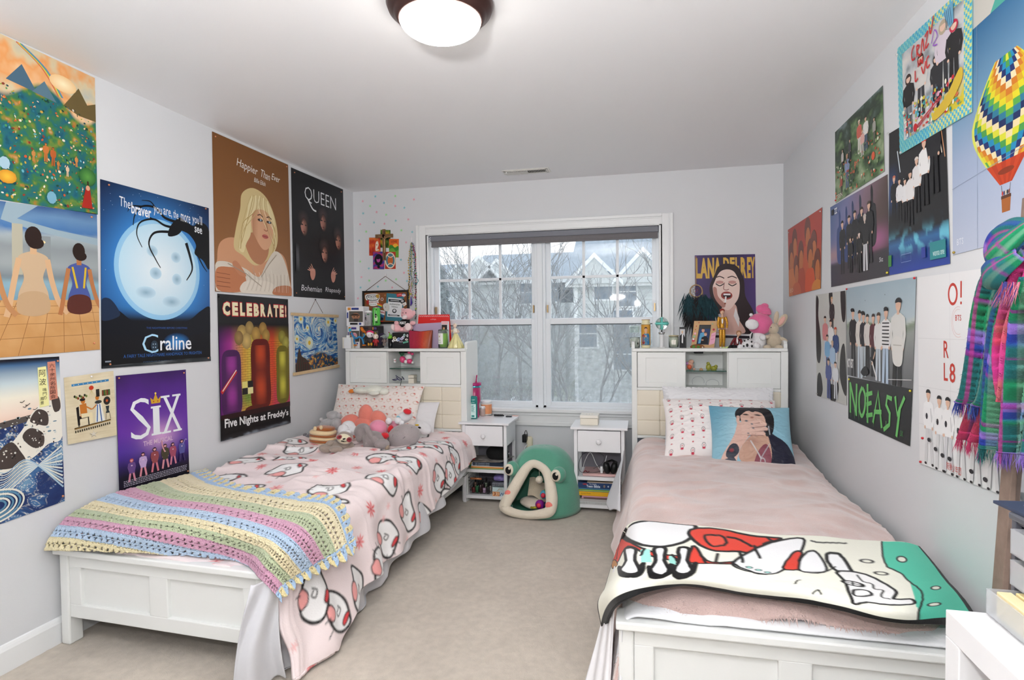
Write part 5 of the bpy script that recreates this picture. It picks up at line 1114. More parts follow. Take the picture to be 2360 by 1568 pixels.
def figurine(label,X,base,top,Y,hd,body,legs,arms=None,hat=None,name='figurine',cat='figurine',hr=.27,ears=None):
    h=base-top;r=h*hr;o=thing(name,(px(X,base,'y',Y).x,Y,SH),label,cat)
    mb=MB();E(mb,X,top+r,r*1.05,r,Y,None,0);mb.build('head',mat('fig_'+hd[1:],hd,.4),o)
    mb=MB();E(mb,X,top+2*r+h*.17,r*.72,h*.20,Y,r*.6,e=.8);mb.build('torso',mat('fig_'+body[1:],body,.45),o)
    for s_ in (-1,1):
        mb=MB();E(mb,X+s_*r*.38,base-h*.12,r*.30,h*.14,Y,r*.35);mb.build('leg',mat('fig_'+legs[1:],legs,.45),o)
        mb=MB();E(mb,X+s_*r*.9,top+2*r+h*.16,r*.25,h*.13,Y-.004,r*.25,-s_*20);mb.build('arm',mat('fig_'+(arms or body)[1:],arms or body,.45),o)
        if ears:mb=MB();E(mb,X+s_*r*1.35,top+r*.9,r*.55,r*.3,Y,r*.2,s_*20);mb.build('ear',mat('fig_'+ears[1:],ears,.45),o)
        mb=MB();E(mb,X+s_*r*.4,top+r*1.1,r*.13,r*.16,Y-r*kk(Y)*.93,r*.1);mb.build('eye',bk,o)
    if hat:mb=MB();E(mb,X,top+r*.55,r*1.12,r*.75,Y+.004,None);mb.build('hood',mat('fig_'+hat[1:],hat,.45),o)
    return o
figurine('small figurine with a bright pink hood and white face, by the lower boxes',853,797,763,-.36,'#f0e6e8','#3a3638','#e0a030',hat='#e8356e',hr=.24)
figurine('small white haired figurine in a red suit, left shelf',866,797.5,770,-.385,'#f0e0d2','#b0282c','#a02428',hr=.22)
figurine('grey large eared figurine in brown clothes beside the black box',886,797.5,771,-.375,'#8f9a98','#7c6a66','#8f8078',ears='#9aa6a2',hat=None,hr=.2)
toy('witch_hat_toy','purple pointed cloth hat lying behind the grey figurine','toy',(880,796,-.31),[('brim',mat('aubergine','#3a3048',.8),[(880,778,12,10,-.30,8)]),('crown',mat('aubergine','#3a3048',.8),[(874,788,7,9,-.30,8)])])
toy('toy_snail','little lime green toy with raised feelers behind the black box','toy',(899,783,-.32),[('shell',mat('lime','#86d43a',.4),[(899,778,6,5,-.32),(901,788,3,9,-.32)]),('feeler',mat('lime','#86d43a',.4),[(898,771,1,4,-.32),(902,773,1,3,-.32)]),('tip',mat('crimson_dot','#a02438',.4),[(896.5,766.5,1.4,1.4,-.32)])])
a,b,z0,z1=bb(893,781,904,797,-.36);o=thing('mug',((a+b)/2,-.345,SH),'black round mug left of the stickered box','mug');MB().lathe([(0,0),((b-a)/2*.9,0),((b-a)/2,.01),((b-a)/2,z1-SH),((b-a)/2*.85,z1-SH),((b-a)/2*.8,.01),(0,.008)],24,((a+b)/2,-.345,SH)).build('cup',mat('black_glaze','#15161b',.15),o)
o=thing('storage_tin',tuple(px(924,797,'y',-.33)),'black box covered in stickers under the pink bear','box')
zt=pbox('tin_body',mat('black_satin','#1b1c1f',.35),o,903,767,945,797,-.375,.12,bevel=.006) and bb(903,767,945,797,-.375)[3]
A=parts_on(-.3752)
for q,c_ in [((910,783,4,4),'#e8e4dc'),((909,779,4,3),'#d9cf9f'),((916,784,4,3.5),'#e8ecf2'),((919,782,3.5,4),'#8fa6d9'),((926,781,3.5,3.5),'#c9c4e2'),((929,778,3,3.5),'#e0dff0'),((932,773,2.6,3.6),'#b5d5d0'),((939,774,2.2,3.4),'#dddddd'),((937,783,3.4,2.4),'#ece8dc'),((935,789,2.4,2),'#63c2a4'),((939,788,2.2,2),'#86d8b4'),((931,790,2.2,2),'#74cdb0'),((924,788,5,1.8),'#9a93a0'),((906,786,2.6,3),'#f0f0f0')]:
    A.ell(*q,c_,n=10);A.ell(q[0]+.6,q[1],q[2]*.4,q[3]*.4,'#3c4250',n=8)
A.ell(924,795,7,4,'#2c2d31',n=16,a0=180,a1=360);A.build('stickers',PP,o,kind='stuff')
bp=plush('baby_pink','#f2b8bd',.04);wp=plush('blush_white','#f3dcdc',.04)
o=toy('teddy_bear','pink teddy bear in a black lettered T-shirt sitting on the stickered box','teddy bear',(930,766,-.32),[
    ('head',bp,[(939,724,15.5,13,-.32,13,10)]),('ear',bp,[(929,714,5,4,-.31,3)]),('ear',bp,[(953,722,5,6,-.31,4)]),('muzzle',wp,[(932,731,7,5.5,-.365,7)]),('nose',mat('pink_nose','#e57a92',.5),[(926.5,727.5,1.6,1.3,-.392,2)]),
    ('eye',bk,[(935.5,721.5,1.1,1.3,-.378,1)]),('eye',bk,[(928.5,721.5,.9,1.1,-.372,1)]),('shirt',mat('black_jersey','#121214',.9),[(932,747,13,11,-.325,10)]),('arm',bp,[(914,745,6,5,-.35,5,20)]),('arm',bp,[(951,745,7,5,-.35,5,-10)]),
    ('leg',bp,[(914,757,12,9,-.355,9,10)]),('leg',bp,[(940,757,12,9,-.35,9,-15)]),('foot_pad',wp,[(905.5,755,4.5,7.5,-.39,5,-8)]),('foot_pad',wp,[(940,754,8,9,-.395,4)]),('belly',bp,[(927,760,12,6,-.34,7)])])
A=parts_on(-.372);A.text('HAY',[(921.5,741),(936,741),(936,748),(921.5,748)],'#f4f4f4',.03);A.build('shirt_print',PP,o)
o=thing('desk_calendar',tuple(px(1000,797,'y',-.24)),'bright red desk calendar standing behind the pouches','calendar')
rdm=mat('calendar_red','#df1f1f',.5);a,b,z0,z1=bb(964,726,1036,797,-.24)
MB().add([(a-.012,-.262,SH),(b,-.262,SH),(b,-.235,z1),(a,-.235,z1),(a-.012,-.258,SH),(b,-.258,SH),(b,-.231,z1),(a,-.231,z1)],[(0,1,2,3),(5,4,7,6),(0,4,5,1),(3,2,6,7),(0,3,7,4),(1,5,6,2)]).build('cover',rdm,o)
MB().add([(a-.012,-.180,SH),(b,-.180,SH),(b,-.231,z1),(a,-.231,z1),(a-.012,-.177,SH),(b,-.177,SH),(b,-.228,z1),(a,-.228,z1)],[(3,2,1,0),(6,7,4,5),(0,1,5,4),(3,7,6,2),(0,4,7,3),(1,2,6,5)]).build('back_leaf',rdm,o)
A=parts_on(-.245,.0)
for k in range(30):A.ell(966+k*2.3,728.4+(k % 2)*1.6,.8,None,'#ffffff',n=6,hold=k>0)
A.text('audlingle',[(992,735),(1005,735),(1005,738),(992,738)],'#f6dede');A.build('cover_print',PP,o)
o=thing('clutch_bag',tuple(px(985,797,'y',-.30)),'lavender felt pouch standing behind the red striped pouch','pouch')
a,b,z0,z1=bb(951,746,1018,797,-.30);lav=mat('lavender_felt','#b9a6c2',.9,sheen=.3,bump=(200,.3,'n'))
MB().add([(a+.03,-.325,SH),(b-.008,-.325,SH),(b,-.305,z1+.006),(a,-.305,z1-.004),(a+.03,-.285,SH),(b-.008,-.285,SH),(b,-.297,z1+.006),(a,-.297,z1-.004)],[(0,1,2,3),(5,4,7,6),(0,4,5,1),(3,2,6,7),(0,3,7,4),(1,5,6,2)]).build('pouch_body',lav,o,bevel=.003)
a2,b2,q0,q1=bb(948,748,956,797,-.29);MB().add([(a2,-.30,SH+.05),(a2+.03,-.30,SH),(a2+.03,-.27,SH),(a2,-.27,z1-.01),(a2,-.30,z1-.01)],[(0,1,4),(1,2,3,4),(0,4,3),(0,3,2,1)]).build('lining',mat('navy_lining','#2a2546',.8),o)
o=thing('zip_pouch',tuple(px(970,798,'y',-.37)),'crimson to orange striped silk zip pouch at the front of the left shelf','pouch')
def silk(U,V):return ramp(U+.05*(fbm(U*40,V*2,2)-.5)*1.0,[(0,'#a31f45'),(.45,'#a81d30'),(.62,'#c03a22'),(.8,'#b8552a'),(.95,'#8f3c22')])*(.85+.3*fbm(U*60,V*1.5,2)[...,None])
n=50;u=np.linspace(0,1,n);U,V=np.meshgrid(u,u);a,b,z0,z1=bb(942,762,997,799,-.375)
tp=(U*(1-U))**.5*2;X=a+(b-a)*(U*(1-.1*V)+.05*V);Z=z1-(z1-SH)*V-.008*np.sin(U*math.pi)*(1-V)+0*U;th=.030*(np.sin(np.clip(V,0,1)*math.pi*.5+.1))*np.clip(tp,0,1)**.4
mb=MB();mb.surf(np.stack([X,-.375-th,Z],-1),col=silk(U,V));mb.surf(np.stack([X,-.365+th*.6,Z],-1)[:,::-1],col=silk(U,V)[:,::-1]);mb.build('silk_body',mat('striped_silk',None,.35,sheen=.2,bump=(60,.3,'n')),o)
MB().ring([(a,-.372,z1),((a+b)/2,-.372,z1-.009),(b,-.372,z1)],.0022,6).build('zipper',mat('zip_plum','#5c1a2c',.5),o)
o=thing('photocard_box',tuple(px(1025,797,'y',-.30)),'slim upright box with pink top and dark picture behind the lime candle','box');a,b,z0,z1=bb(1017,741,1033,797,-.30)
MB().box(a,b,-.30,-.27,SH,z1).build('sleeve',card_w,o,bevel=.001);A=parts_on(-.3003)
A.quad(1018,742,1032,748,'#eeb8bd');A.quad(1018,749,1030.5,792,'#1f1a1c');A.ell(1023,757,2.4,3,'#e0a878',n=10);A.ell(1022.5,755,2.8,2.4,'#4a2a1c',n=10,a0=180,a1=360);A.ell(1030,762,1.6,3,'#e08a2c',n=8);A.build('picture',PP,o)
def candle(x0,y0,x1,y1,Y,label,glass,wax,lid=None,name='candle_jar',lab=None,wz=.7):
    a,b,z0,z1=bb(x0,y0,x1,y1,Y);r=(b-a)/2;c=((a+b)/2,Y+r,SH);h=z1-SH;o=thing(name,c,label,'candle')
    MB().lathe([(0,0),(r*.93,0),(r,.004),(r,h*.93),(r*.93,h),(r*.90,h),(r*.93,h*.9),(r*.93,.006),(0,.006)],36,c).build('glass',mat('clear_glass','#eef6f2',.03,trans=.95,ior=1.3),o)
    MB().lathe([(0,.007),(r*.92,.007),(r*.92,h*wz),(0,h*wz)],32,c).build('wax',wax,o)
    if lid:MB().lathe([(0,h),(r*1.02,h),(r*1.02,h+.008),(0,h+.009)],32,c).build('lid',lid,o)
    if lab:
        A=Art(lambda p,q,l:Vector((c[0]+(r+.0006+l)*math.sin(p),c[1]-(r+.0006+l)*math.cos(p),c[2]+q*h)),.0001);lab(A);A.build('label',PP,o)
    return o
def lbl(A):
    for k in range(8):A.quad(-.95+k*.15,.22,-.8+k*.15,.80,'#f4f5f0',hold=k>0)
    A.ell(-.5,.62,.06,.04,'#8a6a1c');A.ell(-.42,.64,.05,.04,'#c9a02c');A.text('lime',[(-.75,.48),(-.2,.48),(-.2,.40),(-.75,.40)],'#7fae4a');A.text('basil',[(-.75,.36),(-.1,.36),(-.1,.30),(-.75,.30)],'#8aa878')
candle(1006,760,1029.5,799,-.385,'glass jar candle with lime green wax and white label, left shelf',None,mat('lime_wax','#9ed93e',.4),lab=lbl,wz=.78)
o=thing('porcelain_figurine',tuple(px(1051,798,'y',-.36)),'porcelain figurine with a wide pale yellow skirt at the right shelf end','figurine');c=px(1051,798,'y',-.36)
k=kk(-.36);prof=[(0,0),(16*k,0),(16.5*k,2*k),(14*k,10*k),(10*k,20*k),(6.5*k,29*k),(5*k,33*k),(0,34*k)]
mb=MB();vs_=len(mb.v);mb.lathe(prof,40,(c.x,-.36,SH));mb.v=[(x+(.010*math.sin(math.atan2(y+.36,x-c.x)*9)*max(0,1-(z-SH)/(28*k))),y*1.0+.006*math.sin(math.atan2(y+.36,x-c.x)*9)*max(0,1-(z-SH)/(28*k)),z) for x,y,z in mb.v];mb.build('skirt',mat('yellow_porcelain','#ece3a4',.25,coat=.4),o)
mb=MB();E(mb,1049,763,6,7,-.36,5);mb.build('bodice',mat('cream_porcelain','#efe9d8',.25),o)
mb=MB();E(mb,1048,751.5,4.2,5,-.36);mb.build('head',mat('skin_porcelain','#f0d2bd',.3),o)
mb=MB();E(mb,1048.8,749.5,4.6,4.4,-.352);mb.build('hair',mat('cream_porcelain','#efe9d8',.25),o)
for s_ in (-1,1):MB().ring([tuple(px(1049+s_*5,760,'y',-.36)),tuple(px(1049+s_*9,766,'y',-.375)),tuple(px(1049+s_*4-5,764+s_*3,'y',-.39))],.005,8).build('arm',MATS['skin_porcelain'],o)
yb=-.33;zc=.981
def C0(x0,y0,x1,y1,Y):a,b,z0,z1=bb(x0,y0,x1,y1,Y);return a,b,z1
o=thing('strawberry_planter',tuple(px(937,838,'y',-.33)),'pink strawberry shaped ceramic pot with green leaves and a white round pot','ornament')
pinkc=mat('pink_ceramic','#e0477e',.2,coat=.5)
for nm,m,L in [('berry',pinkc,[(928,829,7,8,-.33,7,-20)]),('second_pot',pinkc,[(944,833,7,6,-.34,6)]),('white_bowl',mat('porcelain_white','#e8e9ea',.25),[(942,823,9,7,-.33,7)]),('foot',MATS['porcelain_white'],[(935,834,4,4.5,-.35),(951,836,3,3,-.35)]),('flower',pinkc,[(943,813,4,3,-.35),(950,816,4,3,-.35)])]:
    mb=MB();[E(mb,*q,lump=0) for q in L];mb.build(nm,m,o)
mb=MB()
for k in range(14):a=R(k*26);mb.ring([tuple(px(926,822,'y',-.33)),tuple(px(926+7*math.cos(a),816-5*abs(math.sin(a*1.3)),'y',-.33-.01*math.sin(a)))],[.004,.001],6)
mb.build('succulent',mat('succulent_green','#2f6a48',.5),o)
toy('lucky_cat','tiny white ceramic cat on the glass shelf of the left headboard','ornament',(910,838,-.33),[('body',MATS['porcelain_white'],[(910.5,834,3.4,3.6,-.33)]),('head',MATS['porcelain_white'],[(910,829.5,3,2.5,-.335)]),('ear',MATS['porcelain_white'],[(908,827.4,.9,1.3,-.335),(912,827.4,.9,1.3,-.335)]),('collar',mat('red_enamel','#c8202a',.3),[(910.3,831.8,2.4,.6,-.338)])])
o=thing('hair_clips',tuple(px(920,876,'y',-.34)),'purple and black hair clips heaped in the left cubby','hair clip');mb=MB()
for q in [((905,876),(912,874),(918,875)),((912,866),(918,870),(925,874)),((913,870),(920,876),(927,875)),((926,868),(930,872),(931,876)),((904,875),(910,877),(914,876))]:mb.ring(smooth_path([tuple(px(a,b,'y',-.34)) for a,b in q],4),.003,6)
mb.build('clips',mat('indigo_plastic','#2a2158',.3),o)
o=thing('ring_box',tuple(px(946,877,'y',-.33)),'small white lidded box with gold line in the left cubby','box');a,b,z1=C0(942,865,955,877,-.33)
MB().box(a,b,-.34,-.28,.862,.862+(z1-.862)*.6).build('box_base',MATS['cream_wood'],o,bevel=.001);MB().box(a,b,-.342,-.278,.862+(z1-.862)*.66,z1).build('lid',MATS['cream_wood'],o,bevel=.001)
MB().ring(smooth_path([tuple(px(a_,b_,'y',Y)) for a_,b_,Y in [(929,874,-.38),(928,869,-.42),(926,874,-.435),(922,892,-.44),(920,903,-.45)]],6),.0022,6).build('headboard_cable',mat('black_plastic','#17181a',.35),None,label='black cable hanging out of the left cubby over the padded panel',cat='cable')
candle(1451,778,1475,806,-.385,'white candle with black emblem on its label at the left end of the right shelf',None,mat('white_wax','#ece8e2',.5),lab=lambda A:(A.quad(-.9,.2,.9,.8,'#f1eeec'),A.ell(.62,.42,.14,.12,'#26242a'),A.text('home sweet',[(-.7,.66),(.2,.66),(.2,.52),(-.7,.52)],'#9a9490')),wz=.85)
a,b,z0,z1=bb(1450.5,760,1474,777,-.385);c=((a+b)/2,-.385+(b-a)/2,bb(0,777.5,1,778,-.385)[3]+.001)
o=thing('glass_tumbler',c,'empty upturned clear glass on the white candle','glass');MB().lathe([(.036,0),(.036,.045),(.030,.050),(0,.050),(0,.047),(.029,.047),(.034,.043),(.034,0)],32,c).build('glass',MATS['clear_glass'],o)
a,b,z0,z1=bb(1478,738,1499,805.5,-.39);r=(b-a)/2;c=((a+b)/2,-.36,SH);h=z1-SH;o=thing('prayer_candle',c,'tall glass prayer candle printed with a figure in red and blue','candle')
MB().lathe([(0,0),(r,0),(r*1.02,.006),(r*1.02,h*.88),(r*.85,h*.93),(r*.95,h),(r*.8,h),(0,h*.94)],36,c).build('glass',mat('candle_cream_glass','#e6dfb8',.15),o)
A=Art(lambda p,q,l:Vector((c[0]+(r*1.02+.0006+l)*math.sin(p),c[1]-(r*1.02+.0006+l)*math.cos(p),c[2]+q*h)),.0001)
def strip(A,p0,q0,p1,q1,col,n=8):
    for k in range(n):A.quad(p0+(p1-p0)*k/n,q0,p0+(p1-p0)*(k+1)/n,q1,col,hold=k>0)
strip(A,-1.5,.10,1.5,.84,'#4a2a1c',16);strip(A,-1.45,.11,1.45,.83,'#d29a3c',16);strip(A,-.9,.11,.9,.40,'#3f86b0');A.ell(-.55,.32,.45,.18,'#9a2f28');A.ell(.5,.32,.4,.2,'#2f78a8');A.ell(0,.40,.55,.14,'#3f86b0');A.ell(0,.63,.30,.09,'#d8a888');A.ell(0,.69,.34,.06,'#2a1c18',a0=0,a1=180);A.quad(-.12,.5,.12,.57,'#d8a888');A.ell(.05,.42,.11,.035,'#e8d8c0');A.ell(.05,.42,.06,.02,'#c0281e');A.build('print',PP,o)
MB().lathe([(0,h),(r*.95,h),(r*.95,h+.004),(0,h+.004)],28,c).build('cork_rim',mat('cork','#b08658',.8),o)
a,b,z0,z1=bb(1519,766,1531,805,-.37);r=(b-a)/2;c=((a+b)/2,-.36,SH);h=z1-SH;o=thing('light_stick',c,'white light stick with a clear globe banded in mint green','light stick')
MB().lathe([(0,0),(r*1.5,0),(r*1.5,.004),(r*.75,.008),(r*.7,h*.5),(r*.8,h*.8),(r,h*.86),(0,h*.86)],28,c).build('handle',mat('porcelain_white','#e8e9ea',.25),o)
MB().lathe([(0,h*.84),(r*.95,h*.84),(r*1.35,h*.97),(r*1.25,h*1.0),(0,h)],28,c).build('silver_collar',mat('chrome','#cfd2d6',.15,1),o)
gc=px(1525.5,746,'y',-.36);kg=kk(-.36,1525);MB().ball(gc,14.5*kg,nu=30,nv=20).build('globe',mat('clear_glass','#eef6f2',.03,trans=.95,ior=1.3),o)
mn=mat('mint_plastic','#6fd6cb',.3);MB().lathe([(14.7*kg,-2*kg),(15.6*kg,-2*kg),(15.6*kg,2*kg),(14.7*kg,2*kg)],36,gc).build('mint_band',mn,o)
MB().lathe([(14.6*kg,-1.6*kg),(15.0*kg,-1.6*kg),(15.0*kg,1.6*kg),(14.6*kg,1.6*kg)],36,(0,0,0),M=Matrix.Translation(gc) @ rotm(0,90,0)).build('mint_band',mn,o)
MB().ring([tuple(px(1495,804,'y',-.405)),tuple(px(1517,804.5,'y',-.40))],.004,8).build('cream_tube',mat('porcelain_white','#e8e9ea',.25),label='small white tube lying in front of the prayer candle',cat='tube')
candle(1541.5,776,1565,806,-.385,'cream candle jar with a flat pale gold lid',None,mat('cream_wax','#e8e4d2',.5),lid=mat('gold_lid','#c9bd98',.35,.6),wz=.9,lab=lambda A:strip(A,-.5,.3,.4,.7,'#efece0',6))
o=thing('photo_card',tuple(px(1574,806,'y',-.37)),'black standing photo strip showing a person in a black suit','photo');a,b,z0,z1=bb(1566,754,1582,806.5,-.38)
MB().box(a,b,-.378,-.366,SH,z1).build('card',mat('black_card','#121214',.4),o);A=parts_on(-.3785);A.quad(1567,759,1578.5,801,'#cfd0d4');A.poly([(1567,774),(1571,770),(1576,772),(1578.5,778),(1578.5,801),(1567,801)],'#16161a');A.poly([(1571.5,771),(1574.5,771),(1574,792),(1571,790)],'#e8e8ea');A.ell(1572.5,766.5,2,2.8,'#d8b49e',n=12);A.ell(1572.5,764.5,2.4,2,'#d9c79a',n=12,a0=180,a1=360);A.build('photo_print',PP,o)
o=thing('framed_photo',tuple(px(1624,806,'y',-.32)),'light wooden photo frame with stickers and a photo of two people','photo frame')
fr_=[(1600,740),(1654,740),(1645,807.5),(1592,806)];ins_=[(1612,749),(1639,749),(1633,795),(1605,794)]
fw=mat('beech_wood','#d0a878',.55,var=.12,vscale=18,bump=(50,.1,'n'))
def slab(q,Y0,Y1):
    vs=[px(a,b,'y',Y) for Y in (Y0,Y1) for a,b in q];n=len(q);return vs,[tuple(range(n)),tuple(range(n,2*n))[::-1]]+[(i,i+n,(i+1) % n+n,(i+1) % n) for i in range(n)]
for i in range(4):
    j=(i+1) % 4;v_,f_=slab([fr_[i],fr_[j],ins_[j],ins_[i]],-.325,-.313);MB().add(v_,f_).build('frame_side',fw,o)
v_,f_=slab([ins_[0],ins_[1],ins_[2],ins_[3]],-.318,-.312);MB().add(v_,f_).build('backing',mat('black_card','#121214',.4),o)
A=parts_on(-.3185);A.poly([(1613,751),(1638,751),(1632,794),(1606,793)],'#2a3f6c');A.poly([(1613,751),(1638,751),(1637,758),(1612,758)],'#3a3f42');A.poly([(1611,780),(1614,768),(1622,766),(1628,772),(1626,790),(1609,792)],'#5fa8d0');A.poly([(1614,793),(1617,778),(1626,774),(1632,780),(1631,793)],'#1c1a20');A.ell(1620.5,762,3.6,4.4,'#d8a48a',n=14);A.ell(1620.5,759,3.8,2.4,'#4a3428',n=12,a0=180,a1=360);A.ell(1626,771,3.4,4,'#dcae94',n=14);A.ell(1626,768.4,3.8,2.6,'#7c5236',n=12,a0=180,a1=360);A.ell(1619,784,3,1.4,'#d8a48a')
A.build('photo_print',PP,o)
A=parts_on(-.3255);
for q,c_ in [((1605,752,1.2),'#c83a2c'),((1603,760,1.2),'#c83a2c'),((1611,744,1.2),'#b8442c'),((1642,747,1.5),'#8fc9a0'),((1645,760,2.6),'#c8384a'),((1602,769,2.6),'#f0b8c8'),((1600,776,2.4),'#8fd0a8'),((1598,785,3.6),'#d84a5a'),((1598,782,2.4),'#f4e8e8')]:A.ell(*q,None,c_,n=10)
A.poly([(1640,769),(1650,765),(1648,784),(1646,792),(1634,796),(1637,780)],'#eeb0c8');A.line([(1640,775),(1648,772)],.8,'#c86a8c');A.line([(1638,784),(1646,781)],.8,'#c86a8c');A.build('stickers',PP,o,kind='stuff')
toy('crochet_toy','brown knitted oval toy with green stitches in front of the photo frame','toy',(1606,807,-.38),[('body',mat('brown_knit','#8f5a32',.95,bump=(220,.6,'n')),[(1607,800,16,6.4,-.385,8)]),('green_patch',mat('green_knit','#5f8a3a',.95,bump=(220,.6,'n')),[(1599,800,4,4.4,-.395,6),(1609,800,4.5,3.6,-.398,6)]),('stripe',MATS['cream_plush'],[(1619,801,2,2,-.40,4)])])
def doll(label,base,P,skin,hair,top,shirt,legs,shoes,s=1.0,Y=-.35):
    """articulated dress-up doll; P = joint pixels"""
    o=thing('doll',tuple(px(base[0],base[1],'y',Y)),label,'doll');k=kk(Y,base[0]);J={n:px(a,b,'y',Y+d) for n,(a,b,d) in P.items()}
    def limb(nm,pts,rs,m):MB().ring(smooth_path([tuple(J[q]) for q in pts],5),list(np.interp(np.linspace(0,1,(len(pts)-1)*5+1),np.linspace(0,1,len(rs)),[r*k*s for r in rs])),10).build(nm,m,o)
    h=J['head'];MB().ball(h,(4.6*k*s,4.8*k*s,6.2*k*s),nu=20,nv=16).build('head',skin,o)
    hb_=MB();hb_.ball(h+Vector((0,.004,2.2*k*s)),(5.8*k*s,5.6*k*s,5.2*k*s),nu=20,nv=12,lump=.12);hb_.ball(h+Vector((0,.006,-.5*k*s)),(5.4*k*s,4.4*k*s,5.6*k*s),nu=16,nv=10,lump=.1);hb_.build('hair',hair,o)
    for q in (-1,1):MB().ball(h+Vector((q*1.9*k*s,-4.4*k*s,.1*k)),(.8*k*s,.4*k*s,.5*k*s),nu=8,nv=6).build('eye',bk,o)
    MB().ball(h+Vector((0,-4.5*k*s,-3*k*s)),(1.2*k*s,.5*k*s,.4*k*s),nu=8,nv=6).build('mouth',mat('lip_rose','#b8626a',.5),o)
    limb('neck',['head','chest'],[1.6,1.8],skin);limb('torso',['chest','waist','hip'],[6.2,5.4,5.6],top);
    A_,B_=J['chest'],J['waist'];MB().ball((A_+B_)/2+Vector((0,-4.6*k*s,0)),(2.2*k*s,1.6*k*s,8*k*s),nu=12,nv=10).build('shirt_front',shirt,o)
    for d_ in 'LR':
        limb('sleeve',['sh'+d_,'el'+d_,'wr'+d_],[3.2,2.8,2.4],top);MB().ball(J['wr'+d_]-Vector((0,0,1.5*k*s)),(1.4*k*s,1.1*k*s,2.2*k*s),nu=10,nv=8).build('hand',skin,o)
        limb('trouser_leg',['hp'+d_,'kn'+d_,'an'+d_],[4.4,3.6,2.8],legs);MB().ball(J['an'+d_]+Vector((0,-1.5*k*s,-1.0*k*s)),(2*k*s,3.6*k*s,1.8*k*s),nu=12,nv=8).build('shoe',shoes,o)
    return o
gold=mat('gold_brocade','#c8922c',.35,.35,var=.45,vscale=90);skn=mat('doll_skin','#e8bfa0',.5)
doll('standing doll with red hair in a shiny gold suit',(1665,806,-.35),dict(head=(1664.5,719,0),chest=(1664.5,732,0),waist=(1664,746,0),hip=(1664,757,0),shL=(1657.5,731,0),elL=(1655,744,-.005),wrL=(1656.5,757,-.012),shR=(1671.5,731,0),elR=(1675.5,743,-.005),wrR=(1675,756,-.012),hpL=(1661,760,0),knL=(1661,779,-.006),anL=(1660.5,800,0),hpR=(1667.5,760,0),knR=(1668,779,-.006),anR=(1667.5,800,0)),skn,mat('auburn','#8a2a1c',.6),gold,mat('doll_shirt','#ece9ea',.6),gold,mat('doll_shoe_white','#e8e8e4',.5))
doll('seated doll with light brown hair in a red jacket and black trousers',(1692,807,-.36),dict(head=(1703,769,0),chest=(1700,780,0),waist=(1697,790,0),hip=(1696,798,0),shL=(1694,780,0),elL=(1688,789,-.01),wrL=(1684,797,-.02),shR=(1706,782,0),elR=(1709,791,-.01),wrR=(1707,798,-.02),hpL=(1692,800,-.005),knL=(1684,799,-.03),anL=(1678,804,-.04),hpR=(1699,801,-.01),knR=(1693,799,-.04),anR=(1690,804,-.05)),skn,mat('fawn_hair','#a87a58',.6),mat('oxblood_jacket','#6f1c22',.5,var=.3,vscale=60),mat('doll_shirt','#ece9ea',.6),mat('black_trousers','#1a191c',.7),mat('doll_shoe_black','#201c1c',.4),s=1.0,Y=-.355)
toy('toy_bananas','pair of tiny pale green bananas at the feet of the gold doll','toy',(1672,806,-.40),[('fruit',mat('pale_green','#c3dc8a',.5),[(1669,803,6,2.2,-.40,2.2,15)]),('fruit',mat('pale_green','#c3dc8a',.5),[(1678,801,6.5,2.6,-.39,2.6,-10)])])
hp_=plush('hot_pink','#e86fa0',.04)
toy('plush_doll','large hot pink and white plush with a pointed pink cap','plush toy',(1750,806,-.33),[
    ('head',hp_,[(1751,747,28,25,-.32,22,0)]),('cap',hp_,[(1760,716,18,12,-.31,11,30),(1762,706,9,7,-.31,7)]),('cap_knot',hp_,[(1765,722,12,4,-.33,8,10)]),('muzzle',wh,[(1733,748,15,12,-.385,8,5)]),('body',wh,[(1748,785,16,22,-.33,14)]),
    ('arm',wh,[(1758,778,7,7,-.39,6,-20)]),('leg',wh,[(1743,797,9,8,-.38,9)]),('flower',wh,[(1731,726,4,4,-.36)])])
o=toy('plush_ball','black spotted white plush head toy in front of the pink plush','plush toy',(1722,807,-.38),[('head',wh,[(1724,795,14,13.5,-.38,13)]),('ear',wh,[(1732,774,4,8,-.37,3,12)]),('ear_lining',bk,[(1733,774,2,7,-.382,2,12)]),('paw',wh,[(1706,801,7,7,-.385,6)]),
    ('spots',bk,[(1716,786,2,2,-.418,2),(1724,783,1.6,1.6,-.415,2),(1732,788,2,2.4,-.41,2),(1722,796,2.6,4,-.428,2),(1733,798,2,3,-.418,2),(1714,798,1.8,2.2,-.418,2),(1727,804,2.4,1.6,-.42,2),(1718,804,1.8,1.4,-.418,2)])])
bg_=plush('rabbit_beige','#cfc0a8',.06)
toy('plush_rabbit','beige plush rabbit with tall ears at the right end of the shelf','plush toy',(1780,806,-.33),[('head',bg_,[(1782,758,12,13,-.34,12)]),('body',bg_,[(1784,785,17,19,-.33,15)]),('ear',bg_,[(1789,732,5.5,15,-.33,3,8)]),('ear',bg_,[(1803,739,8.5,17,-.33,3,32)]),('ear_lining',plush('ear_pink','#e8b4a8',.03),[(1802,740,5,12,-.342,2,32)]),
    ('arm',bg_,[(1767,777,9,4.5,-.355,4.5,-15)]),('arm',bg_,[(1806,783,10,4.5,-.355,4.5,30)]),('foot',bg_,[(1768,801,9,6,-.385,8)]),('foot',bg_,[(1795,801,9,6,-.385,8)]),('eye',bk,[(1777,755,1,1.3,-.372,1)]),('nose',plush('ear_pink','#e8b4a8',.03),[(1773,760,1.4,1,-.373,1)])])
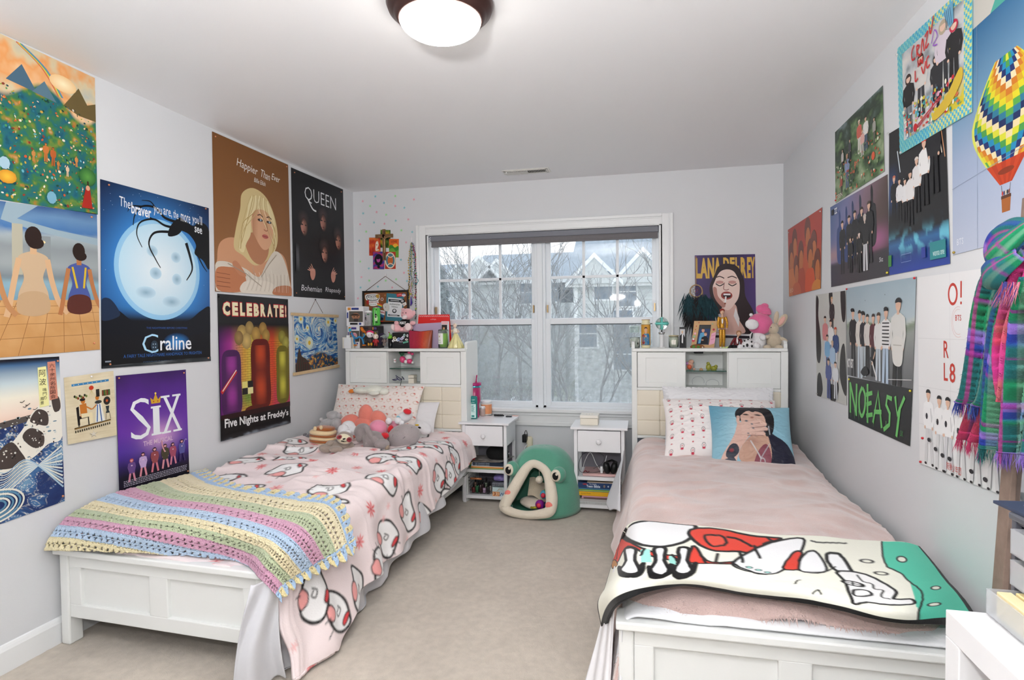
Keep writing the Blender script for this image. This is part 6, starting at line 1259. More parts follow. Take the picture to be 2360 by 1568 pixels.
toy('ceramic_pig','small pink and orange ceramic pig in the right cubby','ornament',(1590,853,-.33),[('body',mat('pig_pink','#e6b6a0',.25),[(1590,843,8,9,-.33,7)]),('belly',mat('pig_orange','#dd6a4a',.25),[(1589,846,5,5.5,-.352,4)]),('head',MATS['pig_pink'],[(1593,834,6,5,-.335)]),('bow',mat('pig_lilac','#c48ac0',.3),[(1583,838,3.5,4,-.34)]),('leg',MATS['pig_pink'],[(1600,851,3,2.2,-.35),(1582,851,2.4,2,-.35)])])
toy('shell','tiny tan snail shell on the right glass shelf','shell',(1616,854,-.34),[('coil',mat('shell_tan','#c9a074',.4),[(1616,851.5,4.5,2.4,-.34,3),(1616,850,2.6,1.8,-.345)])])
toy('ceramic_frogs','glossy yellow green pair of ceramic frogs in the right cubby','ornament',(1641,855,-.33),[('frog',mat('frog_glaze','#a9a83c',.15,coat=.5,var=.3,vscale=40),[(1633,846,6,8,-.33,6,10),(1632,838,4,3.5,-.34)]),('frog',MATS['frog_glaze'],[(1645,849,8,5.5,-.33,6,-10),(1650,845,4,4,-.34)]),('eye',bk,[(1630,837,.8,.8,-.36,1),(1652,844,.8,.8,-.362,1)])])
for (a,b,rx_,ry_,lab) in ((1609,880,14,12,'white looped cable, left loop in the right cubby'),(1642,885,15,10,'white looped cable, right loop in the right cubby')):
    MB().ring([tuple(px(a+rx_*math.cos(t),b-ry_*math.sin(t),'y',-.35)) for t in np.linspace(-.3,3.6,26)],.0016,6).build('cable',mat('white_cable','#e6e6e8',.4) if 0 else mat('silver_cable','#b9babe',.4),label=lab,cat='cable')
# ================================================================== POSTERS
M_post=mat('poster_satin_print',None,.42,spec=.35);M_pin=mat('pin_copper','#d9906a',.3,.4);M_pinr=mat('pin_red','#c4202c',.3);M_pinc=mat('pin_clear','#e6e6e4',.1,trans=.5)
class Poster:
    def __init__(s,name,label,quad,ax,val,Wc,Hc,base,cat='poster',off=.0025,tilt=(0,0,0,0)):
        """quad: traced corners TL,TR,BR,BL on the plane; drawing units are centimetres, y down"""
        s.name,s.label,s.cat=name,label,cat;s.ax=ax;s.sg={'xL':1,'xR':-1,'y':-1}[ax];a=ax[0]
        s.n=Vector((s.sg,0,0)) if a=='x' else Vector((0,s.sg,0))
        s.c=[px(q[0],q[1],a,val)+s.n*(off+t) for q,t in zip(quad,tilt)];s.W,s.H=Wc,Hc
        s.A=Art(s.fn,.00006);s.A.z=.0008
        c=s.c;b=[q-s.n*.0008 for q in c]
        s.A.add(list(c)+b,[(0,1,2,3),(7,6,5,4),(0,4,5,1),(1,5,6,2),(2,6,7,3),(3,7,4,0)],base)
    def fn(s,x,y,l):
        u,v=min(max(x/s.W,0),1),min(max(y/s.H,0),1);c=s.c;return (c[0]*(1-u)+c[1]*u)*(1-v)+(c[3]*(1-u)+c[2]*u)*v+s.n*l
    def done(s,pins=(),pm=None,clip=True,mt=None):
        o=s.A.build(s.name,mt or M_post,label=s.label,cat=s.cat)
        for u,v in pins:
            p=s.fn(u*s.W,v*s.H,.004);MB().ball(p,.0045,nu=10,nv=6).build('pushpin',pm or M_pin,o)
        return o
def person(A,x,y,h,skin,hair,top,bot,w=1.,pose=0,shoe=None,hairlen=0,arm=None):
    """small flat standing figure, x centre, y head top, h height"""
    z=A.z;hd=h*.065*w;sh_=h*.115*w
    A.line([(x-sh_*.35,y+h*.48),(x-sh_*(.5+pose*.5),y+h*.97)],h*.075*w,bot);A.line([(x+sh_*.35,y+h*.48),(x+sh_*(.5+pose*.5),y+h*.97)],h*.075*w,bot,hold=True)
    if shoe:A.ell(x-sh_*(.55+pose*.5),y+h*.98,h*.035*w,h*.018,shoe,n=8);A.ell(x+sh_*(.55+pose*.5),y+h*.98,h*.035*w,h*.018,shoe,n=8,hold=True)
    A.poly([(x-sh_,y+h*.19),(x-sh_*.4,y+h*.155),(x+sh_*.4,y+h*.155),(x+sh_,y+h*.19),(x+sh_*.8,y+h*.52),(x-sh_*.8,y+h*.52)],top)
    A.line([(x-sh_*.95,y+h*.2),(x-sh_*1.2,y+h*.36),(x-sh_*.9,y+h*.50)],h*.05*w,arm or top);A.line([(x+sh_*.95,y+h*.2),(x+sh_*1.2,y+h*.36),(x+sh_*.9,y+h*.50)],h*.05*w,arm or top,hold=True)
    A.ell(x-sh_*.9,y+h*.51,h*.022*w,h*.024,skin,n=8);A.ell(x+sh_*.9,y+h*.51,h*.022*w,h*.024,skin,n=8,hold=True)
    A.quad(x-hd*.35,y+h*.11,x+hd*.35,y+h*.17,skin)
    if hairlen:A.ell(x,y+h*.085,hd*1.2,h*(.07+hairlen*.12),hair,n=12)
    A.ell(x,y+h*.078,hd*.82,h*.062,skin,n=12);A.ell(x,y+h*.05,hd,h*.045,hair,n=12,a0=170,a1=370)
def face(A,x,y,w,h,skin,hair,lip='#a8625a',shade=None,brow='#3a2a24',lit=None):
    A.ell(x,y,w,h,mixc(skin,'#000000',.25) if shade is None else shade,lit or skin,n=24)
    for s_ in (-1,1):
        A.ell(x+s_*w*.42,y-h*.08,w*.19,h*.065,mixc(skin,'#2a1a16',.75),n=12);A.line([(x+s_*w*.2,y-h*.26),(x+s_*w*.45,y-h*.31),(x+s_*w*.66,y-h*.24)],h*.05,brow)
    A.line([(x+w*.03,y-h*.05),(x+w*.12,y+h*.26),(x-w*.1,y+h*.29)],w*.07,mixc(skin,'#000000',.35));A.ell(x,y+h*.56,w*.27,h*.075,lip,n=12)
rs=random.Random(77)
def tri(x0,x1,n):return [(x0+(x1-x0)*i/n) for i in range(n+1)]
VL=.0
P=Poster('landscape_poster','busy painted fantasy landscape poster with rainbow, highest on the left wall',[(-55,52),(217,180),(224,495),(-55,452)],'xL',VL,48,62,'#3c6a5c')
def f(u,v):
    n=fbm(u*14,v*18,5,3);n2=fbm(u*5+4,v*6,4,8);sky=ramp(n2*.9+v*.4,[(0,'#8fb4c9'),(.35,'#d9c9a4'),(.5,'#e8a060'),(.7,'#f0c89a'),(1,'#7aa6c0')])
    land=ramp(n,[(0,'#12343a'),(.3,'#1f6478'),(.46,'#2a7064'),(.56,'#3f7a44'),(.66,'#6a8a3c'),(.76,'#b07a34'),(1,'#d8c8a0')])
    t=np.clip((v-.24-.08*np.sin(u*9)-.05*n2)*30,0,1);return lerpc(sky,(1,1,1),t*0)*(1-t[...,None])+land*t[...,None]
P.A.field([(0,0),(48,0),(48,62),(0,62)],150,190,f)
for k,c in enumerate(['#c85a4a','#e0a040','#d8d060','#6aa86a','#5a88b8']):P.A.curve([(14+k*.5,-.0+.2),(24+k*.5,6),(31+k*.45,15)],.55,c)
P.A.poly([(33,18),(40,8),(44,14),(48,12),(48,20),(40,20)],'#6a5a34');P.A.poly([(10,16),(16,8),(22,17)],'#4a6a80');P.A.poly([(20,17),(25,11),(30,18)],'#5a7a8c');P.A.ell(33,9,6,3.4,'#f0c890','#fff0c8',n=20)
for k in range(420):
    x,y=rs.uniform(1,47),rs.uniform(18,61.3);c=rs.choice(['#d88a4a','#c85a30','#e8c8a0','#4a9a5a','#2a7a8a','#9ab04a','#e8e0d0','#1c4a3a','#c8a040','#6ab0c0','#8a3a2a','#184850'])
    P.A.ell(x,y,rs.uniform(.15,.75),rs.uniform(.15,.6),c,n=6,rot=rs.uniform(0,180),hold=k % 9>0)
for (x,y,h,c) in [(25,36,8,'#c8763a'),(28,37,8,'#b8602c'),(20,40,5,'#c88a4a'),(34,43,5,'#e0c0a0'),(30,42,4,'#c8803c'),(38,38,5,'#d08a4a')]:person(P.A,x,y,h,c,'#6a3a20',c,c)
P.A.ell(43,46,4,4,'#2f6a34','#5a9a44',n=14);P.A.line([(43,48),(43.5,55)],.8,'#3a2a1c');P.A.poly([(40,60),(42,51),(44,51),(45,60)],'#a8281c');P.A.ell(43,51,1,1.2,'#d8a080',n=8);P.A.ell(27,58,2,2.6,'#7ab0c8',n=10);P.A.ell(10,53,3.4,2.6,'#d8942c','#f0c040',n=12);P.A.ell(9,48,2,2.4,'#a8c8d8',n=10)
P.done([(.95,.96)])
P=Poster('poolside_poster','poster of two people sitting at a poolside seen from behind, left wall edge',[(-55,456),(222,493),(229,806),(-55,829)],'xL',VL,48,60,'#c89a64')
A=P.A
A.field([(0,0),(48,0),(48,38),(0,38)],40,40,lambda u,v:ramp(v+.08*(fbm(u*6,v*6,3)-.5),[(0,'#3a5a8c'),(.12,'#6a90b8'),(.25,'#4a78b0'),(.32,'#a8b4b8'),(.45,'#8f979a'),(.62,'#a0a8aa'),(.75,'#7a868c'),(.82,'#8fb4c4'),(1,'#7aa0b4')]))
A.poly([(10,0),(22,0),(14,6),(30,9),(48,11),(48,14),(20,10),(8,7)],'#9ab0bc');A.quad(12,8,16,28,'#b8b4a0');A.quad(18,12,27,26,'#8e9698');A.ell(21,14.5,4,1,'#f0d8a0','#fff4c8',n=12)
A.field([(0,38),(48,38),(48,60),(0,60)],30,14,lambda u,v:ramp(.5+.5*fbm(u*8,v*4,3)-v*.25,[(0,'#a87440'),(.5,'#c8945a'),(1,'#dcae78')]))
for k in range(7):A.line([(k*9-4,60),(k*6+8,38)],.18,'#8a5a30',hold=k>0)
for y in (40.5,43.5,47.5,53):A.line([(0,y),(48,y)],.16,'#9a6a3c')
def back_fig(x,y,s_,skin,top,hair,pants):
    A.blob([(x-5*s_,y+30*s_),(x-6.4*s_,y+22*s_),(x-4*s_,y+14*s_),(x-6.6*s_,y+6*s_),(x-2*s_,y+3*s_),(x+2*s_,y+3*s_),(x+6.6*s_,y+6*s_),(x+4*s_,y+14*s_),(x+6.4*s_,y+22*s_),(x+5*s_,y+30*s_)],top)
    A.blob([(x-6*s_,y+22*s_),(x,y+20*s_),(x+6*s_,y+22*s_),(x+6.6*s_,y+29*s_),(x,y+31*s_),(x-6.6*s_,y+29*s_)],pants)
    A.curve([(x-6*s_,y+6*s_),(x-8*s_,y+16*s_),(x-10*s_,y+27*s_),(x-11*s_,y+31*s_)],2.4*s_,skin);A.curve([(x+6*s_,y+6*s_),(x+8*s_,y+16*s_),(x+11*s_,y+25*s_),(x+15*s_,y+30*s_)],2.4*s_,skin)
    A.quad(x-1.4*s_,y-1*s_,x+1.4*s_,y+4*s_,skin);A.ell(x,y-3.6*s_,3.6*s_,4.6*s_,hair,n=18);A.ell(x+1*s_,y-1*s_,3.6*s_,2.6*s_,hair,n=14)
back_fig(20,16,.92,'#d8b088','#cdb190','#2c1e1a','#c4a480');back_fig(39,20,.78,'#b8784a','#4a5a9c','#2a1c16','#5a2c24');A.line([(36,24),(38,33)],.9,'#d8b830');A.line([(42,24),(41,33)],.9,'#d8b830');back_fig(1.5,20,.8,'#c08a5c','#5a4a9c','#1c1614','#3a3a70')
P.done([(.94,.03),(.94,.95)])
P=Poster('film_poster','dark blue film poster with a huge full moon and a black crooked branch',[(230,413),(480,480),(484,832),(233,850)],'xL',VL,67,86,'#0a1024')
A=P.A
def f(u,v):
    d=np.hypot((u-.50)*67,(v-.44)*86);g=np.exp(-(np.maximum(d-24,0)/12)**1.4);c=ramp(v,[(0,'#0c1334'),(.3,'#101c50'),(.62,'#12356e'),(.72,'#0b0d18'),(1,'#060608')]);return lerpc(c,'#3f8fdc',g*.85*np.clip((.74-v)*14,0,1))
A.field([(0,0),(67,0),(67,86),(0,86)],70,90,f)
A.ell(33,38,26.5,25.5,'#8fc8ee','#f2fafd',n=64);A.ell(33,38,24,23,'#bfe2f5','#eef8fd',n=50)
for q in [(28,29,3.4,2.8),(43,30.5,3.2,2.8),(30,40,3.6,3),(43.5,42,3.2,3),(24,50,6,3),(40,54,6,3)]:A.ell(*q,'#c6e4f4','#8fb4cc',n=18)
for k in range(40):A.ell(rs.uniform(1,66),rs.uniform(1,60) if k % 2 else rs.uniform(1,16),.14,None,'#cfdcf4',n=5,hold=k>0)
bc='#05060a'
A.blob([(67,13),(60,9),(55,12),(48,10),(45,15),(52,17),(57,22),(56,27),(62,30),(67,34)],bc);A.blob([(40,14),(46,9),(49,12),(45,18),(38,20)],bc)
for q,w in [([(45,12),(36,11),(30,7),(22,8),(18,13),(17,18)],1.1),([(44,15),(36,15),(29,13),(21,16),(19,22),(22,28)],1.0),([(44,18),(37,18),(29,20),(26,26),(30,33),(33,37)],1.1),([(50,22),(53,30),(54,36),(50,42)],1.4),([(22,8),(16,9),(14,12)],.6),([(30,7),(27,4.5),(22,5)],.6),([(57,26),(62,33),(65,36)],.8),([(29,13),(24,12)],.5)]:A.curve(q,w,bc,taper=(1.4,.35))
A.blob([(0,58),(8,59),(16,64),(26,66),(40,66),(52,63),(60,58),(67,56),(67,70),(0,70)],'#070b16');A.blob([(0,55),(4,54),(8,58),(9,62),(0,64)],'#1c2c48')
def uvq(x0,y0,x1,y1,dy=0,sh_=0):return [(x0+sh_,y0),(x1+sh_,y0+dy),(x1,y1+dy),(x0,y1)]
wt='#f2f5fa'
for wd,x0,x1,y,ys,b in [('The',9.5,15.5,5.5,4.6,.0),('braver',16,27.5,7,5.5,.02),('you',29,34,6.4,4.6,0),('are,',35,40.5,6.2,4,0),('the',41.4,44.8,5.6,4.2,0),('more',46.4,53,6.8,4,.0),("you'll",54.4,61.5,5.4,6.2,0),('see',56,61.5,12,3.2,.01)]:
    A.text(wd,uvq(x0,y,x1,y+ys,.5),wt,b)
A.text('THE NIGHTMARE BEFORE CHRISTMAS',uvq(24,67,50,68,0),'#3a5aa0');A.ell(43,75,9,5,'#0a1430','#2f8fe0',n=24);A.text('C',uvq(21.5,70.5,31,80),'#aedcf8',-.01);A.text('raline',uvq(32.2,71.6,52.8,79),wt,.01);A.ell(28.6,76.4,2.2,2.6,'#2a3a4a',n=18);A.ell(28.6,76.4,2.2,2.6,'#2a3a4a',n=18);[A.ell(28.6+a,76.4+b,.35,.4,'#9ab4c8',n=6) for a in (-.7,.7) for b in (-.8,.8)]
A.text('A FAIRY TALE NIGHTMARE HANDMADE TO FRIGHTEN',uvq(11,80.2,60,81.8),'#3a6ab4');A.text('EXPERIENCE IT IN REAL 3D IN SELECT THEATERS',uvq(22,84,55,85.0),'#3f5f8c');A.quad(1.5,82.6,4.5,83.3,'#8a93a0')
A.field([(0,84.9),(67,83.6),(67,86),(0,86)],20,3,lambda u,v:ramp(fbm(u*8,v*2,3),[(0,'#101418'),(.6,'#2c3034'),(1,'#8a9094')]))
P.done([(.06,.02),(.96,.01),(.06,.98),(.97,.98)])
P=Poster('portrait_poster','tan brown poster of a blonde woman in a white knit, white script at top',[(488,303),(663,380),(671,683),(495,672)],'xL',VL,72,91,'#8a5c34')
A=P.A
A.field([(0,0),(72,0),(72,91),(0,91)],24,30,lambda u,v:ramp(v*.7+.3*(1-np.hypot(u-.5,v-.45)),[(0,'#7c4f28'),(.5,'#8a5c34'),(1,'#a07048')]))
sk='#d29a74'
A.blob([(2,72),(5,62),(16,58),(28,62),(44,64),(58,62),(66,66),(70,80),(71,90),(4,90)],sk)
A.blob([(22,40),(24,30),(34,24.5),(46,27),(54,36),(58,48),(57,58),(50,66),(44,70),(34,73),(24,68),(16,64),(18,52)],'#d8c28c')
A.blob([(26,55),(30,68),(40,72),(48,64),(46,52)],'#b87e5a');A.blob([(33,36),(44,35),(52,42),(53,52),(49,60),(43,62),(37,57),(32,48)],'#dca884')
A.field([(33,37),(40,37),(38,58),(33,52)],4,6,lambda u,v:ramp(u+0*v,[(0,'#c08a66'),(1,'#dca884')]))
A.blob([(28,44),(30,33),(40,28),(50,32),(55,40),(55,46),(50,39),(44,36.5),(36,38),(32,44),(31,54),(27,60),(24,66),(20,62)],'#e6d6a4')
for k in range(14):a=k/13;A.curve([(32+a*16,30-2*math.sin(a*3)),(28+a*22,38),(22+a*6 if a<.5 else 52+a*4,54+6*math.sin(k)),(20+a*4 if a<.5 else 52,64)],.5,['#c9b078','#f0e4bc','#b89a60'][k % 3])
for x in (40.5,49.3):A.ell(x,43.5,2.6,.9,'#3c2a26',n=14);A.ell(x+.4,43.4,.9,.8,'#9ab0bc',n=10);A.line([(x-2.6,40.8),(x,39.9),(x+2.6,41.2)],.7,'#5a3a28')
A.curve([(46,44),(47.6,48.6),(46,49.6),(43.8,49)],.6,'#a86a4c');A.ell(45,53.4,3.1,1.4,'#c0645a',n=16);A.line([(42,53.3),(48,53.5)],.35,'#7a3430')
A.blob([(0,76),(6,73),(16,74),(26,76),(38,80),(46,70),(54,62),(62,64),(68,74),(71,86),(71.5,90.6),(.5,90.6)],'#ddd3c4')
A.blob([(1,78),(12,76),(22,77),(26,84),(22,90),(2,90)],'#c07a52');A.blob([(14,74),(18,72),(26,80),(20,80)],'#c58460')
for k in range(4):A.line([(1,80+k*2.5),(12,80.5+k*2.5)],.35,'#8a4c30')
A.blob([(24,84),(40,82),(52,84),(50,90.6),(22,90.6)],'#e6dccd');A.blob([(54,86),(64,84),(71.6,85),(71.6,90.6),(52,90.6)],'#c07a52')
for k in range(22):A.curve([(26+k*2.0,74+rs.uniform(0,6)),(28+k*1.9,82),(24+k*2.1,89)],.3,'#b8ab98' if k % 2 else '#f0e9dc')
A.line([(40,80),(48,71),(56,64)],.5,'#a89a86');A.line([(10,74),(26,79),(40,86)],.5,'#a89a86')
A.text('Happier',uvq(19,9.5,38,15.6,1.4,1.2),'#f4efe6',.0);A.text('Than',uvq(41,10.6,50.5,15.4,.8,1.2),'#f4efe6',.0);A.text('Ever',uvq(52.5,10.4,61,14.6,.6,1.2),'#f4efe6',.0);A.text('Billie Eilish',uvq(35,17.6,46,20.4,.4,.6),'#f4efe6',.0)
P.done([(.03,.025),(.97,.02),(.97,.985)])
P=Poster('band_poster','black band poster with four lit faces, next to the brown portrait poster',[(670,386),(790,437),(795,692),(676,684)],'xL',VL,72,90,'#19191c')
A=P.A
A.text('QUEEN',uvq(16,9,60,20.5,.5),'#eceef0',-.012);A.curve([(20,18),(26,24),(31,25)],1.2,'#eceef0')
for (x,y,c) in [(14,38,'#7a5248'),(40,31,'#6a3f34'),(62,43,'#8a5a40'),(41,55,'#9a6a58')]:
    A.ell(x,y-5.0,7.4,6.6,'#19191c','#4a3a3a',n=20);A.ell(x+.6,y+1,4.6,6.8,'#1f1a1a',mixc(c,'#d0907c',.55),n=24)
    A.poly([(x-4,y+1),(x-.4,y-3.4),(x-.2,y+6.4),(x-3,y+4)],mixc(c,'#d89888',.5));A.ell(x-2,y-.4,1.3,.6,'#1c1414',n=8);A.ell(x+2.6,y-.3,1.2,.5,'#1c1414',n=8);A.ell(x+.4,y+4.6,1.6,.5,'#6a2c28',n=8)
for x,s_ in ((24,-1),(53,1)):
    A.blob([(x-3,73),(x-2,69),(x+3,68.4),(x+4,72),(x+2,76),(x-1,76.6)],'#c88a78')
    for k in range(4):A.line([(x+s_*(k-1.5)*1.4,70),(x+s_*(3+k*1.6)-1.4*s_,65+k*1.5)],1.1,'#d09684',taper=(1,.6))
A.text('Bohemian',uvq(9,81,36,85.2,.2,1),'#e6e6ea');A.text('Rhapsody',uvq(41,81,64,85.6,.2,1),'#e6e6ea')
A.field([(3,52),(8,52),(8,72),(3,72)],6,10,lambda u,v:ramp(np.sin(u*3.14)*np.sin(v*3.14),[(0,'#19191c'),(1,'#59595e')]));P.done([(.05,.03),(.95,.03),(.04,.97),(.98,.97)])
P=Poster('wave_print','print of dark blue waves with white foam, cream sky and two title slips',[(-55,833),(135,822),(148,1155),(-55,1228)],'xL',VL,32,62,'#1f3a66')
A=P.A
A.field([(0,0),(32,0),(32,25),(0,25)],12,30,lambda u,v:ramp(v+0*u,[(0,'#15151c'),(.05,'#1c2030'),(.09,'#3d6590'),(.38,'#c8d8dc'),(.6,'#f2ecda'),(.85,'#f4dccb'),(1,'#e8c4b0')]))
def f(u,v):
    n=fbm(u*4+np.sin(v*9)*.5,v*7+np.sin(u*6)*.6,4,12);w=fbm(u*22,v*30,3,5);s_=np.abs(((n*9+v*2) % 1)-.5)*2
    c=ramp(n,[(0,'#1c2a5c'),(.45,'#23386c'),(.6,'#3f6a9c'),(1,'#8fb8d0')]);return lerpc(c,'#eeeade',np.clip((s_-.80)*6+(w-.5)*1.2,0,1)*np.clip((n-.38)*6,0,1))
A.field([(0,24),(32,24),(32,62),(0,62)],110,140,f)
A.blob([(0,25),(10,23.6),(20,22.6),(26,21.8),(26,24),(0,27)],'#57504c')
foam=[(2,38),(10,34),(16,28),(20,22),(26,17),(32,14.5),(32,34),(26,36),(20,40),(10,43),(4,43)];A.blob(foam,'#eeeade')
for k in range(60):A.ell(rs.uniform(4,31),rs.uniform(20,42),rs.uniform(.3,.9),rs.uniform(.2,.5),rs.choice(['#9fb4bc','#6a8a9c','#c8d0cc']),n=6,hold=k>0)
for q in ([(6,40),(8,34),(12,32),(15,36),(17,41),(11,42)],[(19,25),(22,21),(26,23),(26,28),(22,27)],[(16,31),(19,28),(24,31),(24,36),(20,36)],[(28,17),(31,17),(31.6,22),(29,23)]):A.blob(q,'#4a403c')
for k in range(90):A.ell(rs.choice([12,22,23,21,11])+rs.gauss(0,2.6),rs.choice([36,25,33,38])+rs.gauss(0,2.4),rs.uniform(.15,.7),rs.uniform(.15,.4),rs.choice(['#eeeade','#2c2624','#6a5c54','#dfe0d8']),n=6,rot=rs.uniform(0,90),hold=k>0)
for k in range(12):A.curve([(0,60-k*2.2),(9,52-k*.8),(18,46-k*.5),(31.5,38+k*1.6)],.4,'#a8c4d8' if k % 2 else '#e4e6dc',taper=(.4,1.6))
for k in range(6):A.curve([(10*math.cos(t)*(1-k*.13)+6,6*math.sin(t)*(1-k*.13)+55) for t in np.linspace(2.6,8.4,9)],.7,['#e8e6da','#5f8fae'][k % 2])
A.poly([(22.5,4),(26,3.7),(26.8,20),(22.9,20.4)],'#f0eda8');A.poly([(26.6,2.0),(30,1.8),(30.6,17.6),(27.1,18)],'#d08a74')
A.text('阿',uvq(23,5,25.8,7.8),'#22201c');A.text('波',uvq(23,8.6,25.8,11.4),'#22201c')
for i,ch_ in enumerate('鳴門の'):A.text(ch_,uvq(24.3,12.6+i*1.7,25.9,14.0+i*1.7),'#22201c')
for i,ch_ in enumerate('風景'):A.text(ch_,uvq(23.2,16.2+i*1.7,24.6,17.6+i*1.7),'#22201c')
for i,ch_ in enumerate('六十余州名所図会'):A.text(ch_,uvq(27.4,2.8+i*1.85,29.6,4.4+i*1.85),'#2c1c18')
for q in [(16,17),(18,18.4),(21,20.6),(17,19),(3,22),(5,23.4)]:A.line([(q[0]-.8,q[1]),(q[0],q[1]+.3),(q[0]+1,q[1]-.4)],.25,'#2a2a2c')
P.done([(.97,.03),(.97,.96)])
P=Poster('papyrus','small beige papyrus with painted seated figures and blue top band',[(146,871),(260,855),(263,1003),(153,1025)],'xL',VL,23,29.5,'#dccfb0','papyrus',tilt=(0,0,.012,.006))
A=P.A
A.field([(0,0),(23,0),(23,29.5),(0,29.5)],46,60,lambda u,v:ramp(.5+.35*(fbm(u*3,v*60,2)-.5)+.5*(fbm(u*5,v*5,3)-.5),[(0,'#c4b48e'),(.5,'#ddd0b0'),(1,'#ece2c8')]))
A.quad(3,3.4,20.4,4.4,'#3a80b4')
for k in range(8):A.ell(4+k*2.1,3.9,.22,None,'#f0e8c0',n=5,hold=k>0)
A.ell(11.8,6.2,1.15,1.0,'#c83a1c',n=16)
for k in range(7):A.line([(11.8,7.2),(9.6+k*.75,11)],.1,'#c8b880',hold=k>0)
tan='#c8782c'
A.poly([(4.4,14),(5.6,13.6),(5.8,22),(4.8,22)],'#1c1614');A.poly([(5.2,18),(10,17.8),(10,19),(5.4,19.4)],'#1c1614');A.line([(5.6,19),(5.2,22.6)],.5,'#1c1614');A.line([(9.6,18.6),(9.8,22.4)],.5,'#1c1614')
A.poly([(6,13),(9,12.6),(9.4,18.2),(6.2,18.4)],tan);A.poly([(6.4,17),(11.6,17.2),(11.8,21.8),(10.6,21.8),(10.2,18.8),(6.6,19)],'#e6d8b0');A.ell(7.6,11.6,1.0,1.2,tan,n=12);A.ell(7.4,10.8,1.3,.7,'#1c1614',n=12);A.line([(8.6,14),(11.4,15.8)],.6,tan)
for k in range(8):A.ell(4+k*.75,9+(k % 3)*.5,.5,.6,['#2c2a1c','#6a7a3a','#8a3a1c'][k % 3],n=8)
A.poly([(13.6,13),(15.8,12.8),(17.4,21.8),(12.8,22)],'#e8e8e0');A.line([(14.2,14),(13.6,21.8)],.5,'#2c5a9c');A.line([(15.2,14),(15.8,21.8)],.5,'#2c5a9c');A.ell(14.2,11,.9,1.1,tan,n=12);A.quad(13.8,7.2,15.4,10.6,'#22201c');A.line([(13.8,14),(11.6,15.8)],.5,tan);A.ell(14.6,13.0,1.7,.8,'#3a3a38',n=12)
A.quad(16.6,8,20.6,10.6,'#2a3a22');[A.quad(16.9+k*.75,8.2,17.2+k*.75,10.4,['#a83a2a','#5a8a3a','#c8a040'][k % 3],hold=k>0) for k in range(5)]
A.ell(18.8,13,1.7,1.9,'#2c2824',n=16);A.ell(18.8,13,.6,None,'#c85a2c',n=10);A.poly([(18,15.4),(19.8,15.4),(19.4,17.4),(20,18.6),(17.8,18.6),(18.4,17.4)],'#2c3438');A.line([(18,18.8),(17.8,21.6)],.2,'#2c2824');A.line([(19.8,18.8),(20.2,21.4)],.2,'#2c2824')
A.poly([(3,22.8),(20.2,21.6),(20.2,22.2),(3,23.6)],'#2c2416');A.line([(3,23.3),(20.2,22)],.2,'#b88a3c')
for k in range(17):A.quad(3.2+k,24.1-k*.075,3.75+k,25.1-k*.075,'#2c2a1c',hold=k>0)
A.poly([(11.5+2.0*math.cos(R(90+36*k))*(1 if k % 2==0 else .35),27.0-1.6*math.sin(R(90+36*k))*(1 if k % 2==0 else .35)) for k in range(10)],'#8a8478');A.poly([(11.5+1.8*math.cos(R(90+36*k))*(1 if k % 2==0 else .35),26.9-1.4*math.sin(R(90+36*k))*(1 if k % 2==0 else .35)) for k in range(10)],'#d9d2c2')
P.done([(.52,.04)],mat('pin_white','#eeeeee',.3))
P=Poster('musical_poster','purple musical poster with large white letters, a gold crown and dancers',[(266,867),(427,852),(433,1092),(270,1139)],'xL',VL,43,56,'#2c1650',tilt=(0,0,.006,.010))
A=P.A
A.field([(0,0),(43,0),(43,56),(0,56)],50,60,lambda u,v:lerpc(ramp(v+.12*(fbm(u*4,v*4,3)-.5),[(0,'#3a1a5e'),(.25,'#5a2a94'),(.5,'#6a34a8'),(.68,'#50309c'),(.8,'#2a1a58'),(.88,'#120c24'),(1,'#0c0a18')]),'#e8b4e0',np.exp(-(((u-.58)/.24)**2+((v-.58)/.12)**2))*.75))
A.text('S',uvq(7.2,12,18.8,32.2),'#eef2f6',-.012);A.text('I',uvq(20.4,17.2,24.4,31.4),'#eef2f6',.03);A.quad(19.2,17,25.4,18,'#eef2f6');A.quad(19.2,30.6,25.4,31.6,'#eef2f6');A.text('X',uvq(26.4,12.6,38.6,31.6),'#eef2f6',.0)
for x in (26.6,34):A.quad(x-1,12.4,x+4.6,13.4,'#eef2f6');A.quad(x-1,30.8,x+4.8,31.8,'#eef2f6')
A.poly([(19.6,15.6),(19.0,12.4),(20.8,13.8),(22.3,10.6),(23.8,13.8),(25.6,12.2),(25,15.6)],'#d8a828');A.ell(22.3,10.6,.6,None,'#f4d860',n=8);A.ell(21,14.6,.4,None,'#b82a2a',n=6);A.ell(23.6,14.6,.4,None,'#b82a2a',n=6)
A.text('THE MUSICAL',uvq(14,33.6,32.4,36),'#e2c4dc',.01)
for x,y,h,c1,c2_ in [(7,40.5,11.5,'#6a4a8c','#d88aa0'),(13.5,38.8,12,'#c4a8d8','#e090a0'),(20.5,37.6,12.6,'#9a4a50','#d87a8c'),(27,37,12.8,'#4a4430','#d8909c'),(32,37.2,11.6,'#a8506a','#d8849a'),(38,36.6,11.8,'#5a5aa0','#3a2a60')]:
    person(A,x,y,h,'#e0a0a8','#2a1418' if x != 7 else '#b84a4c',c1,c2_,w=1.25,pose=1.1,hairlen=.12);A.poly([(x-1.8,y+h*.5),(x-.8,y+h*.38),(x+.8,y+h*.38),(x+1.8,y+h*.5),(x+1.6,y+h*.62),(x-1.6,y+h*.62)],c1);A.ell(x,y+h*.3,.5,.3,'#e8c8d8',n=6)
A.curve([(26.6,41),(25.2,37.6),(25,35)],.7,'#e0a0a8');A.curve([(38.6,39.4),(40.4,37),(41.6,37.4)],.6,'#9a8ac8')
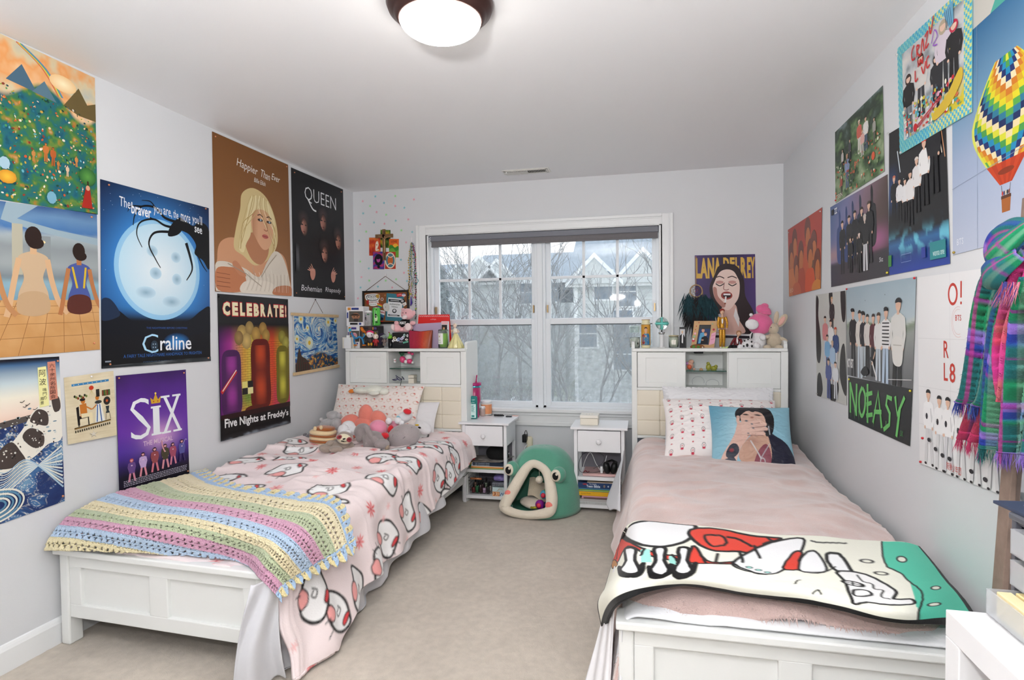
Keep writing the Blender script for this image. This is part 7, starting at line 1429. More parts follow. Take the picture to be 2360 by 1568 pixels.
for r_ in range(4):
    x=2.0
    while x<40.6:
        w=rs.uniform(.5,1.6);A.quad(x,50.6+r_*.8-.0*x,min(x+w,41),50.95+r_*.8,'#b9b4c8',hold=x>2.1);x+=w+.35
P.done([(.03,.02),(.96,.03),(.97,.97),(.04,.98)],MATS['pin_copper'])
P=Poster('game_poster','black poster headed CELEBRATE! over a neon brick stage with balloons',[(500,677),(663,690),(667,975),(505,1018)],'xL',VL,68,86,'#121214',tilt=(0,0,.004,.010))
A=P.A
for k,ch_ in enumerate('CELEBRATE!'):
    xs_=[3.5,11.5,18.4,24.4,31,37.6,44.4,51.2,57.6,63.6];w=[7,6,5.2,6,6,6,6.4,6,5.4,2.2][k]
    A.text(ch_,uvq(xs_[k],4,xs_[k]+w,13),'#c82430',.085);A.text(ch_,uvq(xs_[k]+.5,4.5,xs_[k]+w-.5,12.5),'#efe8c0',.06)
def f(u,v):
    c=ramp(u+.05*(fbm(u*5,v*5,2)-.5),[(0,'#5a1a6a'),(.14,'#a02a8a'),(.3,'#d8a040'),(.42,'#d8c04a'),(.6,'#d8602a'),(.75,'#d84a2a'),(.88,'#b8a030'),(1,'#6a5a1c')]);c=lerpc(c,'#c82a6a',np.clip((v-.62)*4,0,1)*np.clip((u-.66)*6,0,1)*.8);c=lerpc(c,'#3a8a3a',np.exp(-(((u-.36)/.14)**2+((v-.82)/.12)**2))*.8)
    return lerpc(c,'#0c0a0c',np.clip((.22-v)*5,0,1))
A.field([(.2,17),(67.8,17),(67.8,72),(.2,73)],60,60,f)
for r_ in range(30):
    y=29+r_*1.5;A.line([(14,y),(67.6,y)],.16,'#5a2a14',hold=r_>0)
for r_ in range(29):
    for k in range(11):x=15+k*4.8+(r_ % 2)*2.4;A.line([(x,29+r_*1.5),(x,30.5+r_*1.5)],.14,'#5a2a14',hold=(r_+k)>0)
for (x,y,r_,c) in [(20,23,4.6,'#c8a860'),(27,20,4,'#b89a5a'),(24,28,4.6,'#d8b870'),(33,24,4.4,'#c8a050'),(40,20.5,4,'#b89048'),(43,25,4,'#c09a4a'),(60,26,4,'#a8a040'),(64,30,4,'#b8b050'),(17,26,4,'#a88850')]:A.ell(x,y,r_,r_*1.1,mixc(c,'#2a1a10',.5),c,n=18)
def col(x,w,y0,y1,c,hi):
    A.blob([(x-w*.5,y0+3),(x,y0),(x+w*.5,y0+3),(x+w*.55,(y0+y1)/2),(x+w*.5,y1),(x-w*.5,y1),(x-w*.55,(y0+y1)/2)],mixc(c,'#000000',.35));A.field([(x-w*.36,y0+4),(x+w*.36,y0+4),(x+w*.36,y1-1),(x-w*.36,y1-1)],8,12,lambda u,v:ramp(np.sin(u*3.14)*(.6+.4*np.sin(v*11)),[(0,mixc(c,'#000000',.35)),(1,hi)]))
col(10,15,33,71,'#5a2468','#a03a9a');col(37,17,27,70,'#7a1c12','#c84a22');col(60,12,32,69,'#8a8020','#d8d04a')
A.quad(19,53,24,57,'#e8dc80');A.quad(24,53,29,57,'#181618');A.quad(19,57,24,61,'#181618');A.quad(24,57,29,61,'#e8e0a0');A.ell(30,71,9,2.6,'#5a1c10',n=16)
A.line([(1,58),(14,46)],2.2,'#c82c2a');A.line([(2,57),(14,45.4)],.6,'#f0f0e4');A.quad(.2,71,67.8,74,'#2a1012')
A.text('Five Nights at Freddy\'s',[(3,73.2),(65.5,76.0),(65.5,81.4),(3,80.4)],'#f2f2f2',.025)
A.field([(0,83),(68,81.6),(68,86),(0,86)],26,5,lambda u,v:ramp(fbm(u*9,v*1.5,3)*(v*.8+.2),[(0,'#121214'),(.4,'#1c1c20'),(.7,'#8f98a4')]));P.done([(.02,.02),(.98,.02),(.98,.97)],MATS['black_plastic'])
o=thing('hanging_scroll',tuple(px(728,866,'x',0)),'square blue swirl painting hung between two pale wooden bars','wall hanging')
P=Poster('canvas',None,[(675,727),(776,732),(779,841),(679,862)],'xL',.006,60,42,'#eeeade',None);A=P.A
def f(u,v):
    X=u*60;Y=v*42;a=np.zeros_like(u)
    for (cx_,cy_,s_,k) in [(33,11,9,5.0),(45,17,5,-5.0),(20,19,5,3),(8,8,6,-2)]:
        dx,dy=X-cx_,Y-cy_;d=np.hypot(dx,dy);w=np.exp(-(d/s_)**2);a=a+w*k
        X2=cx_+dx*np.cos(w*k)-dy*np.sin(w*k);Y2=cy_+dx*np.sin(w*k)+dy*np.cos(w*k);X,Y=X2,Y2
    n=fbm(X*.16,Y*.62,3,4);c=ramp(n,[(.25,'#123a7c'),(.4,'#2a6ab4'),(.5,'#6aa8d0'),(.58,'#dce6dc'),(.66,'#3a80b8'),(.8,'#f0ead0')])
    lo=np.clip((v-.74-.08*np.sin(u*7+1))*18,0,1);d2=ramp(fbm(u*34,v*30,3,6),[(.25,'#0c1c30'),(.45,'#1c3f70'),(.55,'#2a5a3a'),(.65,'#b85a2c'),(.8,'#d8c060')]);return c*(1-lo[...,None])+d2*lo[...,None]
A.field([(.6,.6),(59.4,.6),(59.4,41.4),(.6,41.4)],150,110,f)
A.blob([(2,41),(3,32),(6,24),(9,30),(15,33),(20,41)],'#3a2a20')
for k in range(16):x=3+k*.95;A.curve([(x,41),(x-.6+rs.random(),36),(5+k*.4,29+abs(k-6)*.7)],.35,['#6a1c16','#22402c','#141418'][k % 3])
for q in [(9,2.6,2.2),(46,4.4,2.6),(57,3,2.0),(3.4,17,2),(19,20.5,3.2),(17,9,1.6)]:A.ell(q[0],q[1],q[2]*1.5,q[2]*1.5,'#c8d8c8','#f4f0d8',n=16);A.ell(q[0],q[1],q[2]*.55,None,'#e8c030',n=12)
cv=A.build('canvas',M_post,o)
wd=mat('pale_wood','#d9bd92',.6,var=.1,vscale=20)
def bar(q,r_=.010):
    a,b=[px(*p,'x',.012) for p in q];d=(b-a).normalized();n=Vector((1,0,0));w=d.cross(n);vs=[]
    for p in (a,b):
        for i,j in ((-1,-1),(1,-1),(1,1),(-1,1)):vs.append(p+n*.007*i+w*r_*j)
    MB().add(vs,[(0,1,2,3),(7,6,5,4),(0,4,5,1),(1,5,6,2),(2,6,7,3),(3,7,4,0)]).build('wooden_bar',wd,o,bevel=.001)
bar([(672,724),(779,729)],.0095);bar([(677,863),(781,844)],.0105)
MB().ring([tuple(px(712,722,'x',.010)),tuple(px(727,691,'x',.006)),tuple(px(744,722,'x',.010))],.0016,6).build('cord',mat('brown_cord','#6a4a34',.8),o);MB().ball(px(727,691,'x',.006),.005,nu=8,nv=6).build('nail',MATS['black_plastic'],o)
SM=dict(b=mat('star_blue','#84c8d0',.5),p=mat('star_pink','#eaa8b8',.5),g=mat('star_green','#9fe69a',.5));nmx=dict(b='light blue',p='pink',g='light green')
stars=[('p',836,464),('b',865,453),('g',911,452),('p',954,460),('b',885,468),('g',853,475),('p',911,475),('b',932,479),('b',837,492),('p',868,489),('g',890,495),('b',862,513),('b',912,509),('p',941,506),('p',830,517),('p',886,516),('g',844,534),('g',925,531),('b',950,535),('b',828,555),('p',936,559),('b',924,599),('g',830,603),('b',850,619),('p',931,629),('p',833,639),('g',851,647),('g',889,647),('g',913,644),('b',938,648),('b',831,663),('b',871,661),('p',904,663),('p',825,688)]
protos={};o=None
for i,(c,a,b) in enumerate(stars):
    p=px(a,b,'y',-.0005)
    if c not in protos:
        r_=.0125;pts=[(r_*(1 if k % 2==0 else .42)*math.cos(R(90+36*k)),r_*(1 if k % 2==0 else .42)*math.sin(R(90+36*k))) for k in range(10)]
        protos[c]=MB().prism(pts,0,.0012,M=Matrix.Translation(p) @ rotm(90,0,0)).build('wall_star',SM[c],loc=tuple(p),label='small %s plastic star stuck on the back wall' % nmx[c],cat='star',group='%s stars on the back wall' % nmx[c])
    else:
        o=protos[c].copy();COL.objects.link(o);o.location=p;o.rotation_euler=(0,R(rs.uniform(-30,30)),0)
    same=sorted([q for q in stars if q[0]==c],key=lambda q:q[2]);rk=same.index((c,a,b));od=['highest','second','third','fourth','fifth','sixth','seventh','eighth','ninth','tenth','eleventh','twelfth','thirteenth']
    (protos[c] if o is None or protos.get('n'+c) is None else o)['label']='small %s plastic star, %s' % (nmx[c],'highest of its colour on the back wall' if rk==0 else 'lowest of its colour on the back wall' if rk==len(same)-1 else od[rk]+' from the top among the '+nmx[c]+' ones');protos['n'+c]=1
def card(q,label,base,draw,off=.001):
    P=Poster('postcard',label,q,'y',0,10,15,base,'card',off=off);draw(P.A);return P.done()
card([(877,530),(900,530.5),(900,572),(877,571)],'tall dark green and yellow card at the top behind the crucifix','#3a3420',lambda A:(A.field([(0,0),(10,0),(10,15),(0,15)],14,20,lambda u,v:ramp(fbm(u*3,v*4,3,3)+.15*np.sin(v*12),[(.2,'#1c1a14'),(.4,'#2f4a24'),(.55,'#6a8a2c'),(.7,'#c8a030'),(.9,'#c04a1c')])),))
card([(851,548),(877,548),(877,590),(851,589.5)],'orange red card with a pale spotted shape, left of the crucifix','#c84428',lambda A:(A.field([(.3,.3),(9.7,.3),(9.7,14.7),(.3,14.7)],12,16,lambda u,v:ramp(fbm(u*3,v*5,3,9),[(.2,'#a82a1c'),(.5,'#d04a2c'),(.8,'#e88a3c')])),A.blob([(6,4),(7.6,3),(8.4,6),(7.4,9),(8.8,10),(6,11),(5.6,8)],'#f2e4cc'),A.ell(6.8,6,.5,None,'#a82a1c'),A.ell(7,9.4,.4,None,'#a82a1c')),.0015)
card([(897,551),(919.5,551),(919,594),(897,593)],'orange sky and green hills card at the right of the crucifix','#d8642c',lambda A:(A.quad(.3,.3,9.7,7,'#e0682c'),A.ell(6.6,6.4,3,2.6,'#f0b83c',n=18),A.blob([(.3,6),(3,5),(6,7),(9.7,6),(9.7,14.6),(.3,14.6)],'#3f8a34'),A.blob([(.3,9),(4,7.6),(7,10),(9.7,9),(9.7,14.6),(.3,14.6)],'#6aa83c'),A.quad(.3,11,3.4,14.6,'#e0902c'),A.text('LOVE',uvq(2,1.2,8,3),'#7a2418',.02)),.002)
card([(860,581),(886,580),(886,621),(860,621)],'blue and purple card with a black oval portrait, lower left','#4a3f8c',lambda A:(A.field([(.3,.3),(9.7,.3),(9.7,14.7),(.3,14.7)],10,16,lambda u,v:ramp(.5+.5*np.sin(v*20+np.sin(u*6)*2),[(0,'#2c3f94'),(.5,'#7a3f94'),(1,'#c8385a')])),A.ell(5,7,3.6,5,'#14121c',n=24),A.ell(4.8,6.6,1.7,2.6,'#b8509a',n=14),A.ell(4.6,4.8,2.3,1.7,'#1c1626',n=12),A.ell(5,13,1.2,1.2,'#14121c',n=12)),.0025)
card([(887,580),(913,580),(913,621),(887,621)],'cream and red card with a blue oval and clasped hands, lower right','#efe2c8',lambda A:(A.quad(.3,.3,9.7,14.7,'#b8382c'),A.ell(5,7.5,4.6,6.8,'#efe2c8',n=28),A.ell(5,7.5,3.8,5.8,'#4f8494',n=28),A.ell(5,7.6,2.4,3.6,'#c86a34',n=22),A.curve([(2.2,3),(5,5),(8,3.4)],.7,'#f4d8c0'),A.curve([(2.2,12),(5,10),(8,11.6)],.7,'#f4d8c0')),.003)
cx_=thing('crucifix',tuple(px(886,600,'y',-.01)),'bronze wooden crucifix mounted over the cards on the back wall','crucifix')
cm=mat('crucifix_bronze','#8c6a48',.45,.35,bump=(80,.2,'n'));dk=mat('crucifix_inlay','#4a3226',.5)
a=px(882,529,'y',-.012);b=px(889.5,600,'y',-.012);MB().box(a.x,b.x,-.022,-.010,b.z,a.z).box(a.x+.003,b.x-.003,-.0225,-.022,b.z+.06,b.z+.003).build('upright',cm,cx_,bevel=.002)
a=px(865.5,541,'y',-.014);b=px(906,547.5,'y',-.014);MB().box(a.x,b.x,-.022,-.010,b.z,a.z).build('crossbar',cm,cx_,bevel=.002)
a=px(884.5,532,'y',-.022);b=px(887,598,'y',-.022);MB().box(a.x,b.x,-.0235,-.0215,b.z,a.z).build('inlay',dk,cx_)
cf_=mat('figure_bronze','#b08a60',.35,.4);mb=MB()
for q in [((886,550),(886,556),(886,566)),((885.5,565),(885.5,575),(886,583)),((887,565),(887,575),(886,583)),((886,551),(879,547),(872,544.5)),((886,551),(893,547),(901,544.5))]:
    r_=.006 if q[0]==(886,550) else .0032;mb.ring(smooth_path([tuple(px(a,b,'y',-.028)) for a,b in q],4),[r_]*9,8)
mb.ball(px(886.5,547,'y',-.030),(.0065,.006,.008),nu=12,nv=10);mb.build('corpus',cf_,cx_)
cb_=thing('cork_board',tuple(px(890,746,'y',0)),'cork board in black frame hung on a cord, covered with stickers and cards','notice board')
a=px(835,671,'y',-.018);b=px(943,746,'y',-.018);x0,x1,z0,z1=a.x,b.x,b.z,a.z;fw_=.016
MB().box(x0+.01,x1-.01,-.012,-.004,z0+.01,z1-.01).build('cork',mat('cork_sheet','#8f5a36',.9,bump=(400,.4,'n'),var=.15,vscale=120),cb_)
for q in ((x0,x1,z1-fw_,z1),(x0,x1,z0,z0+fw_),(x0,x0+fw_,z0+fw_,z1-fw_),(x1-fw_,x1,z0+fw_,z1-fw_)):MB().box(q[0],q[1],-.022,-.002,q[2],q[3]).build('frame_side',mat('black_frame','#17130f',.4),cb_,bevel=.0015)
MB().ring([tuple(px(843,671,'y',-.012)),tuple(px(888,637,'y',-.004)),tuple(px(937,671,'y',-.012))],.0022,6).build('cord',MATS['brown_cord'],cb_);MB().rbox(px(889,634,'y',-.004),(.012,.008,.022),.003).build('hook',card_w,cb_)
A=Art(lambda a,b,l:px(a,b,'y',-.0122)+Vector((0,-l,0)),.00015)
A.poly([(891,676),(931,679),(928,741),(888,739)],'#3a7f90');A.poly([(895,686),(928,689),(925,732),(892,730)],'#f0f1f3');A.poly([(896,689),(925,691.5),(924.6,697.5),(895.6,695.4)],'#2a2c30');A.line([(900,692.2),(920,694)],1.2,'#f0f1f3');A.text('ALESSANDRA',[(898,699),(922,701),(921.6,704.6),(897.6,702.6)],'#34363c',.01);A.text('TERRENS',[(902,705.6),(917,707),(916.8,710),(901.8,708.6)],'#34363c',.01);A.ell(909,717,5,5,'#2c2e34',n=18);A.ell(909,716.4,3,3,'#e8e9ec',n=14);A.poly([(895,724.6),(921,726.6),(920.8,729.6),(894.8,727.6)],'#2a2c30');A.line([(898,726.4),(916,727.8)],.9,'#f0f1f3')
A.blob([(842,681),(850,678),(862,677),(874,679),(875,688),(872,694),(873,702),(862,706),(852,704),(850,696),(843,690)],'#f2f2ee');A.blob([(845,682),(858,679.4),(873,681.4),(871,691),(858,694),(847,691)],'#2a2a2c');A.blob([(846.4,683),(858,680.6),(871.6,682.4),(870,690),(858,692.6),(848,690)],'#f2f2ee');A.text('RON JON',[(848,683),(869,682),(869,687),(848,688)],'#2a2426',.03);A.text('SURF SHOP',[(851,688.4),(867,687.8),(867,690.8),(851,691.6)],'#6a6a6c');A.text('OCEAN CITY',[(849,695.6),(871,694.6),(871,698),(849,699)],'#8f2424',.02);A.text('New Jersey',[(853,701),(867,700.4),(867,703),(853,704)],'#2a2426');A.poly([(866,680),(874,678),(875,686),(869,688)],'#c89a3c');A.blob([(845,694),(850,692),(850,700),(846,702)],'#b82a24')
for k,c in enumerate(['#d83a2a','#e88a2a','#e8d83a','#3a9a4a','#2a5ab8']):A.poly([(869+k*.4,698+k*1.8),(882-k*.6,702+k*1.8),(881.4-k*.6,704+k*1.8),(869.4+k*.6,700+k*1.8)],c)
A.blob([(883,704),(889,699),(896,701),(898,712),(894,718),(886,715)],'#dcd8d2');A.ell(889,708,1,1.6,'#a8a29c',n=8);A.ell(881,690,3.4,3.8,'#e0b8b4',n=14);A.ell(881,690,2,2.2,'#5a5a3a',n=10);A.ell(888,681,1.8,2.6,'#b8743c',n=10)
A.poly([(914,678),(926,676),(927.5,683),(915.6,685)],'#d4202c');A.text('I VOTED',[(916,679.4),(925,678),(925.6,680.4),(916.6,682)],'#ffffff');A.ell(931,680.6,4.6,4,'#f0f0f4',n=16);A.ell(931,679,4,2,'#3a4a9c',n=12,a0=180,a1=360);A.line([(927.4,683),(934.6,683)],1,'#d4202c')
A.ell(928.5,695,5.6,5.6,'#17171a',n=18);A.ell(927.6,694,3.2,3,'#e8e8ea',n=10);A.ell(927,694,1.4,1.6,'#17171a',n=8);A.poly([(927,700),(936,696),(938,702),(931,707)],'#f0eee8');A.line([(929.6,701.4),(931,704.6)],.8,'#b83a2a');A.line([(932,700.2),(933.4,703)],.8,'#b83a2a')
A.poly([(873,714),(888,717),(887,727),(872,722)],'#f2f2f2');A.text('JAWS',[(874,716),(887,719),(886.4,725),(873.6,721.4)],'#c8242a',.04);A.poly([(873,722),(886.6,727),(883,739),(872,737)],'#2f6f98');A.poly([(878,737),(880,730),(883.6,734),(883,738)],'#16202c');A.poly([(872,739),(884,739.6),(883.4,743),(872,740)],'#d83a2a')
A.build('stickers',PP,cb_,kind='stuff')
hk=thing('bead_rosaries',tuple(px(951,740,'y',-.03)),'bundle of colourful beaded rosaries and necklaces hanging by the window casing','necklaces')
MB().rbox(px(949,553,'y',-.006),(.014,.010,.045),.004).build('hook',card_w,hk)
top_=(949,558)
strands=[([(942,600),(943,660),(944,690)],'#d8a828',.0042,'gold'),([(957,590),(959,640),(957,690)],'#c8283a',.0042,'red'),([(946,575),(945,620),(951,655),(950,700)],'#4f98a0',.003,'teal'),([(948,570),(948,610),(950,660)],'#a8c84a',.0036,'lime'),([(954,570),(956,610),(952,655)],'#57508c',.0032,'violet'),([(945,580),(947,630),(955,668)],'#c8c4c8',.0026,'silver'),([(944,640),(941,680),(943,742)],'#2a2628',.0036,'black'),([(957,640),(958,690),(958,735)],'#3a3034',.0036,'dark'),([(960,635),(963,648),(959,656),(954,652)],'#1f8a94',.0036,'turquoise'),([(948,650),(947,672),(952,686),(957,684)],'#c88a8c',.0036,'rose')]
for q,c,r_,nm in strands:
    pth=smooth_path([tuple(px(*top_,'y',-.012))]+[tuple(px(a,b,'y',-.014-.004*(ord(nm[0]) % 3))) for a,b in q],10);m_=mat('bead_'+nm,c,.2,coat=.4);mb=MB();acc=0;mb.ring(pth,.0006,4)
    for a,b in zip(pth[:-1],pth[1:]):
        L=(Vector(b)-Vector(a)).length;acc+=L
        if acc>r_*2.6:mb.ball(Vector(b)+Vector((.004*math.sin(len(mb.v)*.7),0,0)),r_*1.35,nu=8,nv=6);acc=0
    mb.build('bead_strand',m_,hk)
for a,b,r_,c in [(958,593,.006,'#8ab03a'),(958,631,.006,'#6a9a2c'),(958,712,.007,'#a8c83a'),(947,678,.006,'#a8c83a'),(957,681,.005,'#a8c83a')]:MB().ball(px(a,b,'y',-.022),r_,nu=12,nv=8).build('bead',mat('bead_'+c[1:],c,.2,coat=.4),hk)
a=px(952,649,'y',-.03);MB().box(a.x-.003,a.x+.003,-.034,-.030,a.z-.028,a.z+.022).box(a.x-.014,a.x+.014,-.034,-.030,a.z,a.z+.006).build('silver_cross',mat('silver_bright','#dfe2e6',.2,.7),hk)
MB().ball(px(951.5,624,'y',-.026),(.008,.003,.011),nu=14,nv=10).build('medal',MATS['silver_bright'],hk)
MB().ring([tuple(px(947,684,'y',-.024)),tuple(px(948,700,'y',-.024)),tuple(px(946,705,'y',-.024))],[.003,.009,.004],8).build('purple_tassel',mat('tassel_violet','#4a2f9c',.8),hk)
P=Poster('singer_poster','purple singer poster with yellow block lettering above the right headboard',[(1601,589),(1740,586),(1743,781),(1604,777)],'y',0,42,60,'#3a2a4c');A=P.A
A.field([(0,0),(42,0),(42,60),(0,60)],20,26,lambda u,v:ramp(np.abs(u-.5)*1.2+.2*v,[(0,'#2a2238'),(.6,'#4a3870'),(1,'#5f4a88')]))
yl='#d8b050'
for ch_,a,b in [('L',.4,4),('A',3.6,9),('N',9,13.6),('A',13.4,18.6),('D',20,24),('E',24.6,28),('L',28.4,31),('R',32,36),('E',36.4,38.8),('Y',38.6,41.8)]:h_=15 if a<14 or a>31 else 8;A.text(ch_,uvq(a,2,b,2+h_),yl,.05)
for ch_,a in [('V',17.4),('I',20.6),('O',21.6),('L',25),('E',28.4),('N',31.6),('C',35.2)]:A.text(ch_,uvq(a,47,a+2.8 if ch_ != 'I' else a+.8,56),'#c8c060',.05)
A.quad(0,56.4,42,60,'#e4e4e6');A.quad(0,58.2,42,60,'#2a2230')
hr_='#2a1c20'
A.blob([(14,14),(17,8),(23,6.4),(30,9),(34,18),(35,30),(40,40),(42,50),(42,56),(26,56),(24,46),(14,46),(12,36),(10,24)],hr_);A.blob([(17,44),(20,36),(28,36),(30,46),(34,56.2),(14,56.2)],'#d8b0a4')
A.blob([(13,20),(15,13),(21,10),(28,12),(31,20),(30.4,30),(27,36),(23,40),(19,38),(14,32),(12.4,25)],'#ecd2c8');A.blob([(12.6,24),(14,32),(19,38),(21,36),(16,30),(15,24)],'#b88478')
A.blob([(14,14),(17,8),(24,6.6),(31,11),(32.5,22),(30,17),(27,12),(22,10.6),(17,13),(13,21),(11,26)],hr_)
for x in (17.3,26):A.curve([(x-2.8,20.8),(x,22.4),(x+3,20.8)],.7,'#1c1416');A.curve([(x-3.2,16.6),(x,15.6),(x+3.2,17)],.7,'#3a2424');A.ell(x,19.8,2.8,1.2,'#c8948c',n=12)
A.curve([(20.6,20),(20,24.6),(22,25.4),(23.6,24.8)],.5,'#8a5450');A.ell(22,29.4,4,2.9,'#9c3f3a',n=22);A.ell(22.2,29.4,2.9,1.7,'#2a1416',n=16);A.quad(19.8,28.0,24.6,29.2,'#f0ecec');A.line([(21.4,30),(20.8,35.4)],1.1,'#f4f4f4');A.line([(20.9,34.6),(20.7,35.8)],1.1,'#8a4a2a')
A.poly([(28,38),(30.6,46),(30,52),(26.6,44)],'#e8e4e4');A.poly([(14,44),(18,42),(16,56),(12,56)],'#d8d4d8');P.done([(.02,.02)])
dc=thing('dream_catcher',tuple(px(1610,700,'y',-.04)),'dream catcher with dark teal feathers hanging before the singer poster','dream catcher')
rc=mat('cord_tan','#b89a74',.8,bump=(500,.4,'n'));mb=MB();mb.ring([tuple(px(1604.5+14*math.cos(t),671-14*math.sin(t),'y',-.035)) for t in np.linspace(0,2*math.pi,33)],.0045,8,caps=False);mb.build('hoop',rc,dc)
mb=MB();pts=[px(1604.5+13.4*math.cos(t),671-13.4*math.sin(t),'y',-.035) for t in np.linspace(0,2*math.pi,9)[:-1]]
for k in range(8):mb.ring([pts[k],pts[(k+3) % 8]],.0008,4)
mb.build('web',mat('sinew','#6a4a3a',.7),dc);mb=MB();[mb.ball(px(1604+3*math.cos(k*2),669+3*math.sin(k*2),'y',-.037),.003,nu=8,nv=6) for k in range(5)];mb.build('web_beads',mat('bead_amber','#b8482a',.3),dc)
MB().ring([tuple(px(1604,594,'y',-.01)),tuple(px(1604,657,'y',-.03))],.0028,6).build('hanging_cord',rc,dc)
for a,b0,b1 in ((1604,685,692),(1619.5,671,712),(1588,674,685)):MB().ring([tuple(px(a,b0,'y',-.035)),tuple(px(a,b1,'y',-.037))],.0024,6).build('tail_cord',rc,dc)
MB().ring([tuple(px(1619,708,'y',-.05)),tuple(px(1619,735,'y',-.05))],.003,8).build('silver_beads',MATS['silver_bright'],dc)
ft=mat('teal_feather','#173c44',.85,sheen=.3,var=.4,vscale=30);ft2=mat('black_feather','#1c1a1c',.85,sheen=.3);r5=random.Random(12)
for i,(a,b,sp_x,n_,L,m_) in enumerate([(1587,688,17,90,52,ft),(1600,694,16,90,60,ft2),(1622,690,17,100,54,ft),(1636,696,12,60,46,ft),(1592,712,14,70,56,ft2),(1610,722,14,60,50,ft2)]):
    mb=MB()
    for k in range(n_):
        s0=px(a+r5.gauss(0,sp_x*.30),b+r5.uniform(-12,14),'y',-.035-r5.uniform(0,.03));t_=r5.uniform(-.9,.9);l_=L*.0035*r5.uniform(.5,1)
        q=s0+Vector((t_*.045,r5.uniform(-.02,.0),-l_*.5));e=q+Vector((t_*.028,-.005,-l_*.45));w=Vector((.0045,0,.002))
        mb.add([s0-w*.3,s0+w*.3,q+w,q-w,e],[(0,1,2,3),(3,2,4)])
    mb.build('feather_tuft',m_,dc)
# ================================================================== RIGHT WALL POSTERS
VR=WX
def group_scene(name,label,quad,W_,H_,bgf,folk,extra=None,pins=(),pm=None,off=.0025,tilt=(0,0,0,0),nx=30,ny=36,post=None):
    P=Poster(name,label,quad,'xR',VR,W_,H_,'#888888',off=off,tilt=tilt);P.A.field([(0,0),(W_,0),(W_,H_),(0,H_)],nx,ny,bgf)
    if extra:extra(P.A)
    for q in folk:person(P.A,*q[:7],**q[7])
    if post:post(P.A)
    return P.done(pins,pm)
sk1='#e0b8a0'
group_scene('idol_poster','red orange tinted poster of huddled people, nearest the back corner',[(1817,530),(1896,478),(1893,665),(1820,684)],80,46,lambda u,v:ramp(.5*v+.5*fbm(u*4,v*4,3,4),[(0,'#a83a34'),(.4,'#c04a38'),(.7,'#b86a48'),(1,'#9a5a44')]),[],
    post=lambda A:[(A.ell(x,y,7,8,'#7a4438',n=14),A.ell(x+1,y+5,5,6.5,'#c87848',n=14),A.blob([(x-9,y+12),(x,y+10),(x+9,y+12),(x+11,46),(x-10,46)],c)) for x,y,c in [(18,10,'#c86a3c'),(50,8,'#cc6040'),(8,18,'#d8804a'),(34,20,'#b85038'),(64,18,'#7a5a48'),(56,22,'#d85a34'),(22,28,'#c8643c'),(72,30,'#d88a3c')]]+[A.text('EO',uvq(4,41,13,43.6),'#e8c8b0')],pins=[(.97,.04),(.03,.05)],pm=M_pinc)
def forest(u,v):return ramp(fbm(u*7,v*8,5,21)*.75+.25*v,[(0,'#a8bcc8'),(.3,'#3f5444'),(.42,'#2a3a2c'),(.55,'#5a7a4c'),(.68,'#8aa07a'),(.85,'#b8c4a0'),(1,'#4a6a44')])
fk=[(34,5,16,sk1,'#e8dcc8','#d86a5a','#e8e4dc',dict(w=1.3)),(42,6,16,sk1,'#3a2a24','#f0eeea','#5a6a80',dict(w=1.3)),(38,11,12,sk1,'#c8a070','#e8b8b0','#c8c4c0',dict(w=1.4)),(18,16,17,'#c89a80','#c8a080','#8a9ac0','#5a6a8c',dict(w=1.3)),(22,10,12,sk1,'#3a2a24','#4a4a50','#3a3a40',{}),(52,10,12,sk1,'#2a2220','#a8a8a0','#6a6a60',{}),(10,24,11,sk1,'#3a2a24','#a84a3c','#4a4038',{}),(12,12,12,sk1,'#3a2a24','#c8c4c0','#2a2a30',{})]
group_scene('forest_poster','green forest poster with scattered people, upper row of the right wall',[(1926,305),(2036,197),(2040,395),(1927,468)],61,36,forest,fk,nx=110,ny=70,pins=[(.97,.97),(.02,.97)],pm=M_pinr,
    post=lambda A:[A.ell(rs.uniform(2,60),rs.uniform(18,35),rs.uniform(.3,1.1),rs.uniform(.3,.9),rs.choice(['#c85a3c','#e0e4c8','#8aa070','#d8704a','#3a5a3c']),n=7,hold=k % 6>0) for k in range(110)]+[A.ell(51,26.5,1.8,1.8,'#e0603c',n=12),A.text('TEEN',uvq(3,33,12,35),'#efe9d8')])
def dusk(u,v):
    c=ramp(u*.8+v*.35,[(0,'#4f6a9c'),(.3,'#7a7ca8'),(.55,'#8a7080'),(.8,'#5a4844'),(1,'#3c3230')]);c=lerpc(c,'#b86a9c',np.exp(-(((u-.8)/.2)**2+((v-.6)/.12)**2))*.8);c=lerpc(c,'#c89a8c',np.exp(-(((u-.05)/.25)**2+((v-.62)/.10)**2))*.6)
    return lerpc(c,'#34333a',np.clip((v-.70)*30,0,1)*.9)
shd=lambda A:[(A.blob([(x-4,y+26),(x-4.6,y+11),(x-1.4,y+8),(x-1.2,y+2),(x,y),(x+1.6,y+3),(x+1.4,y+8),(x+4.6,y+11),(x+4,y+26)],c)) for x,y,c in [(15,4,'#3a5088'),(25,4,'#34487c'),(34,3,'#2c3f6c'),(44,2,'#27324c'),(58,0.5,'#222428')]]
fk=[(19,10,28,sk1,'#1c1a1c','#1a1a1e','#202024',dict(w=1.1)),(29,9,27,sk1,'#1c1a1c','#1a1a1e','#202024',dict(w=1.1)),(37,8,27,sk1,'#1c1a1c','#17171b','#202024',dict(w=1.1)),(46,8,27,sk1,'#3a2a20','#1a1a1e','#26262a',dict(w=1.1)),(55,7,29,sk1,'#4a3a30','#16161a','#202024',dict(w=1.1)),(50,12,27,'#d8c4b8','#c8c0b8','#18181c','#cfcfd4',dict(w=1.1)),(31,20,18,sk1,'#3a2a20','#1a1a1e','#26262a',dict(w=1.3)),(43,19,20,'#e8d0c4','#1c1a1c','#131317','#202024',dict(w=1.3))]
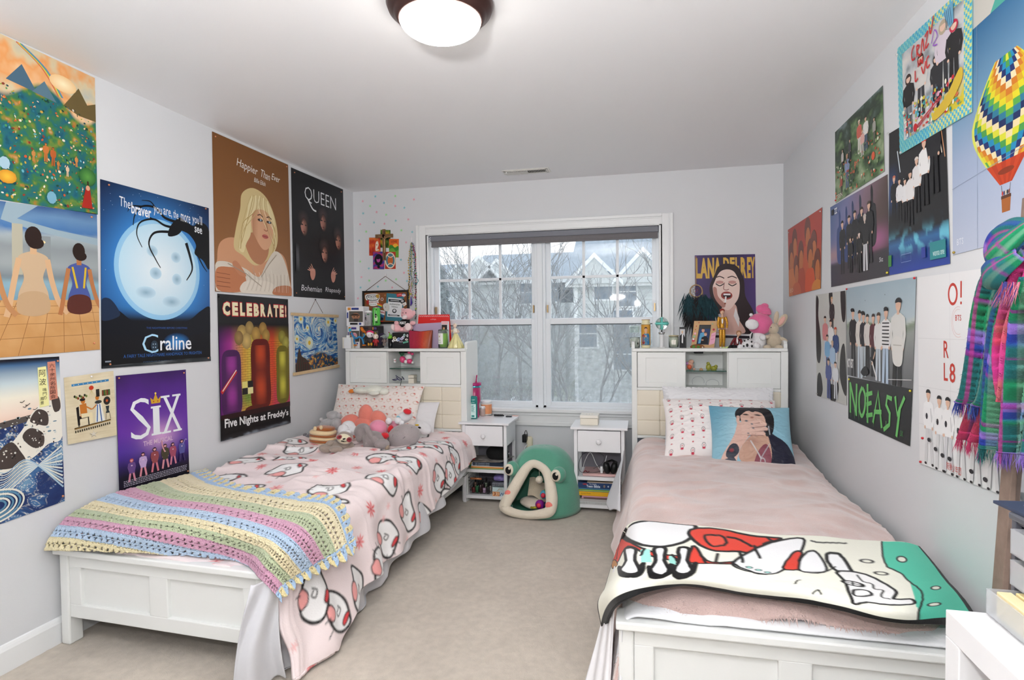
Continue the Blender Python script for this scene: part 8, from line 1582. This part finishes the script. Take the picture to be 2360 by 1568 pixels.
group_scene('group_poster','dusk coloured poster of people in black suits with tall shadows',[(1915,478),(2047,402),(2052,635),(1917,662)],75,42.5,dusk,fk,extra=shd,nx=50,ny=40,pins=[(.98,.97)],pm=mat('pin_yellow','#d8c83a',.3),post=lambda A:(A.quad(3,2.2,7,5,'#20242c'),A.text('ZZ',uvq(8,2.2,12.6,5.2),'#e8eaf0',.03),A.text('Skz',uvq(66,34,70,36),'#d8d8dc')))
def stage(u,v):
    c=ramp(v,[(0,'#232326'),(.6,'#1b1b1e'),(.74,'#16181c'),(.80,'#2f6aa0'),(.87,'#1c3f80'),(1,'#1f3fa0')]);c=lerpc(c,'#2a4a80',np.clip((.22-u)*8,0,1)*np.clip((v-.22)*6,0,1)*np.clip((.6-v)*6,0,1)*.8)
    return lerpc(c,'#6ac0d8',np.clip((fbm(u*12,v*14,3,5)-.5)*8,0,1)*np.exp(-((v-.80)/.06)**2))
fk=[(5,18,20,sk1,'#c86a4a','#1c1c20','#16161a',dict(w=1.1)),(10,20,18,sk1,'#2a2222','#e8e8ea','#16161a',dict(w=1.1)),(15,21,18,sk1,'#2a2222','#e8e8ea','#16161a',dict(w=1.1)),(19.5,19,22,sk1,'#1c1a1c','#e8e6e6','#141418',dict(w=1.1)),(25,15,22,sk1,'#e0d8d0','#e6e4e4','#141418',dict(w=1.1)),(31,9.5,26,sk1,'#d83a30','#eeeeee','#141418',dict(w=1.1)),(38,2.5,30,sk1,'#1c1a1c','#1d1d22','#141418',dict(w=1.1))]
group_scene('stage_poster','black poster of a band in white on a dark stage with blue base',[(2051,308),(2180,230),(2192,608),(2050,635)],46,58,stage,fk,nx=50,ny=80,off=.0022,extra=lambda A:[A.line([(8,9),(10.6,18)],.7,'#d8e4ec'),A.line([(13.6,21),(14.6,25)],.5,'#d8e4ec'),A.line([(38.5,-2),(40,6),(43,18)],.6,'#e8dcc8'),A.line([(41,-1),(42.6,8),(45,20)],.5,'#d89a70')],
    post=lambda A:(A.quad(34,49,44.4,55.4,'#2a8a90'),A.text('wanna one',uvq(36,52.6,43.4,54.2),'#d8f0f0'),A.quad(.5,50,3.4,54.6,'#3a8a3c'),A.line([(12,51),(20,51),(20,54),(12,54),(12,51)],.2,'#8aa0d0'),A.quad(28,50,31,54,'#2c3f9c')),pins=[(.0,.0)],pm=M_pinc)
P=Poster('pop_poster','pop group poster with turquoise checked border, uppermost right',[(2072,112),(2246,-48),(2245,258),(2078,356)],'xR',VR,52,43,'#8fd4d0',off=.006);A=P.A
for i in range(44):
    for j in range(36):
        if (i+j) % 2:x,y=i*1.18,j*1.19;A.quad(x,y,x+1.18,y+1.19,'#5fbfd0' if x<12 else '#4ab4d8',hold=(i+j)>1)
        elif i>20 and (x := i*1.18)>0:A.quad(i*1.18,j*1.19,i*1.18+1.18,j*1.19+1.19,'#d8dc8a',hold=True)
A.field([(4.2,4),(47.6,4),(47.6,38.6),(4.2,38.6)],70,60,lambda u,v:lerpc(ramp(fbm(u*9,v*9,4,31),[(.2,'#8a9094'),(.5,'#c4c8cc'),(.7,'#d8d4d0'),(1,'#e8e8e4')]),'#d8c83a',np.clip((v-.72)*8,0,1)*np.clip((u-.45)*4,0,1)*np.clip((fbm(u*5,v*5,3,2)-.42)*9,0,1)))
for q in [(9,14,24,'#e8c4b0','#3a241c','#1c1a1c','#6a7078',dict(w=1.35,hairlen=.2)),(19,10,24,'#e8c4b0','#4a2c1c','#d8d4d0','#3a3a40',dict(w=1.3,hairlen=.2)),(30,15,20,'#e8c4b0','#241816','#2a2a2e','#2c2c34',dict(w=1.3,hairlen=.2)),(35,5,27,'#e8c4b0','#b8a890','#d8ccd8','#2a2a30',dict(w=1.3,hairlen=.22)),(42,8,25,'#e8c4b0','#c8284a','#1c1b1e','#1c1b1e',dict(w=1.35,hairlen=.12))]:person(A,*q[:7],**q[7])
for k in range(150):A.ell(rs.uniform(5,46),rs.uniform(27,38),rs.uniform(.3,1.3),rs.uniform(.3,1.0),rs.choice(['#c82c34','#e8e8e8','#6ab8d8','#d8c83a','#e0a0b8','#3a9a9a','#d8744a','#f4f0d8','#8ab070']),n=7,hold=k % 8>0)
A.blob([(28,36),(38,32),(46,26),(47.4,30),(40,36),(30,38.4)],'#d8b83a')
for q in ([(15,5),(13,7),(13.4,10),(15.6,10)],[(17,6),(17,10.4)],[(17,6),(19,7),(17.2,8.4),(19.2,11)],[(20,11),(21.4,5.4),(22.6,10.4)],[(23.2,5.4),(25.4,4.4),(23.6,9.6),(26,9)],[(26.4,3),(27.4,6),(29.4,.6)],[(18,12),(18,14.6)],[(19.4,14.6),(19.6,12.4),(21.4,14.4),(21.4,12)],[(15.6,15),(15.6,19),(17.6,18.6)],[(20.4,15.4),(22,18.4),(23.6,14.6)],[(26,13.6),(24.4,14.4),(24.6,17.4),(26.6,17)]):A.curve(q,.75,'#cf2a2a')
A.curve([(28,10),(30,6),(32,9),(29,11),(32,12)],.5,'#9a5ac8');A.poly([(36,3),(42,1.2),(42.4,9),(40,10)],'#6aa8c8');[A.line([(37+k*1.1,3),(38+k*1.1,9)],.25,'#2c4a70') for k in range(4)];A.ell(15,36.6,1.6,1.6,'#c8202a',n=14);A.line([(16.5,36.4),(34,31)],.6,'#c8303a');A.line([(17,37.2),(34,32)],.4,'#c8303a')
P.done([(.01,.06),(.99,.97),(.03,.99)],M_pinc)
P=Poster('balloon_poster','blue sky poster with a large multicoloured hot air balloon',[(2196,112),(2405,-78),(2405,535),(2198,588)],'xR',VR,42,60,'#9aa8c0',off=.0018);A=P.A
A.field([(0,0),(42,0),(42,60),(0,60)],20,30,lambda u,v:ramp(v+.05*(u-.5),[(0,'#2f6a98'),(.3,'#6f98b8'),(.55,'#a0b0cc'),(1,'#bcc4d8')]))
cxp,topy,boty=27.5,13.5,45.5
def bal(u,v):
    r_=18.5*(math.sin(min(1,v*1.25+.12)*math.pi/2)**.8)*(1 if v<.42 else max(.16,1-((v-.42)/.58)**1.35*.86));return cxp+u*r_,topy+(boty-topy)*v
cls=['#d8d83a','#4a9a4a','#1c8ab8','#20306c','#e8dcb0','#d07a24','#d8a828','#e0d428','#5aa84a','#2c7a98','#1c2c5c','#e8d8a8']
NB,NR=16,15
for i in range(NB):
    for j in range(NR):
        a0,a1=math.sin((i/NB-.5)*math.pi),math.sin(((i+1)/NB-.5)*math.pi);v0,v1=j/NR*.82,(j+1)/NR*.82
        k=(j+abs(i-NB//2)*1) % len(cls);c=cls[k] if 1<i<NB-1 else '#d8dc5a'
        A.poly([bal(a0,v0),bal(a1,v0),bal(a1,v1),bal(a0,v1)],c,hold=(i+j)>0)
for i in range(8):
    a0,a1=-1+i/4,-1+(i+1)/4;A.poly([bal(a0,.82),bal(a1,.82),bal(a1*.9,1),bal(a0*.9,1)],['#c8441c','#b83a18'][i % 2],hold=i>0)
A.ell(cxp,topy+(boty-topy)*.90,3.6,.8,'#8a3418',n=18);A.line([(cxp-2,boty+.2),(cxp-1.4,49)],.2,'#4a3a30');A.line([(cxp+2,boty+.2),(cxp+1.4,49)],.2,'#4a3a30');A.poly([(cxp-2,48.6),(cxp+2.2,48.6),(cxp+1.8,52.6),(cxp-1.7,52.6)],'#a8622c');A.quad(cxp-2.1,48.4,cxp+2.3,49.2,'#5a3420')
for k in range(5):A.ell(cxp-1.5+k*.75,47.8,.35,.6,['#c83a2c','#3a3a6a','#d8c8a8','#2a2a2c','#8a4a3a'][k],n=8)
A.text('BTS',uvq(2.6,55.8,6.4,57.6),'#dfe3ee',.01);A.line([(14,0),(14,60)],.15,'#8f9cb4');A.line([(0,41),(42,38)],.15,'#8f9cb4');P.done([(.03,.99),(.0,.0)],mat('pin_brass','#a89048',.3,.6))
P=Poster('portrait_photo_poster','poster corner with a person in teal shirt at the top right picture edge',[(2246,-70),(2420,-190),(2420,-50),(2247,92)],'xR',VR,40,26,'#c9c6be',off=.0015);A=P.A
A.blob([(11,26),(13,17),(19,13),(34,11),(40,14),(40,26)],'#4aa898');A.blob([(20,13),(22,9),(32,9),(34,12),(28,15.4)],'#d8b09a');A.curve([(19,12.6),(24,16.4),(32,15.6),(35,11.6)],1.0,'#1c2a2e');A.ell(27,3,6,8,'#d8b09a',n=18);P.done()
def studio(u,v):return ramp(fbm(u*2,v*2,2)*.3+.5+0*v,[(0,'#b8bab4'),(1,'#cfd0cc')])
fk=[(30,2,24,sk1,'#c8a070','#2a2a2c','#1c1c20',dict(w=1.2)),(18,12,26,sk1,'#1c1a1c','#d88a8c','#c8ccd8',dict(w=1.3)),(28,14,26,sk1,'#2a1c1c','#e8e8e8','#8fa8c8',dict(w=1.3)),(36,18,26,sk1,'#c84a2c','#2c4a80','#d8d8dc',dict(w=1.3)),(22,22,24,sk1,'#1c1a1c','#7ab0d8','#3a4a80',dict(w=1.3)),(31,25,24,'#d8b8a0','#c8b090','#a8c4e0','#d8d8dc',dict(w=1.3)),(24,35,22,sk1,'#1c1a1c','#4a5a98','#3a4888',dict(w=1.6)),(36,36,20,sk1,'#3a2a20','#dfe4ea','#cfd4da',dict(w=1.6))]
group_scene('collage_poster','pale poster of people in blue and white with black silhouettes, lower right wall',[(1881,680),(1951,670),(1953,935),(1884,912)],52,57,studio,fk,nx=16,ny=16,pins=[(.02,.98)],pm=M_pinc,
    extra=lambda A:[A.blob(q,'#1a191c') for q in ([(1,2),(6,3),(5,12),(8,20),(10,30),(7,38),(1,36),(0,22)],[(25,0),(31,0),(30,8),(27,10)],[(44,0),(51,0),(51,14),(46,14)],[(44,30),(50,28),(51.6,52),(42,44)],[(2,46),(8,44),(12,52),(8,57),(1,57)],[(28,46),(36,44),(40,50),(34,57),(26,57)])])
def beach(u,v):return ramp(v+.02*np.sin(u*20),[(0,'#9fb4c0'),(.35,'#b4c4cc'),(.40,'#c4ccc8'),(.425,'#7c8c74'),(.47,'#8a9488'),(.5,'#9aa09c'),(.75,'#7c7e80'),(1,'#66686c')])
fk=[(9,10,34,sk1,'#1c1a1c','#26282c','#1f2024',dict(w=1.05)),(18,11,33,sk1,'#2a2422','#e0dcd4','#c8d4de',dict(w=1.05)),(23,12,31,sk1,'#3a3430','#2a2c34','#b8c4cc',dict(w=1.05)),(28,13,28,sk1,'#3a3430','#d8d4d0','#2a2c30',dict(w=1.0)),(35,13,29,sk1,'#3a2c28','#5a2c34','#2a2c30',dict(w=1.0)),(41,12.5,31,sk1,'#4a3c34','#e4e4e2','#c8d4de',dict(w=1.05)),(49,10.5,34,sk1,'#2a2422','#e8e8e8','#b4c8dc',dict(w=1.1)),(61,7,41,sk1,'#1c1a1e','#dcdcd8','#2a2a2c',dict(w=1.15))]
def beachx(A):
    for k in range(7):A.line([(45.4,17.4+k*1.5),(52.6,17.4+k*1.5)],.5,'#26262a',hold=k>0)
    A.blob([(56.5,24),(65.5,24),(66,33),(62,35),(57,33)],'#e0dfda');A.line([(57,26.4),(65,26.4)],.4,'#b8b6ae');A.blob([(20,40),(26,37),(30,40),(24,41.6)],'#242428');A.line([(34,34),(40,42)],1.2,'#e4e4e4');A.line([(38,30),(34,36)],1,'#d8b8a0');A.line([(32,33),(36,34)],1.4,'#26262a')
    A.text('NCT NEXT',uvq(1.4,34.6,10,39.0),'#f0f0f0',.03);A.line([(52,41),(75,39.4)],.3,'#e0e0e0');A.ell(26,7,.3,.3,'#4a4a50',n=5);A.ell(48,5.4,.3,.3,'#4a4a50',n=5)
    for x,y in [(9,11.0),(23,12.6),(49,11.4)]:A.ell(x,y,2.1,.9,'#1c1c20',n=12)
group_scene('beach_poster','poster of eight people standing before a pale blue sky',[(1952,665),(2114,638),(2105,898),(1955,865)],75,43,beach,fk,nx=20,ny=60,post=beachx,pins=[(.02,.01),(.99,.01)],pm=M_pinr)
P=Poster('lettering_poster','wide black poster with dripping bright green capital letters',[(1957,868),(2105,898),(2099,1029),(1957,965)],'xR',VR,68,21,'#26282a',off=.004);A=P.A;gc_='#6fc46a'
for L in ([(3.4,17.6),(3.0,2.6)],[(3.2,3.2),(11.2,16.8)],[(11.6,2.6),(11.2,18)]):A.line(L,2.0,gc_)
A.curve([(18.6,3.6),(15.2,8),(15.4,14.4),(18.6,17),(22,13),(22.2,7),(19,3.8)],1.9,gc_)
for q in ([(25,1.6),(25.6,19)],[(23.4,6.6),(30.6,5)],[(24,11),(30,9.4)],[(24,16),(31.4,14.4)],[(32,18),(37,4),(41.6,18.6)],[(33,13),(41,12)],[(51,5.4),(46.4,5),(45.6,8.4),(49.4,11.4),(49.2,16),(43.6,19)],[(54,4),(56.4,11),(62.4,3.4)],[(58.6,8),(56.4,19.6)]):A.line(q,1.9,gc_)
for x in (4,9,14.6,25.6,32.4,41,46,57):A.line([(x,15),(x+.3,19.6)],.5,gc_,taper=(1,.2))
A.text('SK',uvq(60,16.4,62.6,18.6),'#4a9a50');P.done([(.03,.06),(.99,.03)],mat('pin_yellow','#d8c83a',.3))
P=Poster('white_poster','large creased white poster with red letters and small figures, behind the scarf',[(2116,640),(2420,598),(2420,1182),(2124,1068)],'xR',VR,74,70,'#e9e9ea',off=.0015,tilt=(0,0,.004,.004));A=P.A
A.field([(0,0),(74,0),(74,70),(0,70)],10,12,lambda u,v:ramp(.5+.12*np.sin(u*5)*np.sin(v*9),[(0,'#dcdcde'),(1,'#f4f4f5')]))
for y in (23,41,55):A.line([(0,y),(74,y)],.12,'#d2d2d4')
A.line([(24,0),(24,70)],.12,'#d2d2d4');rd_='#c83a2c'
A.ell(26,7.4,3.2,3.9,rd_,n=24);A.ell(26,7.4,2.2,2.9,'#efeff0',n=24);A.line([(31.4,3.2),(31.3,8.8)],.9,rd_);A.ell(31.3,10.6,.55,None,rd_,n=8);A.text('BTS',uvq(27.6,14.6,31.4,16.6),'#c84a44',.01)
for r_ in (3.6,4.4):A.line([(29.5+r_*math.cos(t),17+r_*1.2*math.sin(t)) for t in np.linspace(1.2,5.0,12)],.12,'#e0b0ac')
A.text('R',uvq(19.6,23.6,23,29.6),rd_,.01);A.text('L',uvq(19.6,31.4,22.4,37.6),rd_,.01);A.text('8',uvq(23.6,31.2,27.4,38),rd_,.01)
for x,y,h,b_ in [(8,41.5,28,'#d8d8da'),(16.4,43,27,'#dcdcde'),(22.6,43,27,'#d2d2d6'),(31,45,25,'#d8d8da'),(40,45,25,'#dcdcde'),(50,45,25,'#d8d8da')]:
    person(A,x,y,h,sk1,'#1c1b1e','#f4f4f5',b_,w=1.0,shoe='#1c1b20',pose=.6);A.ell(x-1.4,y+h*.36,.9,1.2,'#2a2a30',n=8);A.line([(x+1.8,y+7),(x+2.4,y+12)],.25,'#a8a8ac')
for x,y in [(9,60),(14,62.6),(19,64),(24,64.4),(38,66),(46,67)]:A.ell(x,y,1.4,.8,'#26262c',n=8)
for i,ch_ in enumerate('防弾少年団'):A.text(ch_,uvq(22+i*2.0,65.6+i*.12,23.7+i*2.0,68.2+i*.12),'#c8403a')
P.done([(.045,.86),(.02,.99)],M_pinr)
# ================================================================== SCARF, MIRROR EDGE, DESK
Ys=-2.70
fr2=MB()
for Y0 in (0,):
    a=px(2351,1130,'x',3.33);b=px(2300,1420,'x',3.33)
MB().add([(3.345,-2.76,.0),(3.371,-2.76,.0),(3.371,-2.76,1.75),(3.36,-2.80,1.75),(3.20,-2.79,.0),(3.20,-2.82,.0),(3.345,-2.82,1.75),(3.345,-2.80,1.75)],[(0,1,2,7),(5,4,7,6),(1,0,4,5),(2,3,6,7),(0,7,4),(1,5,6,3,2)]) if 0 else None
lm=thing('leaning_mirror',(3.27,-3.0,0),'edge of a tall brown framed mirror leaning on the right wall behind the desk','mirror')
def leanbox(name,y0,y1,z0,z1,t0,t1,m):
    f_=lambda z:3.362-.09*(1-z/1.62)
    vs=[(f_(z)-t,y,z) for z in (z0,z1) for y in (y0,y1) for t in (t0,t1)]
    MB().add(vs,[(0,1,3,2),(4,6,7,5),(0,4,5,1),(2,3,7,6),(0,2,6,4),(1,5,7,3)]).build(name,m,lm,bevel=.002)
mwood=mat('taupe_frame_wood','#8f7a6e',.6,var=.2,vscale=30,bump=(60,.2,'n'))
leanbox('frame_side',-2.79,-2.745,0,1.62,0,.022,mwood);leanbox('frame_side',-3.25,-3.205,0,1.62,0,.022,mwood);leanbox('frame_side',-3.205,-2.79,1.575,1.62,0,.022,mwood);leanbox('frame_side',-3.205,-2.79,0,.045,0,.022,mwood)
leanbox('mirror_glass',-3.205,-2.79,.045,1.575,.004,.010,mat('mirror_silver','#c8ccd0',.03,1))
sc=thing('scarf',tuple(px(2300,1050,'x',3.26)),'fringed plaid wool scarf in green, blue and pink knotted on a wall hook','scarf')
M_scf=mat('plaid_wool',None,.95,sheen=.05,bump=[(380,.5,'n'),(60,.3,'n')])
def plaid(s_,t,seed=0,base='#176a6c'):
    """s_ across 0..1, t metres along"""
    c=lerpc(np.ones(s_.shape+(3,))*np.array(lin(base)),'#0f8a52',np.clip(np.sin(t*17+seed)*4,0,1)*.8)
    c=lerpc(c,'#2430a0',np.clip(np.sin(t*23+seed*2.3+1)*8-5,0,1)*.9);c=lerpc(c,'#8a6ac4',np.clip(np.sin(t*23+seed*2.3+1.5)*14-12.4,0,1));c=lerpc(c,'#8a2f8c',(np.abs(((t*6+seed) % 1)-.5)>.465)*.85)
    c=lerpc(c,'#223a98',(np.abs(s_-.25)<.10)*.65);c=lerpc(c,'#b03a8c',(np.abs(s_-.52)<.025)*.8);c=lerpc(c,'#8ab49a',(np.abs(s_-.75)<.07)*.35);return c
def plaid_pink(s_,t,seed=0):return lerpc(lerpc(plaid(s_,t,seed,'#d8486a'),'#e0486c',np.full(s_.shape,.72)),'#d82f9c',np.clip(np.sin(t*15)*3,0,1)*.6)
def hangp(edgeL,edgeR,X0,bulge,colf,seed=0,nf=2,n=60,m=110,fringe=None):
    """a hanging fold: left and right traced edges"""
    L=np.array(smooth_path(edgeL,12));Rr=np.array(smooth_path(edgeR,12));L=L[np.linspace(0,len(L)-1,m).astype(int)];Rr=Rr[np.linspace(0,len(Rr)-1,m).astype(int)]
    P_=np.zeros((m,n,3));S_,T_=np.meshgrid(np.linspace(0,1,n),np.linspace(0,.75,m))
    for i in range(m):
        a=np.array(px(L[i][0],L[i][1],'x',X0));b=np.array(px(Rr[i][0],Rr[i][1],'x',X0))
        for j in range(n):
            s_=j/(n-1);p=a*(1-s_)+b*s_;p[0]=X0-bulge*math.sin(s_*math.pi)-.012*math.sin(s_*math.pi*2*nf+seed+i*.02)*math.sin(s_*math.pi)**.5;P_[i,j]=p
    mb=MB();mb.surf(P_,col=colf(S_,T_,seed));o=mb.build('scarf_panel',M_scf,sc,solid=.006)
    if fringe:
        mf=MB();rr_=random.Random(seed+5)
        C_=colf(S_,T_,seed)
        def tuft(p,d,c,L_):w=Vector((0,.0016,.0012));p=Vector(p);mf.add([p-w,p+w,p+d*L_*.6+w*.6+Vector((0,rr_.gauss(0,.002),0)),p+d*L_],[(0,1,2),(0,2,3)],tuple(c))
        if 'b' in fringe:
            for k in range(130):j=rr_.randrange(n);tuft(P_[-1,j],Vector((rr_.uniform(-.2,.1),rr_.gauss(0,.25),-1)),C_[-1,j],rr_.uniform(.03,.05))
        if 'l' in fringe:
            for k in range(260):i=rr_.randrange(4,m-2);tuft(P_[i,0],Vector((-.2,.75+rr_.gauss(0,.2),-.5+rr_.gauss(0,.2))),C_[i,0],rr_.uniform(.025,.045))
        mf.build('fringe',M_scf,o,kind='stuff')
    return o
hangp([(2362,560),(2330,590),(2290,620),(2262,700),(2245,800),(2228,900),(2218,922)],[(2400,600),(2350,640),(2320,660),(2305,740),(2298,840),(2285,920),(2272,940)],3.30,.03,plaid,1,fringe='lb')
hangp([(2312,690),(2290,780),(2270,860),(2240,930),(2212,1008)],[(2330,700),(2315,800),(2300,880),(2285,950),(2262,1022)],3.32,.015,lambda s_,t,q:lerpc(lerpc(np.ones(s_.shape+(3,))*np.array(lin('#b84450')),'#1f4a8c',(np.abs(s_-.55)<.1)*.85),'#c82f6a',np.clip((t-.6)*9,0,1)*.8),2,fringe='b')
hangp([(2362,620),(2330,660),(2305,720),(2292,800),(2282,900),(2275,980),(2272,1030)],[(2400,640),(2372,700),(2345,760),(2332,840),(2326,930),(2322,1000),(2318,1040)],3.285,.03,plaid,4.4,fringe='b')
hangp([(2365,590),(2345,650),(2322,730),(2308,810),(2312,880),(2326,925)],[(2400,600),(2375,680),(2352,740),(2345,800),(2342,870),(2330,928)],3.262,.022,plaid_pink,3)
hangp([(2375,640),(2356,720),(2345,820),(2335,920),(2328,1000),(2322,1040)],[(2420,640),(2400,720),(2395,820),(2390,920),(2388,1000),(2384,1050)],3.275,.035,plaid,6.1,fringe='b')
kc=px(2340,612,'x',3.27)
def sweep(path,r,fl,seed,nm='scarf_wrap'):
    Pth=[Vector(p) for p in smooth_path(path,10)];m=len(Pth);n=40;P_=np.zeros((m,n+1,3));acc=0;S_=np.zeros((m,n+1));T_=np.zeros((m,n+1));prev=None
    for i,p in enumerate(Pth):
        t=(Pth[min(i+1,m-1)]-Pth[max(i-1,0)]).normalized();a_=(t.cross(Vector((1,0,0))).normalized());b_=t.cross(a_);acc+=(Pth[i]-Pth[i-1]).length if i else 0
        rr_=r*(.55+.45*math.sin(math.pi*min(1,(i+1)/m*1.0)))
        for k in range(n+1):
            th=2*math.pi*k/n;w=rr_*(1+.10*math.sin(th*5+seed+i*.05)+.06*math.sin(th*9+i*.12));P_[i,k]=p+a_*math.cos(th)*w+b_*math.sin(th)*w*fl;S_[i,k]=(k/n*2) % 1;T_[i,k]=acc
    MB().surf(P_,col=plaid(S_,T_*1.6,seed)).build(nm,M_scf,sc)
q_=lambda dx,dy,dz:(kc.x-.01+dx*.75,kc.y-.03+dy*.72,kc.z+.005+dz*.8)
sweep([q_(.03,.055,-.05),q_(-.02,.062,.01),q_(-.035,.03,.065),q_(-.03,-.03,.09),q_(0,-.09,.08)],.034,.75,1.2)
sweep([q_(.0,.05,-.055),q_(-.055,.02,-.045),q_(-.07,-.03,-.02),q_(-.04,-.09,.02)],.031,.8,3.0)
sweep([q_(-.01,.045,.03),q_(-.06,.0,.02),q_(-.06,-.05,.045),q_(-.02,-.10,.10)],.028,.8,5.1)
mf=MB();rr_=random.Random(8)
for k in range(70):
    p=px(2305+rr_.uniform(0,46),655+rr_.uniform(-6,8)+0,'x',3.19);d=Vector((-.2,rr_.gauss(.2,.3),-1));w=Vector((0,.0018,.001));mf.add([p-w,p+w,p+d*.05],[(0,1,2)],rr_.choice(['#c8607c','#8a3a5a','#d88a9c','#3a3a8c']))
mf.build('knot_fringe',M_scf,sc,kind='stuff')
MB().ring([(3.372,kc.y,kc.z+.10),(3.32,kc.y,kc.z+.09),(3.30,kc.y,kc.z+.12)],.008,8).build('wall_hook',MATS['chrome'],sc)
wt_=mat('white_laminate','#f0f0f2',.35)
DZ=.75
c0=px(2179,1404,'z',DZ)
dk_=thing('desk',(c0.x+.1,c0.y-.4,0),'white laminate table with thick edges at the right picture edge','desk')
x0=c0.x;y1=c0.y;T=.05
MB().box(x0,WX-.03,y1-.9,y1,DZ-T,DZ).build('tabletop',wt_,dk_,bevel=.002)
for yy in (y1-T,y1-.9):MB().box(x0,x0+T,yy,yy+T,0,DZ-T).build('leg',wt_,dk_,bevel=.002);MB().box(WX-.03-T,WX-.03,yy,yy+T,0,DZ-T).build('leg',wt_,dk_,bevel=.002)
# ================================================================== THINGS ON AND UNDER THE DESK
def dz(x,y,z=DZ):p=px(x,y,'z',z);return p
cl=mat('clear_drawer_plastic','#e3e6ea',.08,alpha=.35,spec=.6);dkp=mat('smoke_plastic','#5c5e66',.3)
tx0,ty1=3.062,-3.237
tw=thing('drawer_tower',(tx0+.1,ty1-.15,DZ),'grey desktop drawer tower with clear drawers at the right picture edge','drawer unit')
X0_,X1_,Y0_,Y1_=tx0,tx0+.20,ty1-.36,ty1
hT=.180
for a,b,c,d in ((X0_,X0_+.012,Y1_-.012,Y1_),(X1_-.012,X1_,Y1_-.012,Y1_),(X0_,X0_+.012,Y0_,Y0_+.012),(X1_-.012,X1_,Y0_,Y0_+.012)):MB().box(a,b,c,d,DZ,DZ+hT).build('corner_post',dkp,tw,bevel=.002)
MB().box(X0_-.004,X1_+.004,Y0_-.004,Y1_+.004,DZ+hT,DZ+hT+.014).build('top_plate',dkp,tw,bevel=.004)
MB().box(X1_-.004,X1_,Y0_+.012,Y1_-.012,DZ,DZ+hT).box(X0_+.012,X1_-.012,Y1_-.004,Y1_,DZ,DZ+hT).build('outer_wall',dkp,tw)
mb=MB()
for k in range(4):z=DZ+.0+k*.058;mb.box(X0_+.004,X1_-.004,Y0_+.004,Y1_-.004,z,z+.004)
mb.build('divider',dkp,tw,kind='stuff')
for k,(c_,nm,off_) in enumerate([('#e6d8a4','yellow_cards',.05),('#b8857c','brushes',.012),('#9a72b8','purple_pouch',.012)]):
    z=DZ+.006+k*.058;xx=X0_-off_
    d=MB().box(xx,X1_-.02,Y0_+.02,Y0_+.023,z,z+.046).box(xx,X1_-.02,Y1_-.023,Y1_-.02,z,z+.046).box(xx,xx+.003,Y0_+.02,Y1_-.02,z,z+.046).box(X1_-.023,X1_-.02,Y0_+.02,Y1_-.02,z,z+.046).box(xx,X1_-.02,Y0_+.02,Y1_-.02,z,z+.003).build('drawer',cl,tw)
    if k==2:MB().ball((xx+.07,ty1-.15,z+.025),(.05,.11,.020),e=.7).build('pouch',mat('purple_pouch',c_,.6,var=.2,vscale=40),d)
    elif k==1:
        for q in range(5):MB().ring([(xx+.03+q*.02,Y0_+.05,z+.012+q*.004),(xx+.02+q*.022,Y1_-.06,z+.018+q*.004)],.008,8).build('makeup_brush',mat('brush_%d' % q,['#b8857c','#d8c0b0','#3a8fd0','#8a4a3c','#e0d0c4'][q],.5),d)
    else:
        for q in range(3):MB().box(xx+.006+q*.03,xx+.030+q*.03,Y0_+.03,Y1_-.04,z+.004,z+.050).build('card_pack',mat('cards_%d' % q,['#ecdcae','#e8d49c','#efe4c4'][q],.6),d,bevel=.002)
fo_=thing('folder',(3.18,-3.3,DZ+hT+.014),'dark navy folder with white lettering on top of the drawer tower','folder')
fz_=DZ+hT+.0145;a=px(2288,1160,'z',fz_)
M_f=Matrix.Translation((a.x,a.y,fz_)) @ Matrix.Rotation(R(4),4,'Z')
MB(M_f).box(0,.30,-.235,0,0,.006).build('cover',mat('navy_card','#39435a',.45),fo_,bevel=.001)
A=Art(lambda p,q,l:M_f @ Vector((p,q,.0062+l)),.0001)
A.text('UCONN',[(.034,-.030),(.20,-.030),(.20,-.082),(.034,-.082)],'#e8ebf2',.03);A.text('UNIVERSITY OF CONNECTICUT',[(.050,-.092),(.20,-.092),(.20,-.100),(.050,-.100)],'#c8ccd8');A.build('lettering',PP,fo_)
u=np.linspace(0,1,40);UU,WW=np.meshgrid(u,u)
bs_=thing('laundry_basket',(3.2,-3.52,0),'grey and white woven basket under the white desk','basket')
cxb,cyb=3.20,-3.50
mb=MB()
for r_ in range(27):
    z=.02+r_*.022
    for k in range(36):
        th=2*math.pi*k/36;s_=1 if (k+r_) % 2 else -1;R_=.125+.02*z
        mb.ball((cxb+(R_+s_*.003)*math.cos(th),cyb+(R_+s_*.003)*math.sin(th),z),(.012,.012,.010),nu=6,nv=4,col='#c9c6cc' if (k+r_) % 3 else '#8f8c94')
mb.build('weave',mat('woven_cord',None,.9),bs_,kind='stuff');MB().lathe([(0,.01),(.12,.01),(.128,.60),(.122,.60),(.114,.02),(0,.02)],36,(cxb,cyb,0)).build('liner',mat('basket_liner','#b0adb4',.9),bs_)
tag(MB().ball((cxb+.03,cyb,.605),(.10,.11,.035),lump=.25).build('laundry',mat('wine_cloth','#5c1820',.9,bump=(60,.4,'n'))),'dark red cloth lying in the woven basket under the desk','cloth')
